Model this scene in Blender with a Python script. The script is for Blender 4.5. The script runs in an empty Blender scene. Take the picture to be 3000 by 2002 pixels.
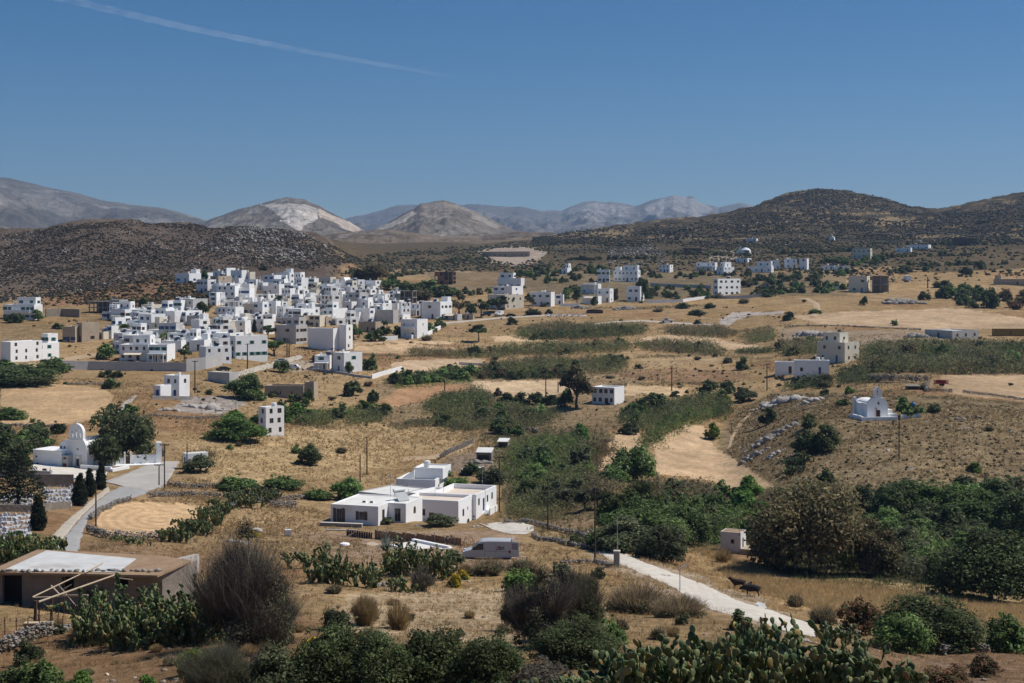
import bpy, bmesh, math, random
import numpy as np
from mathutils import Vector, Matrix
R = math.radians
rng = np.random.default_rng(11)
random.seed(11)
sc = bpy.context.scene
COL = sc.collection
# photograph geometry: 3000 x 2002, focal length in pixels, eye level row, eye height
F, YH, CZ = 4167.0, 800.0, 40.0

# ------------------------------------------------------------------ scene, camera, light
world = bpy.data.worlds.new("World"); sc.world = world
world.use_nodes = True
SUN_EL, SUN_AZ = R(54), R(80)          # azimuth measured from +Y towards +X
wn = world.node_tree; bg = wn.nodes['Background']
sky = wn.nodes.new('ShaderNodeTexSky'); sky.sky_type = 'NISHITA'
sky.sun_disc = False; sky.sun_elevation = SUN_EL; sky.sun_rotation = SUN_AZ
sky.altitude = 1500; sky.air_density = 1.0; sky.dust_density = 0.0; sky.ozone_density = 5.0
hs = wn.nodes.new('ShaderNodeHueSaturation'); hs.inputs['Saturation'].default_value = 1.3; wn.links.new(sky.outputs[0], hs.inputs['Color']); wn.links.new(hs.outputs[0], bg.inputs[0]); bg.inputs[1].default_value = 0.050
sl = bpy.data.lights.new('sun', 'SUN'); sl.energy = 3.4; sl.angle = R(0.53); sl.color = (1.0, 0.945, 0.86)
so = bpy.data.objects.new('sun', sl); COL.objects.link(so); so.location = (0, 0, 300)
sd = Vector((math.sin(SUN_AZ)*math.cos(SUN_EL), math.cos(SUN_AZ)*math.cos(SUN_EL), math.sin(SUN_EL)))
so.rotation_euler = sd.to_track_quat('Z', 'Y').to_euler()
cam = bpy.data.cameras.new('camera'); co = bpy.data.objects.new('camera', cam); COL.objects.link(co)
co.location = (0, 0, CZ); co.rotation_euler = (R(90), 0, 0)
cam.sensor_width = 36; cam.lens = 36*F/3000; cam.shift_y = -(1001-YH)/3000
cam.clip_start = 0.5; cam.clip_end = 300000
sc.camera = co
sc.view_settings.view_transform = 'Standard'; sc.view_settings.look = 'None'
sc.view_settings.exposure = 0.45; sc.view_settings.gamma = 1
sc.render.engine = 'CYCLES'
sc.cycles.use_denoising = True
sc.cycles.max_bounces = 6; sc.cycles.diffuse_bounces = 3; sc.cycles.glossy_bounces = 2
sc.cycles.transparent_max_bounces = 8; sc.cycles.volume_bounces = 0
sc.cycles.use_adaptive_sampling = True; sc.cycles.adaptive_threshold = 0.015

# ------------------------------------------------------------------ noise
def _hash(ix, iy, s):
    h = (ix.astype(np.int64)*374761393 + iy.astype(np.int64)*668265263 + s*982451653) & 0x7fffffff
    h = ((h ^ (h >> 13))*1274126177) & 0x7fffffff
    return ((h ^ (h >> 16)) & 0xffff)/65535.0
def vnoise(x, y, s=0):
    x = np.asarray(x, float); y = np.asarray(y, float)
    ix = np.floor(x); iy = np.floor(y); fx = x-ix; fy = y-iy
    fx = fx*fx*(3-2*fx); fy = fy*fy*(3-2*fy)
    a = _hash(ix, iy, s); b = _hash(ix+1, iy, s); c = _hash(ix, iy+1, s); d = _hash(ix+1, iy+1, s)
    return (a+(b-a)*fx+(c-a)*fy+(a-b-c+d)*fx*fy)*2-1
def fbm(x, y, s=0, o=4, g=0.5):
    r = 0; a = 1; t = 0
    for i in range(o):
        r = r+a*vnoise(np.asarray(x)*2**i+i*17.3, np.asarray(y)*2**i-i*9.1, s+i); t += a; a *= g
    return r/t

# ------------------------------------------------------------------ mesh helpers
def link(o, parent=None):
    COL.objects.link(o)
    if parent is not None: o.parent = parent
    return o
def tag(o, label=None, cat=None, group=None, kind=None):
    if label: o['label'] = label
    if cat: o['category'] = cat
    if group: o['group'] = group
    if kind: o['kind'] = kind
    return o
def np_mesh(name, V, Fc, mats, smooth=False, col=None, midx=None):
    """one mesh from arrays: V (n,3), Fc (m,k)"""
    me = bpy.data.meshes.new(name)
    V = np.asarray(V, np.float32); Fc = np.asarray(Fc, np.int32)
    m, k = Fc.shape
    me.vertices.add(len(V)); me.vertices.foreach_set('co', V.ravel())
    me.loops.add(m*k); me.loops.foreach_set('vertex_index', Fc.ravel())
    me.polygons.add(m); me.polygons.foreach_set('loop_start', np.arange(0, m*k, k, dtype=np.int32))
    me.polygons.foreach_set('loop_total', np.full(m, k, np.int32))
    if smooth: me.polygons.foreach_set('use_smooth', np.ones(m, bool))
    if midx is not None: me.polygons.foreach_set('material_index', np.asarray(midx, np.int32))
    if not isinstance(mats, (list, tuple)): mats = [mats]
    for q in mats: me.materials.append(q)
    if col is not None:
        at = me.attributes.new('Col', 'FLOAT_COLOR', 'POINT')
        c = np.ones((len(V), 4), np.float32); c[:, :col.shape[1]] = col
        at.data.foreach_set('color', c.ravel())
    me.update(calc_edges=True)
    return me
def obj(name, me, parent=None, loc=None, rot=None, scale=None):
    o = bpy.data.objects.new(name, me)
    if loc is not None: o.location = loc
    if rot is not None: o.rotation_euler = rot if hasattr(rot, '__len__') else (0, 0, rot)
    if scale is not None: o.scale = scale
    return link(o, parent)
def thing(name, label, cat, loc=(0, 0, 0), rz=0, group=None):
    o = bpy.data.objects.new(name, None); o.empty_display_size = 0.3
    o.location = loc; o.rotation_euler = (0, 0, rz)
    link(o); return tag(o, label, cat, group)
def copy_tree(o, parent=None):
    c = o.copy(); COL.objects.link(c)
    if parent is not None: c.parent = parent
    for ch in list(o.children): copy_tree(ch, c)
    return c
class MB:
    """collects shapes into one mesh"""
    def __init__(s): s.v = []; s.f = []; s.m = []
    def add(s, vs, fs, m=0):
        n = len(s.v); s.v += [tuple(p) for p in vs]
        for q in fs: s.f.append([n+i for i in q]); s.m.append(m)
        return s
    def box(s, x0, y0, z0, x1, y1, z1, m=0, M=None):
        vs = [Vector(p) for p in ((x0,y0,z0),(x1,y0,z0),(x1,y1,z0),(x0,y1,z0),(x0,y0,z1),(x1,y0,z1),(x1,y1,z1),(x0,y1,z1))]
        if M is not None: vs = [M @ p for p in vs]
        return s.add(vs, [(0,3,2,1),(4,5,6,7),(0,1,5,4),(1,2,6,5),(2,3,7,6),(3,0,4,7)], m)
    def tube(s, p, q, r, r2=None, n=6, m=0):
        p = Vector(p); q = Vector(q); r2 = r if r2 is None else r2
        d = (q-p).normalized(); a = d.orthogonal().normalized(); b = d.cross(a)
        vs = []
        for c, rr in ((p, r), (q, r2)):
            for i in range(n):
                t = 2*math.pi*i/n; vs.append(c+a*math.cos(t)*rr+b*math.sin(t)*rr)
        fs = [(i, (i+1) % n, n+(i+1) % n, n+i) for i in range(n)]+[tuple(range(n))[::-1], tuple(range(n, 2*n))]
        return s.add(vs, fs, m)
    def prism(s, poly, z0, z1, m=0):
        n = len(poly)
        vs = [(x, y, z0) for x, y in poly]+[(x, y, z1) for x, y in poly]
        return s.add(vs, [(i, (i+1) % n, n+(i+1) % n, n+i) for i in range(n)]+[tuple(range(n))[::-1], tuple(range(n, 2*n))], m)
    def prism_y(s, poly, y0, y1, m=0):
        """outline in x,z pushed along y"""
        n = len(poly)
        vs = [(x, y0, z) for x, z in poly]+[(x, y1, z) for x, z in poly]
        return s.add(vs, [(i, (i+1) % n, n+(i+1) % n, n+i) for i in range(n)]+[tuple(range(n))[::-1], tuple(range(n, 2*n))], m)
    def lathe(s, prof, n=12, c=(0, 0, 0), m=0):
        vs = []; fs = []
        for r, z in prof:
            for i in range(n):
                t = 2*math.pi*i/n; vs.append((c[0]+r*math.cos(t), c[1]+r*math.sin(t), c[2]+z))
        for j in range(len(prof)-1):
            for i in range(n): fs.append((j*n+i, j*n+(i+1) % n, (j+1)*n+(i+1) % n, (j+1)*n+i))
        fs.append(tuple(range(n))[::-1]); fs.append(tuple(range((len(prof)-1)*n, len(prof)*n)))
        return s.add(vs, fs, m)
    def mesh(s, name, mats, smooth=False):
        me = bpy.data.meshes.new(name); me.from_pydata(s.v, [], s.f)
        if not isinstance(mats, (list, tuple)): mats = [mats]
        for q in mats: me.materials.append(q)
        me.polygons.foreach_set('material_index', s.m)
        if smooth: me.polygons.foreach_set('use_smooth', [True]*len(s.f))
        me.update()
        bm = bmesh.new(); bm.from_mesh(me); bmesh.ops.recalc_face_normals(bm, faces=bm.faces); bm.to_mesh(me); bm.free()
        return me
    def build(s, name, mats, parent=None, loc=None, rot=None, smooth=False):
        return obj(name, s.mesh(name, mats, smooth), parent, loc, rot)

# ------------------------------------------------------------------ materials
def nodes(name):
    m = bpy.data.materials.new(name); m.use_nodes = True
    return m, m.node_tree, m.node_tree.nodes['Principled BSDF']
def N(nt, t, **kw):
    n = nt.nodes.new(t)
    for k, v in kw.items(): setattr(n, k, v)
    return n
def noise_fac(nt, scale, detail=4, lo=0.35, hi=0.65, vec=None, dist=0.0, rough=0.55):
    n = N(nt, 'ShaderNodeTexNoise'); n.inputs['Scale'].default_value = scale
    n.inputs['Detail'].default_value = detail; n.inputs['Roughness'].default_value = rough; n.inputs['Distortion'].default_value = dist
    if vec is not None: nt.links.new(vec, n.inputs['Vector'])
    r = N(nt, 'ShaderNodeMapRange'); r.inputs[1].default_value = lo; r.inputs[2].default_value = hi
    nt.links.new(n.outputs[0], r.inputs[0])
    return r.outputs[0]
def mixc(nt, fac, a, b, mode='MIX'):
    n = N(nt, 'ShaderNodeMix', data_type='RGBA', blend_type=mode)
    for s, v in ((0, fac), (6, a), (7, b)):
        if hasattr(v, 'is_output'): nt.links.new(v, n.inputs[s])
        elif s == 0: n.inputs[0].default_value = v
        else: n.inputs[s].default_value = (*v[:3], 1)
    return n.outputs[2]
def math_(nt, op, a, b=0.0):
    n = N(nt, 'ShaderNodeMath', operation=op)
    for i, v in enumerate((a, b)):
        if hasattr(v, 'is_output'): nt.links.new(v, n.inputs[i])
        else: n.inputs[i].default_value = v
    return n.outputs[0]
def wpos(nt): return N(nt, 'ShaderNodeNewGeometry').outputs['Position']
def bump(nt, b, h, strength=0.5, dist=0.1):
    n = N(nt, 'ShaderNodeBump'); n.inputs['Strength'].default_value = strength; n.inputs['Distance'].default_value = dist
    nt.links.new(h, n.inputs['Height']); nt.links.new(n.outputs[0], b.inputs['Normal'])
MATS = {}
def surf(name, c, c2=None, scale=0.6, rough=0.9, bscale=None, bstr=0.3, bdist=0.05, metal=0.0, dirt=None, spec=0.25):
    """plain weathered surface: two colours mixed by noise, fine bump, optional blotches"""
    m, nt, b = nodes(name); b.inputs['Roughness'].default_value = rough; b.inputs['Metallic'].default_value = metal
    b.inputs['Specular IOR Level'].default_value = spec
    c2 = c2 or tuple(k*0.8 for k in c)
    p = wpos(nt)
    col = mixc(nt, noise_fac(nt, scale, 5, 0.3, 0.7, p), c, c2)
    if dirt: col = mixc(nt, noise_fac(nt, scale*0.35, 6, 0.55, 0.75, p), col, dirt)
    nt.links.new(col, b.inputs['Base Color'])
    if bscale: bump(nt, b, noise_fac(nt, bscale, 4, 0.2, 0.8, p), bstr, bdist)
    MATS[name] = m; return m
surf('whitewash', (.88,.88,.87), (.83,.83,.82), .5, .92, 6, .25, .03, dirt=(.70,.68,.64))
surf('white_smooth', (.88,.88,.88), (.84,.84,.84), .3, .9, 10, .1, .02)
surf('cream', (.72,.66,.54), (.64,.58,.47), .5, .92, 6, .2, .03)
surf('tan', (.46,.38,.29), (.38,.31,.23), .6, .95, 5, .4, .05)
surf('grey_render', (.50,.49,.48), (.42,.41,.40), .5, .93, 5, .3, .03)
surf('concrete', (.36,.34,.31), (.27,.25,.23), .8, .95, 5, .4, .05)
surf('stone', (.30,.26,.21), (.20,.17,.14), 1.5, .95, 3, .8, .12)
surf('roofscreed', (.70,.66,.58), (.58,.53,.46), .4, .95, 4, .2, .03)
surf('roofwhite', (.78,.77,.74), (.66,.64,.6), .4, .95, 4, .2, .03)
surf('roofpink', (.74,.64,.54), (.66,.56,.46), .4, .95, 4, .2, .03)
surf('terracotta', (.42,.17,.09), (.33,.13,.07), 2, .9)
surf('glass', (.02,.024,.03), (.035,.04,.05), .5, .12, spec=.6)
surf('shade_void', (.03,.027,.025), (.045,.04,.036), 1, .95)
surf('brown_wood', (.11,.07,.045), (.07,.045,.03), 4, .8)
surf('grey_wood', (.30,.25,.20), (.2,.165,.13), 4, .9)
surf('plank_wood', (.36,.23,.13), (.26,.155,.085), 3, .9, 6, .4, .03)
surf('pale_wood', (.55,.45,.33), (.42,.33,.23), 4, .9)
surf('blue_paint', (.03,.10,.30), (.025,.08,.24), 3, .6)
surf('green_paint', (.06,.20,.16), (.045,.15,.12), 3, .6)
surf('red_paint', (.26,.02,.02), (.18,.02,.018), 3, .55)
surf('black_paint', (.015,.015,.016), (.025,.024,.024), 3, .6)
surf('pole_wood', (.085,.06,.045), (.05,.036,.027), 3, .9)
surf('galvanised', (.45,.46,.47), (.36,.37,.38), 3, .5, metal=.3)
surf('white_metal', (.78,.78,.77), (.7,.7,.7), 3, .5)
surf('awning', (.75,.66,.52), (.68,.6,.47), 1, .9)
surf('maroon', (.12,.035,.04), (.09,.028,.03), 1, .9)
surf('marble', (.62,.63,.64), (.42,.42,.44), 1.2, .6)
surf('solar', (.02,.03,.06), (.03,.04,.075), 2, .15, spec=.6)
surf('rust', (.23,.10,.05), (.15,.065,.035), 2, .9)
surf('yellow_rust', (.30,.20,.05), (.24,.155,.045), 1, .85)
surf('tarmac', (.37,.36,.345), (.31,.30,.29), .5, .95, 8, .3, .02)
surf('road_concrete', (.46,.43,.39), (.38,.355,.325), .35, .95, 8, .3, .02, dirt=(.52,.48,.42))
surf('gravel', (.66,.62,.55), (.50,.45,.375), 1.1, .95, 6, .5, .05, dirt=(.60,.53,.44))
surf('earth_track', (.46,.34,.21), (.37,.26,.155), .7, .95, 4, .5, .05, dirt=(.5,.40,.28))
surf('rock', (.36,.33,.30), (.20,.18,.16), .9, .95, 1.6, .8, .2, dirt=(.27,.2,.13))
surf('pale_rock', (.52,.48,.44), (.33,.30,.27), .6, .95, 1.6, .8, .2, dirt=(.36,.29,.21))
# ------------------------------------------------------------------ terrain: ground profile along each bearing
DK = np.array([4,10,20,40,60,80,105,130,160,190,210,235,260,280,300,350,400,450,500,560,630,700,800,950,1150,1400,1700,2100,2600.])
UK = np.array([-5000,-400,0,300,600,900,1040,1200,1500,1800,2100,2400,2700,3000,3400,8000.])
def prof(a, tail):
    """a: rows for 40..300 then 350.. ; near rows are shared"""
    return [3092,2467,2467]+a+tail
P0 = prof([2102,2090,1975,1770,1650,1580,1500,1452,1400,1350,1305,1265,1165,1095,1045,985,930,880], [820,745,682,712,745,760,770,775])
P300 = prof([2090,2060,1950,1790,1680,1600,1520,1467,1412,1362,1312,1265,1170,1108,1055,995,935,888], [830,740,660,665,720,745,760,770])
P600 = prof([2080,2040,1915,1800,1715,1630,1545,1490,1428,1370,1325,1280,1195,1120,1050,985,925,862], [815,745,668,690,730,745,750,755])
P900 = prof([2080,2020,1905,1800,1705,1625,1575,1530,1465,1400,1355,1310,1225,1155,1090,1030,965,895], [845,778,690,700,720,728,735,740])
P1040 = prof([2080,2010,1900,1805,1715,1630,1580,1540,1478,1410,1366,1322,1232,1157,1090,1032,970,905], [858,800,757,728,722,718,728,735])
P1200 = prof([2080,2005,1900,1810,1725,1635,1590,1552,1492,1420,1377,1335,1240,1160,1090,1035,975,915], [870,820,775,740,722,712,720,730])
P1500 = prof([2080,2005,1900,1815,1728,1640,1590,1552,1495,1425,1382,1340,1245,1162,1092,1040,980,920], [872,820,772,735,715,703,715,725])
P1800 = prof([2080,2000,1890,1800,1715,1640,1570,1517,1454,1395,1355,1315,1225,1150,1088,1035,975,915], [872,820,765,722,690,664,690,710])
P2100 = prof([2100,1990,1895,1805,1745,1690,1610,1557,1488,1420,1377,1335,1235,1150,1085,1035,975,910], [868,815,755,705,660,638,670,700])
P2400 = prof([2100,1995,1920,1840,1790,1700,1610,1530,1420,1330,1252,1222,1165,1110,1050,1000,948,895], [858,808,750,698,630,560,590,640])
P2700 = prof([2100,2040,1980,1880,1790,1700,1620,1510,1390,1290,1232,1192,1125,1075,1030,985,940,893], [855,800,745,700,650,612,640,660])
P3000 = prof([2100,2050,1990,1890,1800,1720,1615,1505,1400,1300,1238,1197,1130,1080,1035,990,940,895], [850,795,740,690,625,580,600,630])
PK = np.array([P0,P0,P0,P300,P600,P900,P1040,P1200,P1500,P1800,P2100,P2400,P2700,P3000,P3000,P3000], float)
def hermite(xk, Y, xq):
    """shape-preserving cubic along the last axis"""
    h = np.diff(xk); dl = np.diff(Y, axis=-1)/h
    m = np.zeros_like(Y)
    w1 = 2*h[1:]+h[:-1]; w2 = h[1:]+2*h[:-1]
    ok = dl[..., 1:]*dl[..., :-1] > 0
    with np.errstate(divide='ignore', invalid='ignore'):
        hm = (w1+w2)/(w1/dl[..., :-1]+w2/dl[..., 1:])
    m[..., 1:-1] = np.where(ok, hm, 0); m[..., 0] = dl[..., 0]; m[..., -1] = dl[..., -1]
    i = np.clip(np.searchsorted(xk, xq)-1, 0, len(xk)-2); t = (xq-xk[i])/h[i]
    t2 = t*t; t3 = t2*t
    return ((2*t3-3*t2+1)*Y[..., i]+(t3-2*t2+t)*h[i]*m[..., i]+(-2*t3+3*t2)*Y[..., i+1]+(t3-t2)*h[i]*m[..., i+1])
UD = 4.0
side = np.cumsum(np.linspace(8, 260, 36))
US = np.concatenate([-120-side[::-1], np.arange(-120, 3121, UD), 3120+side])
DS = np.concatenate([np.array([4,5.5,7.5,10,13,16.5]), np.geomspace(20, 1750, 760), np.geomspace(1765, 2600, 40)])
UD_ = (US[:, None]-1500)/F
PYG = hermite(np.log(DK), PK, np.log(DS))            # columns x depths
PYG = hermite(UK, PYG.T, US)                          # depths x columns
XG = DS[:, None]*UD_.T; YG = np.repeat(DS[:, None], len(US), 1)
ZG = CZ-YG*(PYG-YH)/F
def smooth01(a, lo, hi): t = np.clip((a-lo)/(hi-lo), 0, 1); return t*t*(3-2*t)
def inpoly(px, py, poly):
    r = np.zeros(px.shape, bool); n = len(poly)
    for i in range(n):
        x1, y1 = poly[i]; x2, y2 = poly[(i+1) % n]
        if y1 == y2: continue
        c = ((y1 > py) != (y2 > py)) & (px < (x2-x1)*(py-y1)/(y2-y1)+x1)
        r ^= c
    return r
UG = np.repeat(US[None, :], len(DS), 0)
# natural roughness: gentle in the fields, rugged on the hills
hillw = np.clip(smooth01(YG, 620, 800)*(1-smooth01(UG, 880, 1150))+smooth01(YG, 1000, 1300)*smooth01(UG, 1500, 1900), 0, 1)
knoll = smooth01(UG, 2080, 2300)*smooth01(YG, 195, 225)*(1-smooth01(YG, 290, 330))
nearf = smooth01(YG, 25, 60)
ZG = ZG+nearf*(fbm(XG/14, YG/14, 3)*0.45+fbm(XG/3.2, YG/3.2, 5, 3)*0.16)
ZG = ZG+hillw*(fbm(XG/60, YG/60, 21, 5)*9.0+np.abs(fbm(XG/22, YG/22, 25, 5))*4.5)+knoll*(fbm(XG/9, YG/9, 31, 4)*0.8)
def terr(x, y):
    """ground height at a place (x, y)"""
    x = np.asarray(x, float); y = np.maximum(np.asarray(y, float), 4.01)
    u = np.clip(1500+F*x/y, US[0]+1, US[-1]-1)
    j = np.clip(np.searchsorted(US, u)-1, 0, len(US)-2); i = np.clip(np.searchsorted(DS, np.minimum(y, 2590))-1, 0, len(DS)-2)
    a = (u-US[j])/(US[j+1]-US[j]); b = np.clip((y-DS[i])/(DS[i+1]-DS[i]), 0, 1)
    return (ZG[i, j]*(1-a)+ZG[i, j+1]*a)*(1-b)+(ZG[i+1, j]*(1-a)+ZG[i+1, j+1]*a)*b
# flatten pads where buildings and yards stand
def pad(px, d, rx, ry, z=None, k=1.0):
    global ZG
    x0 = (px-1500)/F*d; zc = float(terr(x0, d)) if z is None else z
    w = np.exp(-(((XG-x0)/rx)**2+((YG-d)/ry)**2)**2)*k
    ZG = ZG*(1-w)+zc*w
pad(1190, 205, 34, 12); pad(1395, 222, 7, 7, z=.4); pad(2565, 284, 11, 8); pad(330, 262, 16, 10); pad(440, 250, 12, 12)
PYG = YH+F*(CZ-ZG)/YG
PMIN = np.minimum.accumulate(np.where(DS[:, None] >= 20, PYG, 9999), axis=0)
def G(px, py):
    """first ground point seen on the sight line of the photograph's pixel"""
    j = int(np.clip(np.searchsorted(US, px), 1, len(US)-1)); a = (px-US[j-1])/(US[j]-US[j-1])
    col = PMIN[:, j-1]*(1-a)+PMIN[:, j]*a
    i = int(np.searchsorted(-col, -py)); i = min(max(i, 7), len(DS)-1)
    c0, c1 = col[i-1], col[i]; t = 0 if c0 == c1 else min(max((c0-py)/(c0-c1), 0), 1)
    d = DS[i-1]+(DS[i]-DS[i-1])*t
    x = (px-1500)/F*d
    return Vector((x, d, float(terr(x, d))))
def at(px, d, dz=0.0):
    x = (px-1500)/F*d; return Vector((x, d, float(terr(x, d))+dz))

# ------------------------------------------------------------------ ground cover
jx = fbm(XG/6, YG/6, 40, 3); jy = fbm(XG/6+50, YG/6, 44, 3)
PU = UG+jx*F/YG*1.3; PV = PYG+jy*F/YG*0.45
CG = np.zeros(XG.shape+(3,)); CG[:] = (.385,.262,.125)
SCR = np.full(XG.shape, 0.35); RCK = np.full(XG.shape, 0.12)
v1 = fbm(XG/45, YG/45, 60, 4)[..., None]; v2 = fbm(XG/22, YG/22, 66, 4)[..., None]
CG = CG*(1+0.30*v1)+np.clip(v2, 0, 1)*np.array([-.02,-.03,-.03])
# reddish soil in patches
rw = smooth01(fbm(XG/30+9, YG/30, 71, 4), 0.12, 0.5)[..., None]
CG = CG*(1-0.55*rw)+np.array([.31,.165,.08])*0.55*rw
LAB = np.zeros(XG.shape, np.int32)
def paint(poly, c=None, k=1.0, scr=None, rck=None, lab=None, sharp=False):
    px = UG if sharp else PU; py = PYG if sharp else PV
    xs = [p[0] for p in poly]; ys = [p[1] for p in poly]
    bb = (px > min(xs)) & (px < max(xs)) & (py > min(ys)) & (py < max(ys)) & (DS[:, None] > 30)
    ii = np.nonzero(bb); ins = inpoly(px[ii], py[ii], poly); ii = (ii[0][ins], ii[1][ins])
    if c is not None: CG[ii] = CG[ii]*(1-k)+np.array(c)*k*(1+0.18*v1[ii])
    if scr is not None: SCR[ii] = scr
    if rck is not None: RCK[ii] = rck
    if lab is not None: LAB[ii] = lab
# hills: dark scrub over grey rock
w = smooth01(YG, 590, 690)*(1-smooth01(UG, 930, 1120))
wl = (w*smooth01(0.35*fbm(XG/40, YG/40, 80)+w, .45, .75))[..., None]
CG = CG*(1-wl)+np.array([.130,.098,.070])*(1+.35*v2)*wl; SCR = SCR*(1-wl[..., 0])+0.75*wl[..., 0]; RCK = RCK*(1-wl[..., 0])+0.55*wl[..., 0]
w2 = smooth01(YG, 760, 1100)*smooth01(UG, 1250, 1700)
wr = (w2*smooth01(0.5*fbm(XG/55, YG/40, 84)+w2, .45, .75))[..., None]
CG = CG*(1-wr)+np.array([.076,.062,.037])*(1+.6*v2)*wr; SCR = SCR*(1-wr[..., 0])+0.85*wr[..., 0]; RCK = RCK*(1-wr[..., 0])+0.25*wr[..., 0]
w3 = smooth01(YG, 900, 1200)*(1-smooth01(UG, 1400, 1700))*smooth01(UG, 950, 1100)
CG = CG*(1-w3[..., None])+np.array([.185,.145,.098])*(1+.4*v2)*w3[..., None]; SCR = np.maximum(SCR, .6*w3)
# terraces and dry strips on the slopes
tz = np.sin(ZG*1.15+fbm(XG/70, YG/70, 88)*3.0); tw = (smooth01(tz, .55, .9)*np.clip(wr[..., 0]*smooth01(fbm(XG/90, YG/90, 91), -.25, .3)+.6*w3, 0, 1)*.8)[..., None]
CG = CG*(1-tw)+np.array([.33,.24,.125])*tw
for poly in ([(1560,690),(1700,668),(1800,672),(1860,690),(1800,715),(1640,730),(1560,720)], [(1900,690),(2060,693),(2080,702),(1900,706)],
             [(2560,640),(2660,635),(2690,645),(2620,660),(2560,660)], [(2320,715),(2500,712),(2560,722),(2340,730)], [(2600,692),(2990,690),(2990,700),(2600,704)],
             [(1200,765),(1420,755),(1440,770),(1200,785)], [(1000,790),(1150,775),(1400,790),(1400,812),(1060,815)]):
    paint(poly, (.33,.245,.125), .8, .25, .1)
paint([(960,690),(1400,715),(1700,690),(2300,705),(3100,690),(3100,780),(2750,800),(2600,780),(2200,800),(1900,792),(1500,800),(1250,790),(1050,790)], (.105,.083,.048), .85, .8, .15)
paint([(1250,800),(1900,790),(2300,800),(2500,830),(2200,840),(1900,880),(1500,850),(1280,860)], (.225,.165,.092), .7, .65, .1)
paint([(1100,1120),(1450,1080),(1900,1080),(1850,1250),(1500,1300),(1150,1260)], (.27,.20,.11), .6, .7, .05)
paint([(1450,1260),(1780,1260),(1900,1440),(2250,1440),(2300,1600),(1900,1620),(1480,1500)], (.19,.15,.082), .75, .7, .05)
paint([(2250,1420),(3100,1470),(3100,1740),(2760,1715),(2300,1690),(2200,1600)], (.14,.115,.065), .85, .8, .05)
paint([(1540,800),(2480,798),(2480,866),(2080,872),(1900,890),(1540,880)], (.185,.15,.085), .6, .6, .05)
# left slope above the village: red dry terraces
paint([(80,880),(300,850),(480,810),(620,845),(620,905),(420,905),(250,895),(90,905)], (.29,.165,.085), .75, .5, .15)
paint([(0,960),(190,950),(190,1000),(60,1000),(0,1000)], (.30,.205,.10), .8, .6, .1)
# chapel knoll
paint([(2080,1330),(2160,1200),(2260,1150),(2420,1150),(2700,1165),(3000,1180),(3300,1180),(3300,1560),(2600,1540),(2300,1450),(2160,1380)], (.275,.205,.108), .85, .9, .3)
# foreground slope, redder and browner
paint([(-300,1840),(500,1860),(900,1800),(1100,1900),(1100,2300),(-300,2300)], (.29,.170,.085), .8, .5, .1)
paint([(2500,1900),(3300,1860),(3300,2300),(2400,2300)], (.25,.155,.09), .8, .6, .3)
paint([(1000,1740),(1600,1720),(1800,1800),(1500,1900),(1000,1850)], (.53,.395,.225), .75, .25, .1)
paint([(600,1690),(800,1680),(900,1800),(700,1880)], (.30,.20,.11), .6, .5, .2)
# slopes of golden grass behind the white house
paint([(520,1300),(850,1250),(1100,1240),(1400,1260),(1300,1330),(1050,1380),(800,1430),(560,1420)], (.49,.345,.165), .8, .4, .08)
paint([(0,1130),(180,1125),(300,1138),(335,1160),(300,1225),(210,1242),(0,1255)], (.47,.325,.165), .85, .3, .03, lab=1, sharp=True)
paint([(1040,1015),(1200,1008),(1340,1020),(1335,1036),(1180,1040),(1040,1030)], (.52,.37,.20), .9, .1, .0, lab=2)
paint([(1160,1060),(1300,1052),(1430,1052),(1400,1072),(1250,1088),(1130,1085)], (.50,.37,.215), .9, .1, .0, lab=3)
paint([(1034,1000),(1200,996),(1330,1002),(1325,1008),(1180,1006),(1036,1012)], (.50,.36,.2), .9, .05, .0, lab=15)
paint([(1500,1085),(1640,1078),(1770,1082),(1700,1094),(1520,1096)], (.48,.345,.19), .85, .1, .0, lab=16)
paint([(1440,985),(1690,978),(1625,1000),(1450,1002)], (.54,.39,.21), .9, .05, .0, lab=4)
paint([(1890,985),(2050,982),(2140,1000),(2280,1024),(2200,1031),(2000,1014),(1855,1002)], (.53,.385,.215), .9, .05, .0, lab=5)
paint([(1385,1117),(1640,1116),(1690,1150),(1530,1168),(1400,1140)], (.54,.40,.225), .9, .05, .0, lab=6)
paint([(1835,1125),(2020,1138),(2000,1160),(1835,1158)], (.50,.36,.19), .9, .1, .0, lab=7)
paint([(1110,1182),(1180,1127),(1290,1115),(1385,1135),(1290,1168),(1150,1195)], (.36,.205,.10), .85, .2, .0, lab=8)
paint([(1780,1095),(1900,1080),(2130,1085),(2200,1100),(2100,1130),(1900,1120)], (.28,.17,.09), .85, .3, .05)
paint([(1860,1050),(2100,1040),(2160,1060),(1900,1078)], (.45,.32,.165), .8, .2, .05)
paint([(2320,925),(2500,913),(2800,903),(3050,940),(3050,962),(2700,968),(2400,950)], (.46,.335,.19), .9, .1, .02, lab=9)
paint([(2760,1100),(3050,1088),(3050,1185),(2880,1165),(2770,1150)], (.44,.315,.175), .9, .15, .05, lab=10)
paint([(1913,1290),(2011,1245),(2060,1248),(2092,1308),(2168,1356),(2270,1428),(2114,1440),(2098,1411),(1924,1388)], (.53,.375,.205), .92, .05, .0, lab=11, sharp=True)
paint([(1826,1264),(1875,1261),(1882,1308),(1821,1345),(1783,1410),(1735,1370),(1766,1302)], (.51,.36,.195), .9, .08, .0, lab=12)
paint([(277,1532),(300,1500),(330,1477),(391,1470),(560,1478),(655,1490),(610,1530),(545,1558),(473,1574),(380,1572),(304,1564)], (.55,.375,.19), .95, .0, .0, lab=13, sharp=True)
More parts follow.
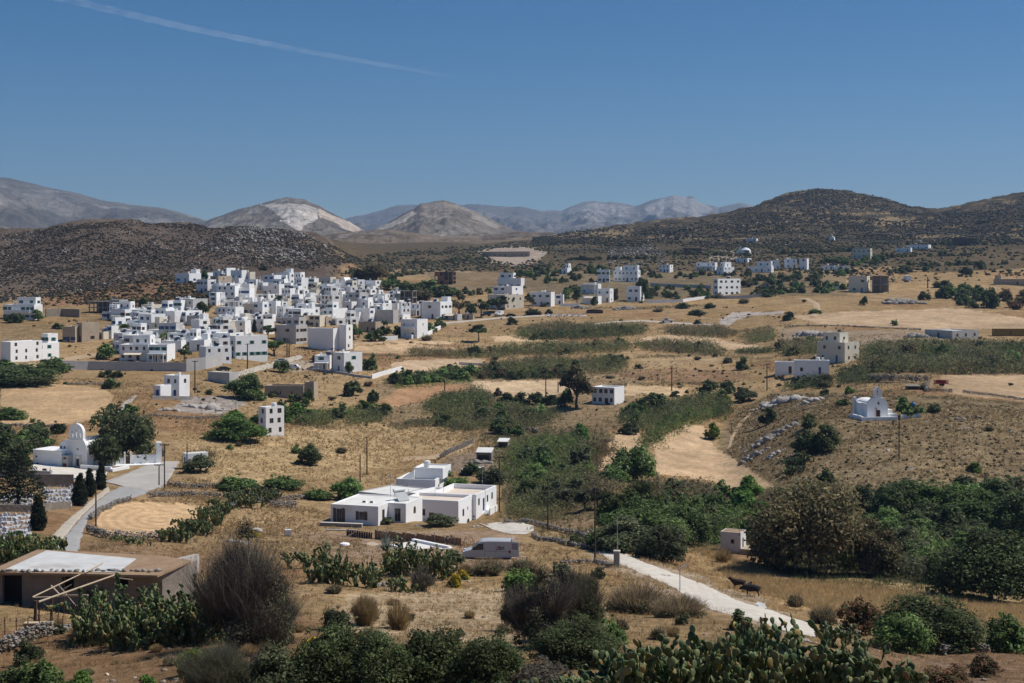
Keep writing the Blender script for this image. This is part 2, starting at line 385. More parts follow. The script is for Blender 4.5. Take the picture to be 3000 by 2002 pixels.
paint([(2010,1602),(2110,1640),(2240,1682),(2500,1688),(2770,1722),(3100,1765),(3100,1880),(2800,1836),(2600,1842),(2450,1805),(2290,1776),(2215,1745),(2110,1700),(2050,1660)], (.47,.33,.155), .9, .12, .02)
paint([(1740,1575),(1500,1530),(1600,1490),(1780,1530)], (.36,.235,.125), .7, .3, .1)
# bare pale ground: quarry terrace, rocks, yards
paint([(1400,738),(1440,722),(1560,720),(1605,740),(1575,768),(1525,785),(1440,770)], (.44,.35,.255), .85, .25, .6)
paint([(2060,735),(2150,735),(2170,755),(2090,770)], (.34,.28,.205), .8, .2, .2)
paint([(2095,950),(2145,915),(2300,912),(2300,922),(2190,925),(2130,955)], (.50,.44,.36), .9, .05, .2)
paint([(500,1190),(560,1165),(680,1160),(720,1185),(650,1212),(540,1212)], (.40,.35,.29), .85, .1, .5)
paint([(860,1060),(980,1050),(990,1075),(880,1092),(820,1085)], (.48,.385,.26), .85, .1, .1)
paint([(1340,1330),(1470,1310),(1460,1370),(1360,1400),(1290,1370)], (.30,.225,.155), .8, .6, .6)
paint([(860,1560),(1500,1555),(1560,1640),(1400,1680),(1000,1650)], (.39,.27,.165), .8, .35, .3)
paint([(230,1590),(480,1590),(520,1640),(230,1640)], (.38,.25,.135), .8, .2, .1)
paint([(2330,1000),(2760,1000),(2700,1060),(2350,1050)], (.34,.25,.14), .5, .4, .4)
paint([(2280,965),(2760,970),(2780,1010),(2300,1010)], (.38,.29,.19), .7, .4, .6)
# trodden yards of pale earth
paint([(1740,1600),(1960,1650),(2160,1740),(2320,1800),(2320,1860),(2000,1770),(1730,1640)], (.44,.345,.23), .8, .1, .2)

CG[..., 1] *= 1.03; CG[..., 2] *= 1.18; CG[LAB > 0] *= np.array([1.2, 1.17, 1.17])
rr = np.sqrt(((UG-465)/190)**2+((PYG-1523)/52)**2); CG[LAB == 13] *= (1+.11*np.sin(rr*34+fbm(XG/5, YG/5, 95)*1.5))[LAB == 13][:, None]
sw = (1+.07*np.sin((XG*.9+YG*.42)*1.1+fbm(XG/9, YG/9, 96)*2.0))[..., None]; CG = np.where(((LAB > 1) & (LAB != 13))[..., None], CG*sw, CG)
CG[LAB > 0] *= (1+.22*fbm(XG/16, YG/16, 97, 5))[LAB > 0][:, None]
def ground_mat():
    m, nt, b = nodes('ground'); b.inputs['Roughness'].default_value = 1.0; b.inputs['Specular IOR Level'].default_value = 0.0
    a = N(nt, 'ShaderNodeAttribute', attribute_name='Col'); s = N(nt, 'ShaderNodeAttribute', attribute_name='Cov')
    sep = N(nt, 'ShaderNodeSeparateColor'); nt.links.new(s.outputs['Color'], sep.inputs[0])
    p = wpos(nt)
    n1 = noise_fac(nt, .9, 8, .3, .7, p, rough=.7); n2 = noise_fac(nt, .16, 6, .3, .7, p, rough=.65)
    c = mixc(nt, 1.0, a.outputs['Color'], mixc(nt, n1, (.55,.53,.50), (1.36,1.36,1.35)), 'MULTIPLY')
    c = mixc(nt, 1.0, c, mixc(nt, n2, (.68,.66,.63), (1.22,1.23,1.25)), 'MULTIPLY')
    c = mixc(nt, math_(nt, 'MULTIPLY', sep.outputs[2], .35), c, a.outputs['Color'])
    # low scrub: olive and brown cushions a metre or so across
    sc1 = noise_fac(nt, .55, 7, .50, .60, p, rough=.75); sc2 = noise_fac(nt, .085, 5, .38, .62, p)
    k = math_(nt, 'MULTIPLY', math_(nt, 'MULTIPLY', sc1, sep.outputs[0]), math_(nt, 'ADD', math_(nt, 'MULTIPLY', sc2, .7), .3))
    scol = mixc(nt, noise_fac(nt, .3, 4, .4, .6, p), (.052,.050,.026), (.085,.060,.040))
    c = mixc(nt, math_(nt, 'MULTIPLY', k, .9), c, scol)
    # pale stones breaking through
    vo = N(nt, 'ShaderNodeTexVoronoi'); vo.inputs['Scale'].default_value = .42; vo.inputs['Randomness'].default_value = 1; nt.links.new(p, vo.inputs['Vector'])
    st = N(nt, 'ShaderNodeMapRange'); nt.links.new(vo.outputs['Distance'], st.inputs[0]); st.inputs[1].default_value = .40; st.inputs[2].default_value = .22
    r2 = noise_fac(nt, .11, 6, .52, .66, p, rough=.7)
    k2 = math_(nt, 'MULTIPLY', math_(nt, 'MULTIPLY', st.outputs[0], r2), sep.outputs[1])
    c = mixc(nt, math_(nt, 'MINIMUM', math_(nt, 'MULTIPLY', k2, 1.7), .95), c, mixc(nt, n1, (.24,.22,.20), (.46,.43,.40)))
    # mown swathes in the stubble
    nt.links.new(c, b.inputs['Base Color'])
    h = noise_fac(nt, 1.6, 8, .2, .8, p, rough=.75); bump(nt, b, h, .75, .35)
    return m
GM = ground_mat()
def sub_terrain(name, mask, mat=GM):
    """the part of the terrain grid whose cells carry the mask"""
    nu = len(US); ii, jj = np.nonzero(mask)
    a = ii*nu+jj
    q = np.stack([a, a+1, a+nu+1, a+nu], 1)
    used, inv = np.unique(q.ravel(), return_inverse=True)
    V = np.stack([XG.ravel(), YG.ravel(), ZG.ravel()], 1)[used]
    me = np_mesh(name, V, inv.reshape(q.shape), mat, True, CG.reshape(-1, 3)[used])
    at_ = me.attributes.new('Cov', 'FLOAT_COLOR', 'POINT')
    c = np.ones((len(used), 4), np.float32); c[:, 0] = SCR.ravel()[used]; c[:, 1] = RCK.ravel()[used]; c[:, 2] = (LAB.ravel()[used] > 0)
    at_.data.foreach_set('color', c.ravel())
    return tag(obj(name, me), kind='structure')
cell = LAB[:-1, :-1]
hillL = (YG[:-1, :-1] > 640) & (UG[:-1, :-1] < 1000) & (PYG[:-1, :-1] < 800-np.clip((UG[:-1, :-1]-780)*.12, -30, 40)) & (cell == 0)
hillR = (YG[:-1, :-1] > 1000) & (UG[:-1, :-1] > 1700) & (PYG[:-1, :-1] < 715) & (cell == 0)
sub_terrain('ground', (cell == 0) & ~hillL & ~hillR)
sub_terrain('hill', hillL); sub_terrain('hill', hillR)
for k in [q for q in range(1, 17) if q != 14]: sub_terrain('field', cell == k)
# the plain beyond and behind, and the sea-level sheet out to the horizon
mb = MB(); mb.add([(-60000,-20000,-14),(60000,-20000,-14),(60000,60000,-14),(-60000,60000,-14)], [(0,1,2,3)])
pl = mb.build('plain', surf('plain_earth', (.24,.19,.12), (.16,.13,.085), .01, 1)); tag(pl, kind='structure')
mb = MB(); xs = np.linspace(-60, 60, 13); ys = np.linspace(-60, 4.5, 9)
vs = [(x, y, CZ-2.2-0.0022*(x*x)*(1 if y > -10 else 1)-abs(min(y, 0))*.03) for y in ys for x in xs]
fs = [(r*13+c, r*13+c+1, (r+1)*13+c+1, (r+1)*13+c) for r in range(8) for c in range(12)]
mb.add(vs, fs); tag(mb.build('terrain', surf('near_earth', (.36,.24,.12), (.27,.17,.09), .8, 1)), kind='structure')

# ------------------------------------------------------------------ far mountains
def mountain_mat():
    m, nt, b = nodes('mountain_rock'); b.inputs['Roughness'].default_value = 1; b.inputs['Specular IOR Level'].default_value = 0
    a = N(nt, 'ShaderNodeAttribute', attribute_name='Col'); p = wpos(nt)
    n1 = noise_fac(nt, .012, 9, .3, .7, p, rough=.7); n2 = noise_fac(nt, .05, 6, .42, .58, p, rough=.7)
    c = mixc(nt, 1, a.outputs['Color'], mixc(nt, n1, (.55,.55,.55), (1.45,1.43,1.4)), 'MULTIPLY')
    c = mixc(nt, 1, c, mixc(nt, n2, (.8,.8,.8), (1.25,1.24,1.22)), 'MULTIPLY')
    nt.links.new(c, b.inputs['Base Color']); bump(nt, b, noise_fac(nt, .03, 8, .2, .8, p, rough=.7), .8, 12)
    return m
MM = mountain_mat()
S = 3000/2350
def mountain(crest, base_py, d0, d1, d2, col, amp, seed, scars=(), nrow=190):
    cx = np.array([c[0]*S for c in crest]); cy = np.array([c[1]*S for c in crest])
    us = np.arange(cx[0], cx[-1], 2.2)
    top = np.interp(us, cx, cy)+fbm(us/26, us*0, seed, 4)*3.2
    ts = np.concatenate([np.linspace(0, 1, nrow), np.linspace(1.03, 1.6, 14)])
    T = ts[:, None]; U = us[None, :]
    D = np.where(T <= 1, d0+(d1-d0)*T, d1+(d2-d1)*(T-1)/.6)
    prof_ = np.where(T <= 1, T**1.25, 1-((T-1)/.6)**1.3)
    X = (U-1500)/F*D
    zt = (YH-top)/F*d1; zb = -(base_py-YH)/F*d0
    L = (d1-d0)
    rid = .9*fbm(X/(L*.16), D/(L*.30), seed+5, 5)-1.3*np.abs(fbm(X/(L*.10), D/(L*.34), seed+9, 6))+.35-.5*np.abs(fbm(X/(L*.035), D/(L*.08), seed+13, 4))
    Z = CZ+zb+(zt-zb)*prof_+rid*amp*np.sin(np.pi*np.clip(T, 0, 1)**.8)*np.clip((zt-zb), 20, None)
    PYm = YH+F*(CZ-Z)/D
    C = np.zeros(Z.shape+(3,)); C[:] = col
    C *= (1+.45*fbm(X/(L*.12), D/(L*.2), seed+30, 5))[..., None]; g_ = smooth01(fbm(X/(L*.05), D/(L*.16), seed+33, 5), .12, .5)[..., None]*.55; C = C*(1-g_)+np.array([.34,.32,.295])*g_
    ju = U+fbm(X/(L*.03), D/(L*.05), seed+40, 4)*14; jp = PYm+fbm(X/(L*.03), D/(L*.05), seed+50, 4)*7
    for poly, c, k in scars:
        ins = inpoly(ju*np.ones_like(Z), jp, [(x*S, y*S) for x, y in poly]) & (T <= 1.02)
        C[ins] = C[ins]*(1-k)+np.array(c)*k
    nu = len(us); V = np.stack([X, D*np.ones_like(X), Z], -1).reshape(-1, 3)
    ii, jj = np.meshgrid(np.arange(len(ts)-1), np.arange(nu-1), indexing='ij'); a = (ii*nu+jj).ravel()
    me = np_mesh('mountain', V, np.stack([a, a+1, a+nu+1, a+nu], 1), MM, True, C.reshape(-1, 3))
    return tag(obj('mountain', me), kind='structure')
grey = (.17,.155,.135)
mountain([(-500,440),(-250,420),(-60,415),(0,407),(25,410),(60,418),(100,428),(150,438),(200,450),(250,463),(300,470),(350,475),(385,480),(420,490),(470,504),(520,516),(600,535)], 760, 2600, 6000, 7500, (.14,.128,.11), .30, 100,
         [([(30,440),(120,450),(200,480),(160,500),(60,470)], (.26,.24,.22), .5)])
mountain([(420,540),(480,505),(540,483),(575,474),(600,467),(630,459),(660,454),(700,459),(720,467),(745,480),(780,497),(820,520),(860,540),(900,560)], 730, 2300, 3400, 4200, (.17,.15,.125), .20, 120,
         [([(600,470),(640,466),(700,468),(735,485),(722,510),(700,516),(690,530),(668,520),(645,500),(622,482)], (.54,.50,.46), .88), ([(735,480),(790,505),(828,525),(815,532),(770,512),(735,500)], (.60,.50,.42), .75), ([(560,482),(610,476),(600,490),(565,492)], (.34,.32,.29), .5)])
mountain([(810,545),(850,530),(880,517),(900,506),(925,492),(950,480),(965,467),(990,464),(1020,459),(1045,466),(1060,473),(1085,484),(1110,497),(1140,510),(1180,526),(1230,545)], 725, 2200, 3200, 4000, (.19,.165,.135), .24, 140,
         [([(862,528),(905,506),(945,484),(955,490),(925,512),(890,527)], (.54,.48,.42), .8), ([(965,470),(1010,462),(1050,475),(1030,505),(980,500)], (.36,.31,.26), .55), ([(1085,488),(1150,520),(1130,524),(1080,500)], (.44,.39,.34), .5), ([(990,520),(1060,515),(1090,535),(1000,540)], (.36,.33,.3), .4)])
mountain([(700,535),(780,503),(815,497),(850,489),(880,481),(905,472),(930,469),(960,472),(1000,473),(1040,471),(1080,469),(1115,471),(1150,473),(1190,475),(1230,480),(1265,484),(1290,484),(1315,473),(1340,465),(1365,461),(1385,465),(1405,463),(1430,469),(1455,474),(1480,466),(1505,457),(1525,455),(1545,448),(1565,449),(1590,452),(1600,463),(1625,470),(1650,476),(1680,469),(1700,466),(1715,470),(1760,480),(1850,500),(1950,520)], 745, 4200, 8200, 10000, (.17,.158,.142), .34, 160,
         [([(1310,478),(1365,465),(1440,474),(1450,500),(1400,492),(1340,490)], (.36,.345,.33), .6), ([(1480,470),(1545,449),(1600,456),(1640,478),(1600,500),(1540,480),(1500,500)], (.40,.38,.36), .6)])
mountain([(640,575),(720,546),(760,538),(800,533),(850,529),(900,528),(950,535),(1000,541),(1060,541),(1100,541),(1150,537),(1200,531),(1240,533),(1300,536),(1350,526),(1400,524),(1480,535),(1600,555)], 722, 1750, 2250, 2700, (.185,.145,.105), .25, 180,
         [([(820,545),(1000,545),(1150,550),(1100,560),(850,560)], (.24,.185,.13), .5), ([(820,570),(870,575),(850,590)], (.36,.32,.28), .4)])

# ------------------------------------------------------------------ contrail, high above
def contrail():
    m = bpy.data.materials.new('ice_trail'); m.use_nodes = True; nt = m.node_tree; nt.nodes.clear()
    out = N(nt, 'ShaderNodeOutputMaterial'); tr = N(nt, 'ShaderNodeBsdfTransparent'); df = N(nt, 'ShaderNodeBsdfDiffuse'); tl = N(nt, 'ShaderNodeBsdfTranslucent')
    df.inputs[0].default_value = (.85,.87,.9,1); tl.inputs[0].default_value = (.85,.87,.9,1)
    ad = N(nt, 'ShaderNodeAddShader'); nt.links.new(df.outputs[0], ad.inputs[0]); nt.links.new(tl.outputs[0], ad.inputs[1])
    lw = N(nt, 'ShaderNodeLayerWeight'); lw.inputs[0].default_value = .5
    at_ = N(nt, 'ShaderNodeAttribute', attribute_name='Col'); sep = N(nt, 'ShaderNodeSeparateColor'); nt.links.new(at_.outputs['Color'], sep.inputs[0])
    k = math_(nt, 'POWER', math_(nt, 'SUBTRACT', 1.0, lw.outputs['Facing']), 1.6)
    k = math_(nt, 'MULTIPLY', math_(nt, 'MULTIPLY', k, sep.outputs[0]), noise_fac(nt, .0016, 5, .25, .7, wpos(nt)))
    mx = N(nt, 'ShaderNodeMixShader'); nt.links.new(math_(nt, 'MULTIPLY', k, .27), mx.inputs[0]); nt.links.new(tr.outputs[0], mx.inputs[1]); nt.links.new(ad.outputs[0], mx.inputs[2])
    nt.links.new(mx.outputs[0], out.inputs[0])
    H = 9000.0
    def hi(px, py): y = H*F/(YH-py); return np.array([(px-1500)/F*y, y, CZ+H])
    ctl = [(-300,-122),(191,-2),(536,79),(894,151),(1277,217),(1420,241)]
    pts = [hi(*c) for c in ctl]; P = []
    for a, b in zip(pts[:-1], pts[1:]):
        for t in np.linspace(0, 1, 20, endpoint=False): P.append(a*(1-t)+b*t)
    P = np.array(P); n = len(P); nn = 16; V = []; C = []
    T = np.gradient(P, axis=0); T /= np.linalg.norm(T, axis=1)[:, None]; Sx = np.stack([T[:, 1], -T[:, 0], T[:, 2]*0], 1)
    for i in range(n):
        f = i/n; px = 1500+F*P[i, 0]/P[i, 1]
        r = np.interp(px, [-300,200,800,1150,1400], [190,190,170,140,90])*(1+.12*math.sin(i*1.7)+.08*math.sin(i*4.1))
        al = np.interp(px, [-300,150,350,700,1050,1260,1360], [.4,.5,.8,1.0,.95,.6,.0])
        for k in range(nn):
            t = 2*math.pi*k/nn
            V.append(P[i]+Sx[i]*math.cos(t)*r*1.5+np.array([0,0,math.sin(t)*r*.62])); C.append((al,)*3)
    q = [(i*nn+k, i*nn+(k+1) % nn, (i+1)*nn+(k+1) % nn, (i+1)*nn+k) for i in range(n-1) for k in range(nn)]
    me = np_mesh('contrail', np.array(V), np.array(q), m, True, np.array(C))
    tag(obj('contrail', me), 'long thin white vapour trail slanting across the blue sky', 'contrail', kind='stuff')
contrail()

# ------------------------------------------------------------------ air
mb = MB(); mb.box(-9000, -70, -15.5, 9000, 10200, 720)
hz = bpy.data.materials.new('haze'); hz.use_nodes = True; nt = hz.node_tree; nt.nodes.clear()
out = N(nt, 'ShaderNodeOutputMaterial'); pv = N(nt, 'ShaderNodeVolumePrincipled')
pv.inputs['Color'].default_value = (.44,.66,1.0,1); pv.inputs['Density'].default_value = 8.5e-5; pv.inputs['Anisotropy'].default_value = 0.2
nt.links.new(pv.outputs[0], out.inputs['Volume'])
HAZE = mb.build('haze', hz); tag(HAZE, kind='stuff')
# ------------------------------------------------------------------ plants
def leaf_mat(name, var=.25, trans=.3, rough=.65):
    m = bpy.data.materials.new(name); m.use_nodes = True; nt = m.node_tree; nt.nodes.clear()
    out = N(nt, 'ShaderNodeOutputMaterial'); b = N(nt, 'ShaderNodeBsdfPrincipled'); tl = N(nt, 'ShaderNodeBsdfTranslucent'); mx = N(nt, 'ShaderNodeMixShader')
    b.inputs['Roughness'].default_value = rough; b.inputs['Specular IOR Level'].default_value = .18
    a = N(nt, 'ShaderNodeAttribute', attribute_name='Col'); oi = N(nt, 'ShaderNodeObjectInfo')
    k = N(nt, 'ShaderNodeMapRange'); nt.links.new(oi.outputs['Random'], k.inputs[0]); k.inputs[3].default_value = 1-var; k.inputs[4].default_value = 1+var
    hs = N(nt, 'ShaderNodeHueSaturation'); nt.links.new(a.outputs['Color'], hs.inputs['Color']); nt.links.new(k.outputs[0], hs.inputs['Value'])
    nt.links.new(hs.outputs[0], b.inputs['Base Color']); nt.links.new(hs.outputs[0], tl.inputs[0])
    mx.inputs[0].default_value = trans; nt.links.new(b.outputs[0], mx.inputs[1]); nt.links.new(tl.outputs[0], mx.inputs[2]); nt.links.new(mx.outputs[0], out.inputs[0])
    return m
LEAF = leaf_mat('foliage', .25, .42); REED = leaf_mat('reed_blades', .1, .45); PADM = leaf_mat('cactus_skin', .1, .0, .5); TWIG = leaf_mat('twigs', .12, .0, .9)
def unit(v): return v/np.maximum(np.linalg.norm(v, axis=-1, keepdims=True), 1e-9)
def quads(P, Nn, L, Wd, rg, C):
    """rhombus leaves at P facing Nn"""
    n = len(P); r = unit(rg.normal(size=(n, 3))); T = unit(np.cross(Nn, r)); B = np.cross(Nn, T)
    L = np.asarray(L).reshape(-1, 1); Wd = np.asarray(Wd).reshape(-1, 1)
    V = np.stack([P-T*L, P+B*Wd, P+T*L, P-B*Wd], 1).reshape(-1, 3)
    return V, np.arange(4*n).reshape(n, 4), np.repeat(C, 4, 0)
def tint(n, cols, rg, var=.28):
    cols = np.array(cols); w = rg.random((n, 1)); i = rg.integers(0, len(cols), n); j = rg.integers(0, len(cols), n)
    return (cols[i]*w+cols[j]*(1-w))*np.clip(1+rg.normal(size=(n, 1))*var, .35, 1.9)
def cloud(lumps, n, s, cols, rg, core=.25, aspect=1.7, up=.55):
    L = np.array(lumps); vol = (L[:, 3]*L[:, 4]+L[:, 4]*L[:, 5]+L[:, 3]*L[:, 5]); i = rg.choice(len(L), n, p=vol/vol.sum())
    d = unit(rg.normal(size=(n, 3))); d[:, 2] = np.where((d[:, 2] < -.35), -d[:, 2], d[:, 2])
    inner = rg.random(n) < core
    r = np.where(inner, .25+.5*rg.random(n), 1-.28*rg.random(n)**1.6)*(1+.10*rg.normal(size=n))
    P = L[i, :3]+d*L[i, 3:6]*r[:, None]; P[:, 2] = np.maximum(P[:, 2], .01)
    nn = unit(d*.75+rg.normal(size=(n, 3))*.65+np.array([0, 0, up]))
    sz = s*(.55+.9*rg.random(n))*np.where(inner, 1.5, 1)
    lt = (1+.22*rg.normal(size=len(L)))[i][:, None]
    return quads(P, nn, sz, sz/aspect, rg, tint(n, cols, rg)*np.clip(lt, .55, 1.5))
def merge(parts):
    V = []; Q = []; C = []; o = 0
    for v, q, c in parts: V.append(v); Q.append(q+o); C.append(c); o += len(v)
    return np.concatenate(V), np.concatenate(Q), np.concatenate(C)
def dome(k, rg, spread=.3, r=(.16, .27), zt=.75, flat=1.0):
    o = []
    for j in range(k):
        t = rg.random()*6.283; q = spread*math.sqrt(rg.random()); z = (.16+(zt-.16)*rg.random())*(1-.55*(q/spread)**2)
        rr = r[0]+(r[1]-r[0])*rg.random(); o.append((q*math.cos(t), q*math.sin(t), z, rr, rr, rr*flat))
    return o
def strands(n, rg, cols, wd, base=.10, spread=.5, zmin=.45, zmax=1.0, seg=5, curl=.12, droop=0.0, tuftw=1.0):
    """upright twigs or stems as thin bent strips"""
    t = rg.random(n)*6.283; q = np.sqrt(rg.random(n)); b0 = np.stack([np.cos(t)*q*base, np.sin(t)*q*base, np.zeros(n)], 1)
    tip = np.stack([np.cos(t)*q*spread, np.sin(t)*q*spread, (zmin+(zmax-zmin)*rg.random(n))*(1-.35*q**2)], 1)+rg.normal(size=(n, 3))*curl*.3
    mid = (b0+tip)/2+rg.normal(size=(n, 3))*curl*.5+np.array([0, 0, .08])
    s = np.linspace(0, 1, seg)[None, :, None]
    P = b0[:, None]*(1-s)**2+2*mid[:, None]*s*(1-s)+tip[:, None]*s*s; P[..., 2] -= droop*s[..., 0]**3*q[:, None]
    a = rg.random(n)*6.283; S = np.stack([np.cos(a), np.sin(a), np.zeros(n)], 1)[:, None]*wd*(1.0-.75*s)
    V = np.stack([P-S, P+S], 2).reshape(-1, 3); k = np.arange(n)[:, None]*seg*2+np.arange(seg-1)[None, :]*2
    Q = np.stack([k, k+1, k+3, k+2], -1).reshape(-1, 4)
    return V, Q, np.repeat(tint(n, cols, rg, .22), seg*2, 0)
# leaf colours (albedo)
LC = dict(reed=[(.135,.15,.066),(.175,.175,.085),(.105,.125,.05),(.15,.165,.06)], cane=[(.19,.165,.09),(.15,.13,.072),(.22,.185,.105)], dark=[(.034,.052,.020),(.052,.072,.027),(.075,.088,.036)], green=[(.055,.098,.026),(.085,.135,.038),(.125,.16,.06)], bright=[(.07,.15,.028),(.11,.20,.04),(.155,.225,.06)],
          olive=[(.095,.105,.056),(.135,.145,.08),(.07,.08,.04)], brown=[(.15,.112,.056),(.11,.095,.048),(.19,.14,.07),(.08,.085,.04)], grey=[(.15,.128,.102),(.11,.094,.076),(.185,.16,.128)],
          dry=[(.40,.29,.15),(.33,.235,.115),(.47,.35,.19)], scrub=[(.125,.105,.06),(.165,.135,.075),(.095,.09,.046)], yellow=[(.55,.38,.015),(.62,.44,.03),(.2,.2,.045)], rust=[(.20,.105,.055),(.14,.08,.045)],
          lime=[(.21,.26,.045),(.15,.22,.045),(.26,.28,.07)], pink=[(.2,.08,.075),(.075,.085,.04),(.13,.075,.06)])
LC = {k: [tuple(q*(1.85 if k in ('dark', 'green') else 1.4 if k == 'brown' else 1.25 if k in ('olive', 'bright') else 1.0) for q in c) for c in v] for k, v in LC.items()}; LC['reed'] = [tuple(q*1.5 for q in c) for c in LC['reed']]; LC['cane'] = [tuple(q*1.4 for q in c) for c in LC['cane']]
LODS = [(40, 260, .125), (90, 800, .075), (165, 2600, .042), (255, 8000, .025), (9999, 17000, .017)]
LIB = {}
def bush_mesh(kind, lod, var):
    key = (kind, lod, var)
    if key in LIB: return LIB[key]
    rg = np.random.default_rng(abs(hash_s(kind))*7+lod*31+var); _, n, s = LODS[lod]
    k = [7, 10, 16, 24, 34][lod]
    if kind in ('twiggy', 'wispy'):
        gc = LC['grey'] if kind == 'twiggy' else LC['grey']+LC['olive']; p = []; K = [4, 7, 12, 22, 34][lod]
        for q in range(K):
            t = rg.random()*6.283; e = .34*math.sqrt(rg.random()); cz = (.10+.52*rg.random())*(1-1.1*e); m = max(5, int(n*.6/K))
            v, f, c = strands(m, rg, gc, s*.11, .015, .17+.10*rg.random(), .45, 1.0, 5, .22); L = .30+.16*rg.random()
            v = v*np.array([1, 1, L]); v[:, 0] += math.cos(t)*e+v[:, 2]*math.cos(t)*e*1.1+v[:, 2]*rg.normal()*.22; v[:, 1] += math.sin(t)*e+v[:, 2]*math.sin(t)*e*1.1+v[:, 2]*rg.normal()*.22; v[:, 2] += cz; p.append((v, f, c))
        p += [strands(int(8+n*.02), rg, LC['grey'], s*.30, .09, .40, .4, .85, 6, .18), cloud(dome(k, rg, .37, (.09, .18), .80), int(n*2.1), s*.6, [tuple(v*.62 for v in q) for q in gc]+LC['scrub']+LC['olive'][:1], rg, .45, 3.2, .3),
              cloud(dome(k//2, rg, .38, (.12, .2), .45), int(n*(.3 if kind == 'twiggy' else .6)), s*.8, LC['dark']+LC['olive'] if kind == 'twiggy' else LC['olive']+LC['green'][:1], rg, .3, 2.8)]
    elif kind == 'drytuft':
        p = [strands(int(n*1.3), rg, LC['dry']+[(.2,.15,.07)], s*.16, .12, .52, .45, 1.0, curl=.08), strands(int(n*.4), rg, LC['dry'], s*.16, .2, .5, .15, .5, curl=.08)]
    elif kind == 'agave':
        p = [strands(60, rg, [(.22,.25,.2),(.16,.19,.15),(.28,.3,.24)], .035, .06, .55, .4, 1.0, curl=.1, droop=.3)]
    elif kind == 'scrub':
        p = [cloud(dome(k, rg, .34, (.12, .22), .6), int(n*.8), s, LC['scrub']+LC['olive'], rg, .25, 2.2), strands(int(n*.35), rg, LC['dry']+LC['grey'], s*.2, .15, .5, .4, 1.0)]
    elif kind == 'yellow':
        p = [cloud(dome(k, rg, .34, (.12, .22), .55), int(n*.6), s, LC['green'], rg, .3, 2), cloud(dome(k, rg, .34, (.14, .24), .65), int(n*.9), s*.7, LC['yellow'], rg, .0, 1.4, .6)]
    elif kind == 'low':
        p = [cloud([(x, y, .1, .2, .2, .55*(1-1.5*(x*x+y*y))) for x, y in [(rg.uniform(-.36, .36), rg.uniform(-.36, .36)) for _ in range(k)]], n, s, LC['bright']+LC['green'], rg, .2, 1.6, .5)]
    else:
        extra = {'dark': 'olive', 'green': 'dark', 'bright': 'green', 'olive': 'dark', 'brown': 'scrub', 'rust': 'dark', 'lime': 'bright', 'pink': 'dark', 'dry': 'scrub', 'grey': 'scrub'}[kind]
        p = [cloud(dome(k, rg, .34, (.14, .26), .72), n, s, LC[kind]+LC[extra][:1], rg, .25, 1.9), cloud(dome(k*2, rg, .43, (.05, .10), .86), int(n*.35), s*.8, LC[kind], rg, .1, 1.9)]
    V, Q, C = merge(p)
    u_ = Q.ravel(); V, C, Q = V[u_], C[u_], np.arange(len(u_)).reshape(-1, 4)
    V[:, :2] *= .5/np.percentile(np.hypot(V[:, 0], V[:, 1]), 98); V[:, 2] *= 1/np.percentile(V[:, 2], 99); V[:, 2] -= .02
    LIB[key] = np_mesh('foliage_'+kind, V, Q, TWIG if kind in ('twiggy',) else LEAF, False, C); return LIB[key]
def hash_s(s):
    h = 7
    for ch in s: h = (h*31+ord(ch)) % 100003
    return h
def lod_of(w):
    for i, q in enumerate(LODS):
        if w < q[0]: return i
NB = [0]
def bush(px, py, w, h, kind, label, cat='shrub', name=None, group=None, d=None):
    """a shrub whose foot shows at pixel (px, py), w by h pixels large"""
    P = G(px, py) if d is None else at(px, d)
    k = P.y/F; wm = w*k; hm = h*k; NB[0] += 1; rg = random.Random(NB[0]*13+5)
    P = at(px, P.y+wm*.32)
    o = obj(name or 'shrub', bush_mesh(kind, lod_of(w), rg.randint(0, 2)), None, (P.x, P.y, P.z-.04*hm), rg.random()*6.28, (wm, wm*.85, hm))
    return tag(o, label, cat, group)
def trunk_mb(h, r, rg, limbs=5, crown_z=.5, spread=.3, lean=.0, n=8):
    mb = MB(); p = Vector((0, 0, -.3)); top = Vector((lean*h, 0, h*crown_z))
    q = p.lerp(top, .5)+Vector((rg.uniform(-.04, .04)*h, rg.uniform(-.04, .04)*h, 0))
    mb.tube(p, q, r, r*.8, n); mb.tube(q, top, r*.8, r*.62, n)
    for i in range(limbs):
        t = 6.283*i/limbs+rg.random(); e = top+Vector((math.cos(t)*spread*h*rg.uniform(.6, 1), math.sin(t)*spread*h*rg.uniform(.6, 1), h*(1-crown_z)*rg.uniform(.35, .7)))
        m = top.lerp(e, .5)+Vector((0, 0, .04*h)); mb.tube(top, m, r*.5, r*.34, 6); mb.tube(m, e, r*.34, r*.12, 6)
        for j in range(2):
            f = e+Vector((rg.uniform(-.15, .15)*h, rg.uniform(-.15, .15)*h, rg.uniform(.02, .16)*h)); mb.tube(m.lerp(e, .6), f, r*.2, r*.06, 5)
    return mb
surf('bark', (.16,.12,.085), (.09,.07,.05), 3, .95, 12, .6, .04)
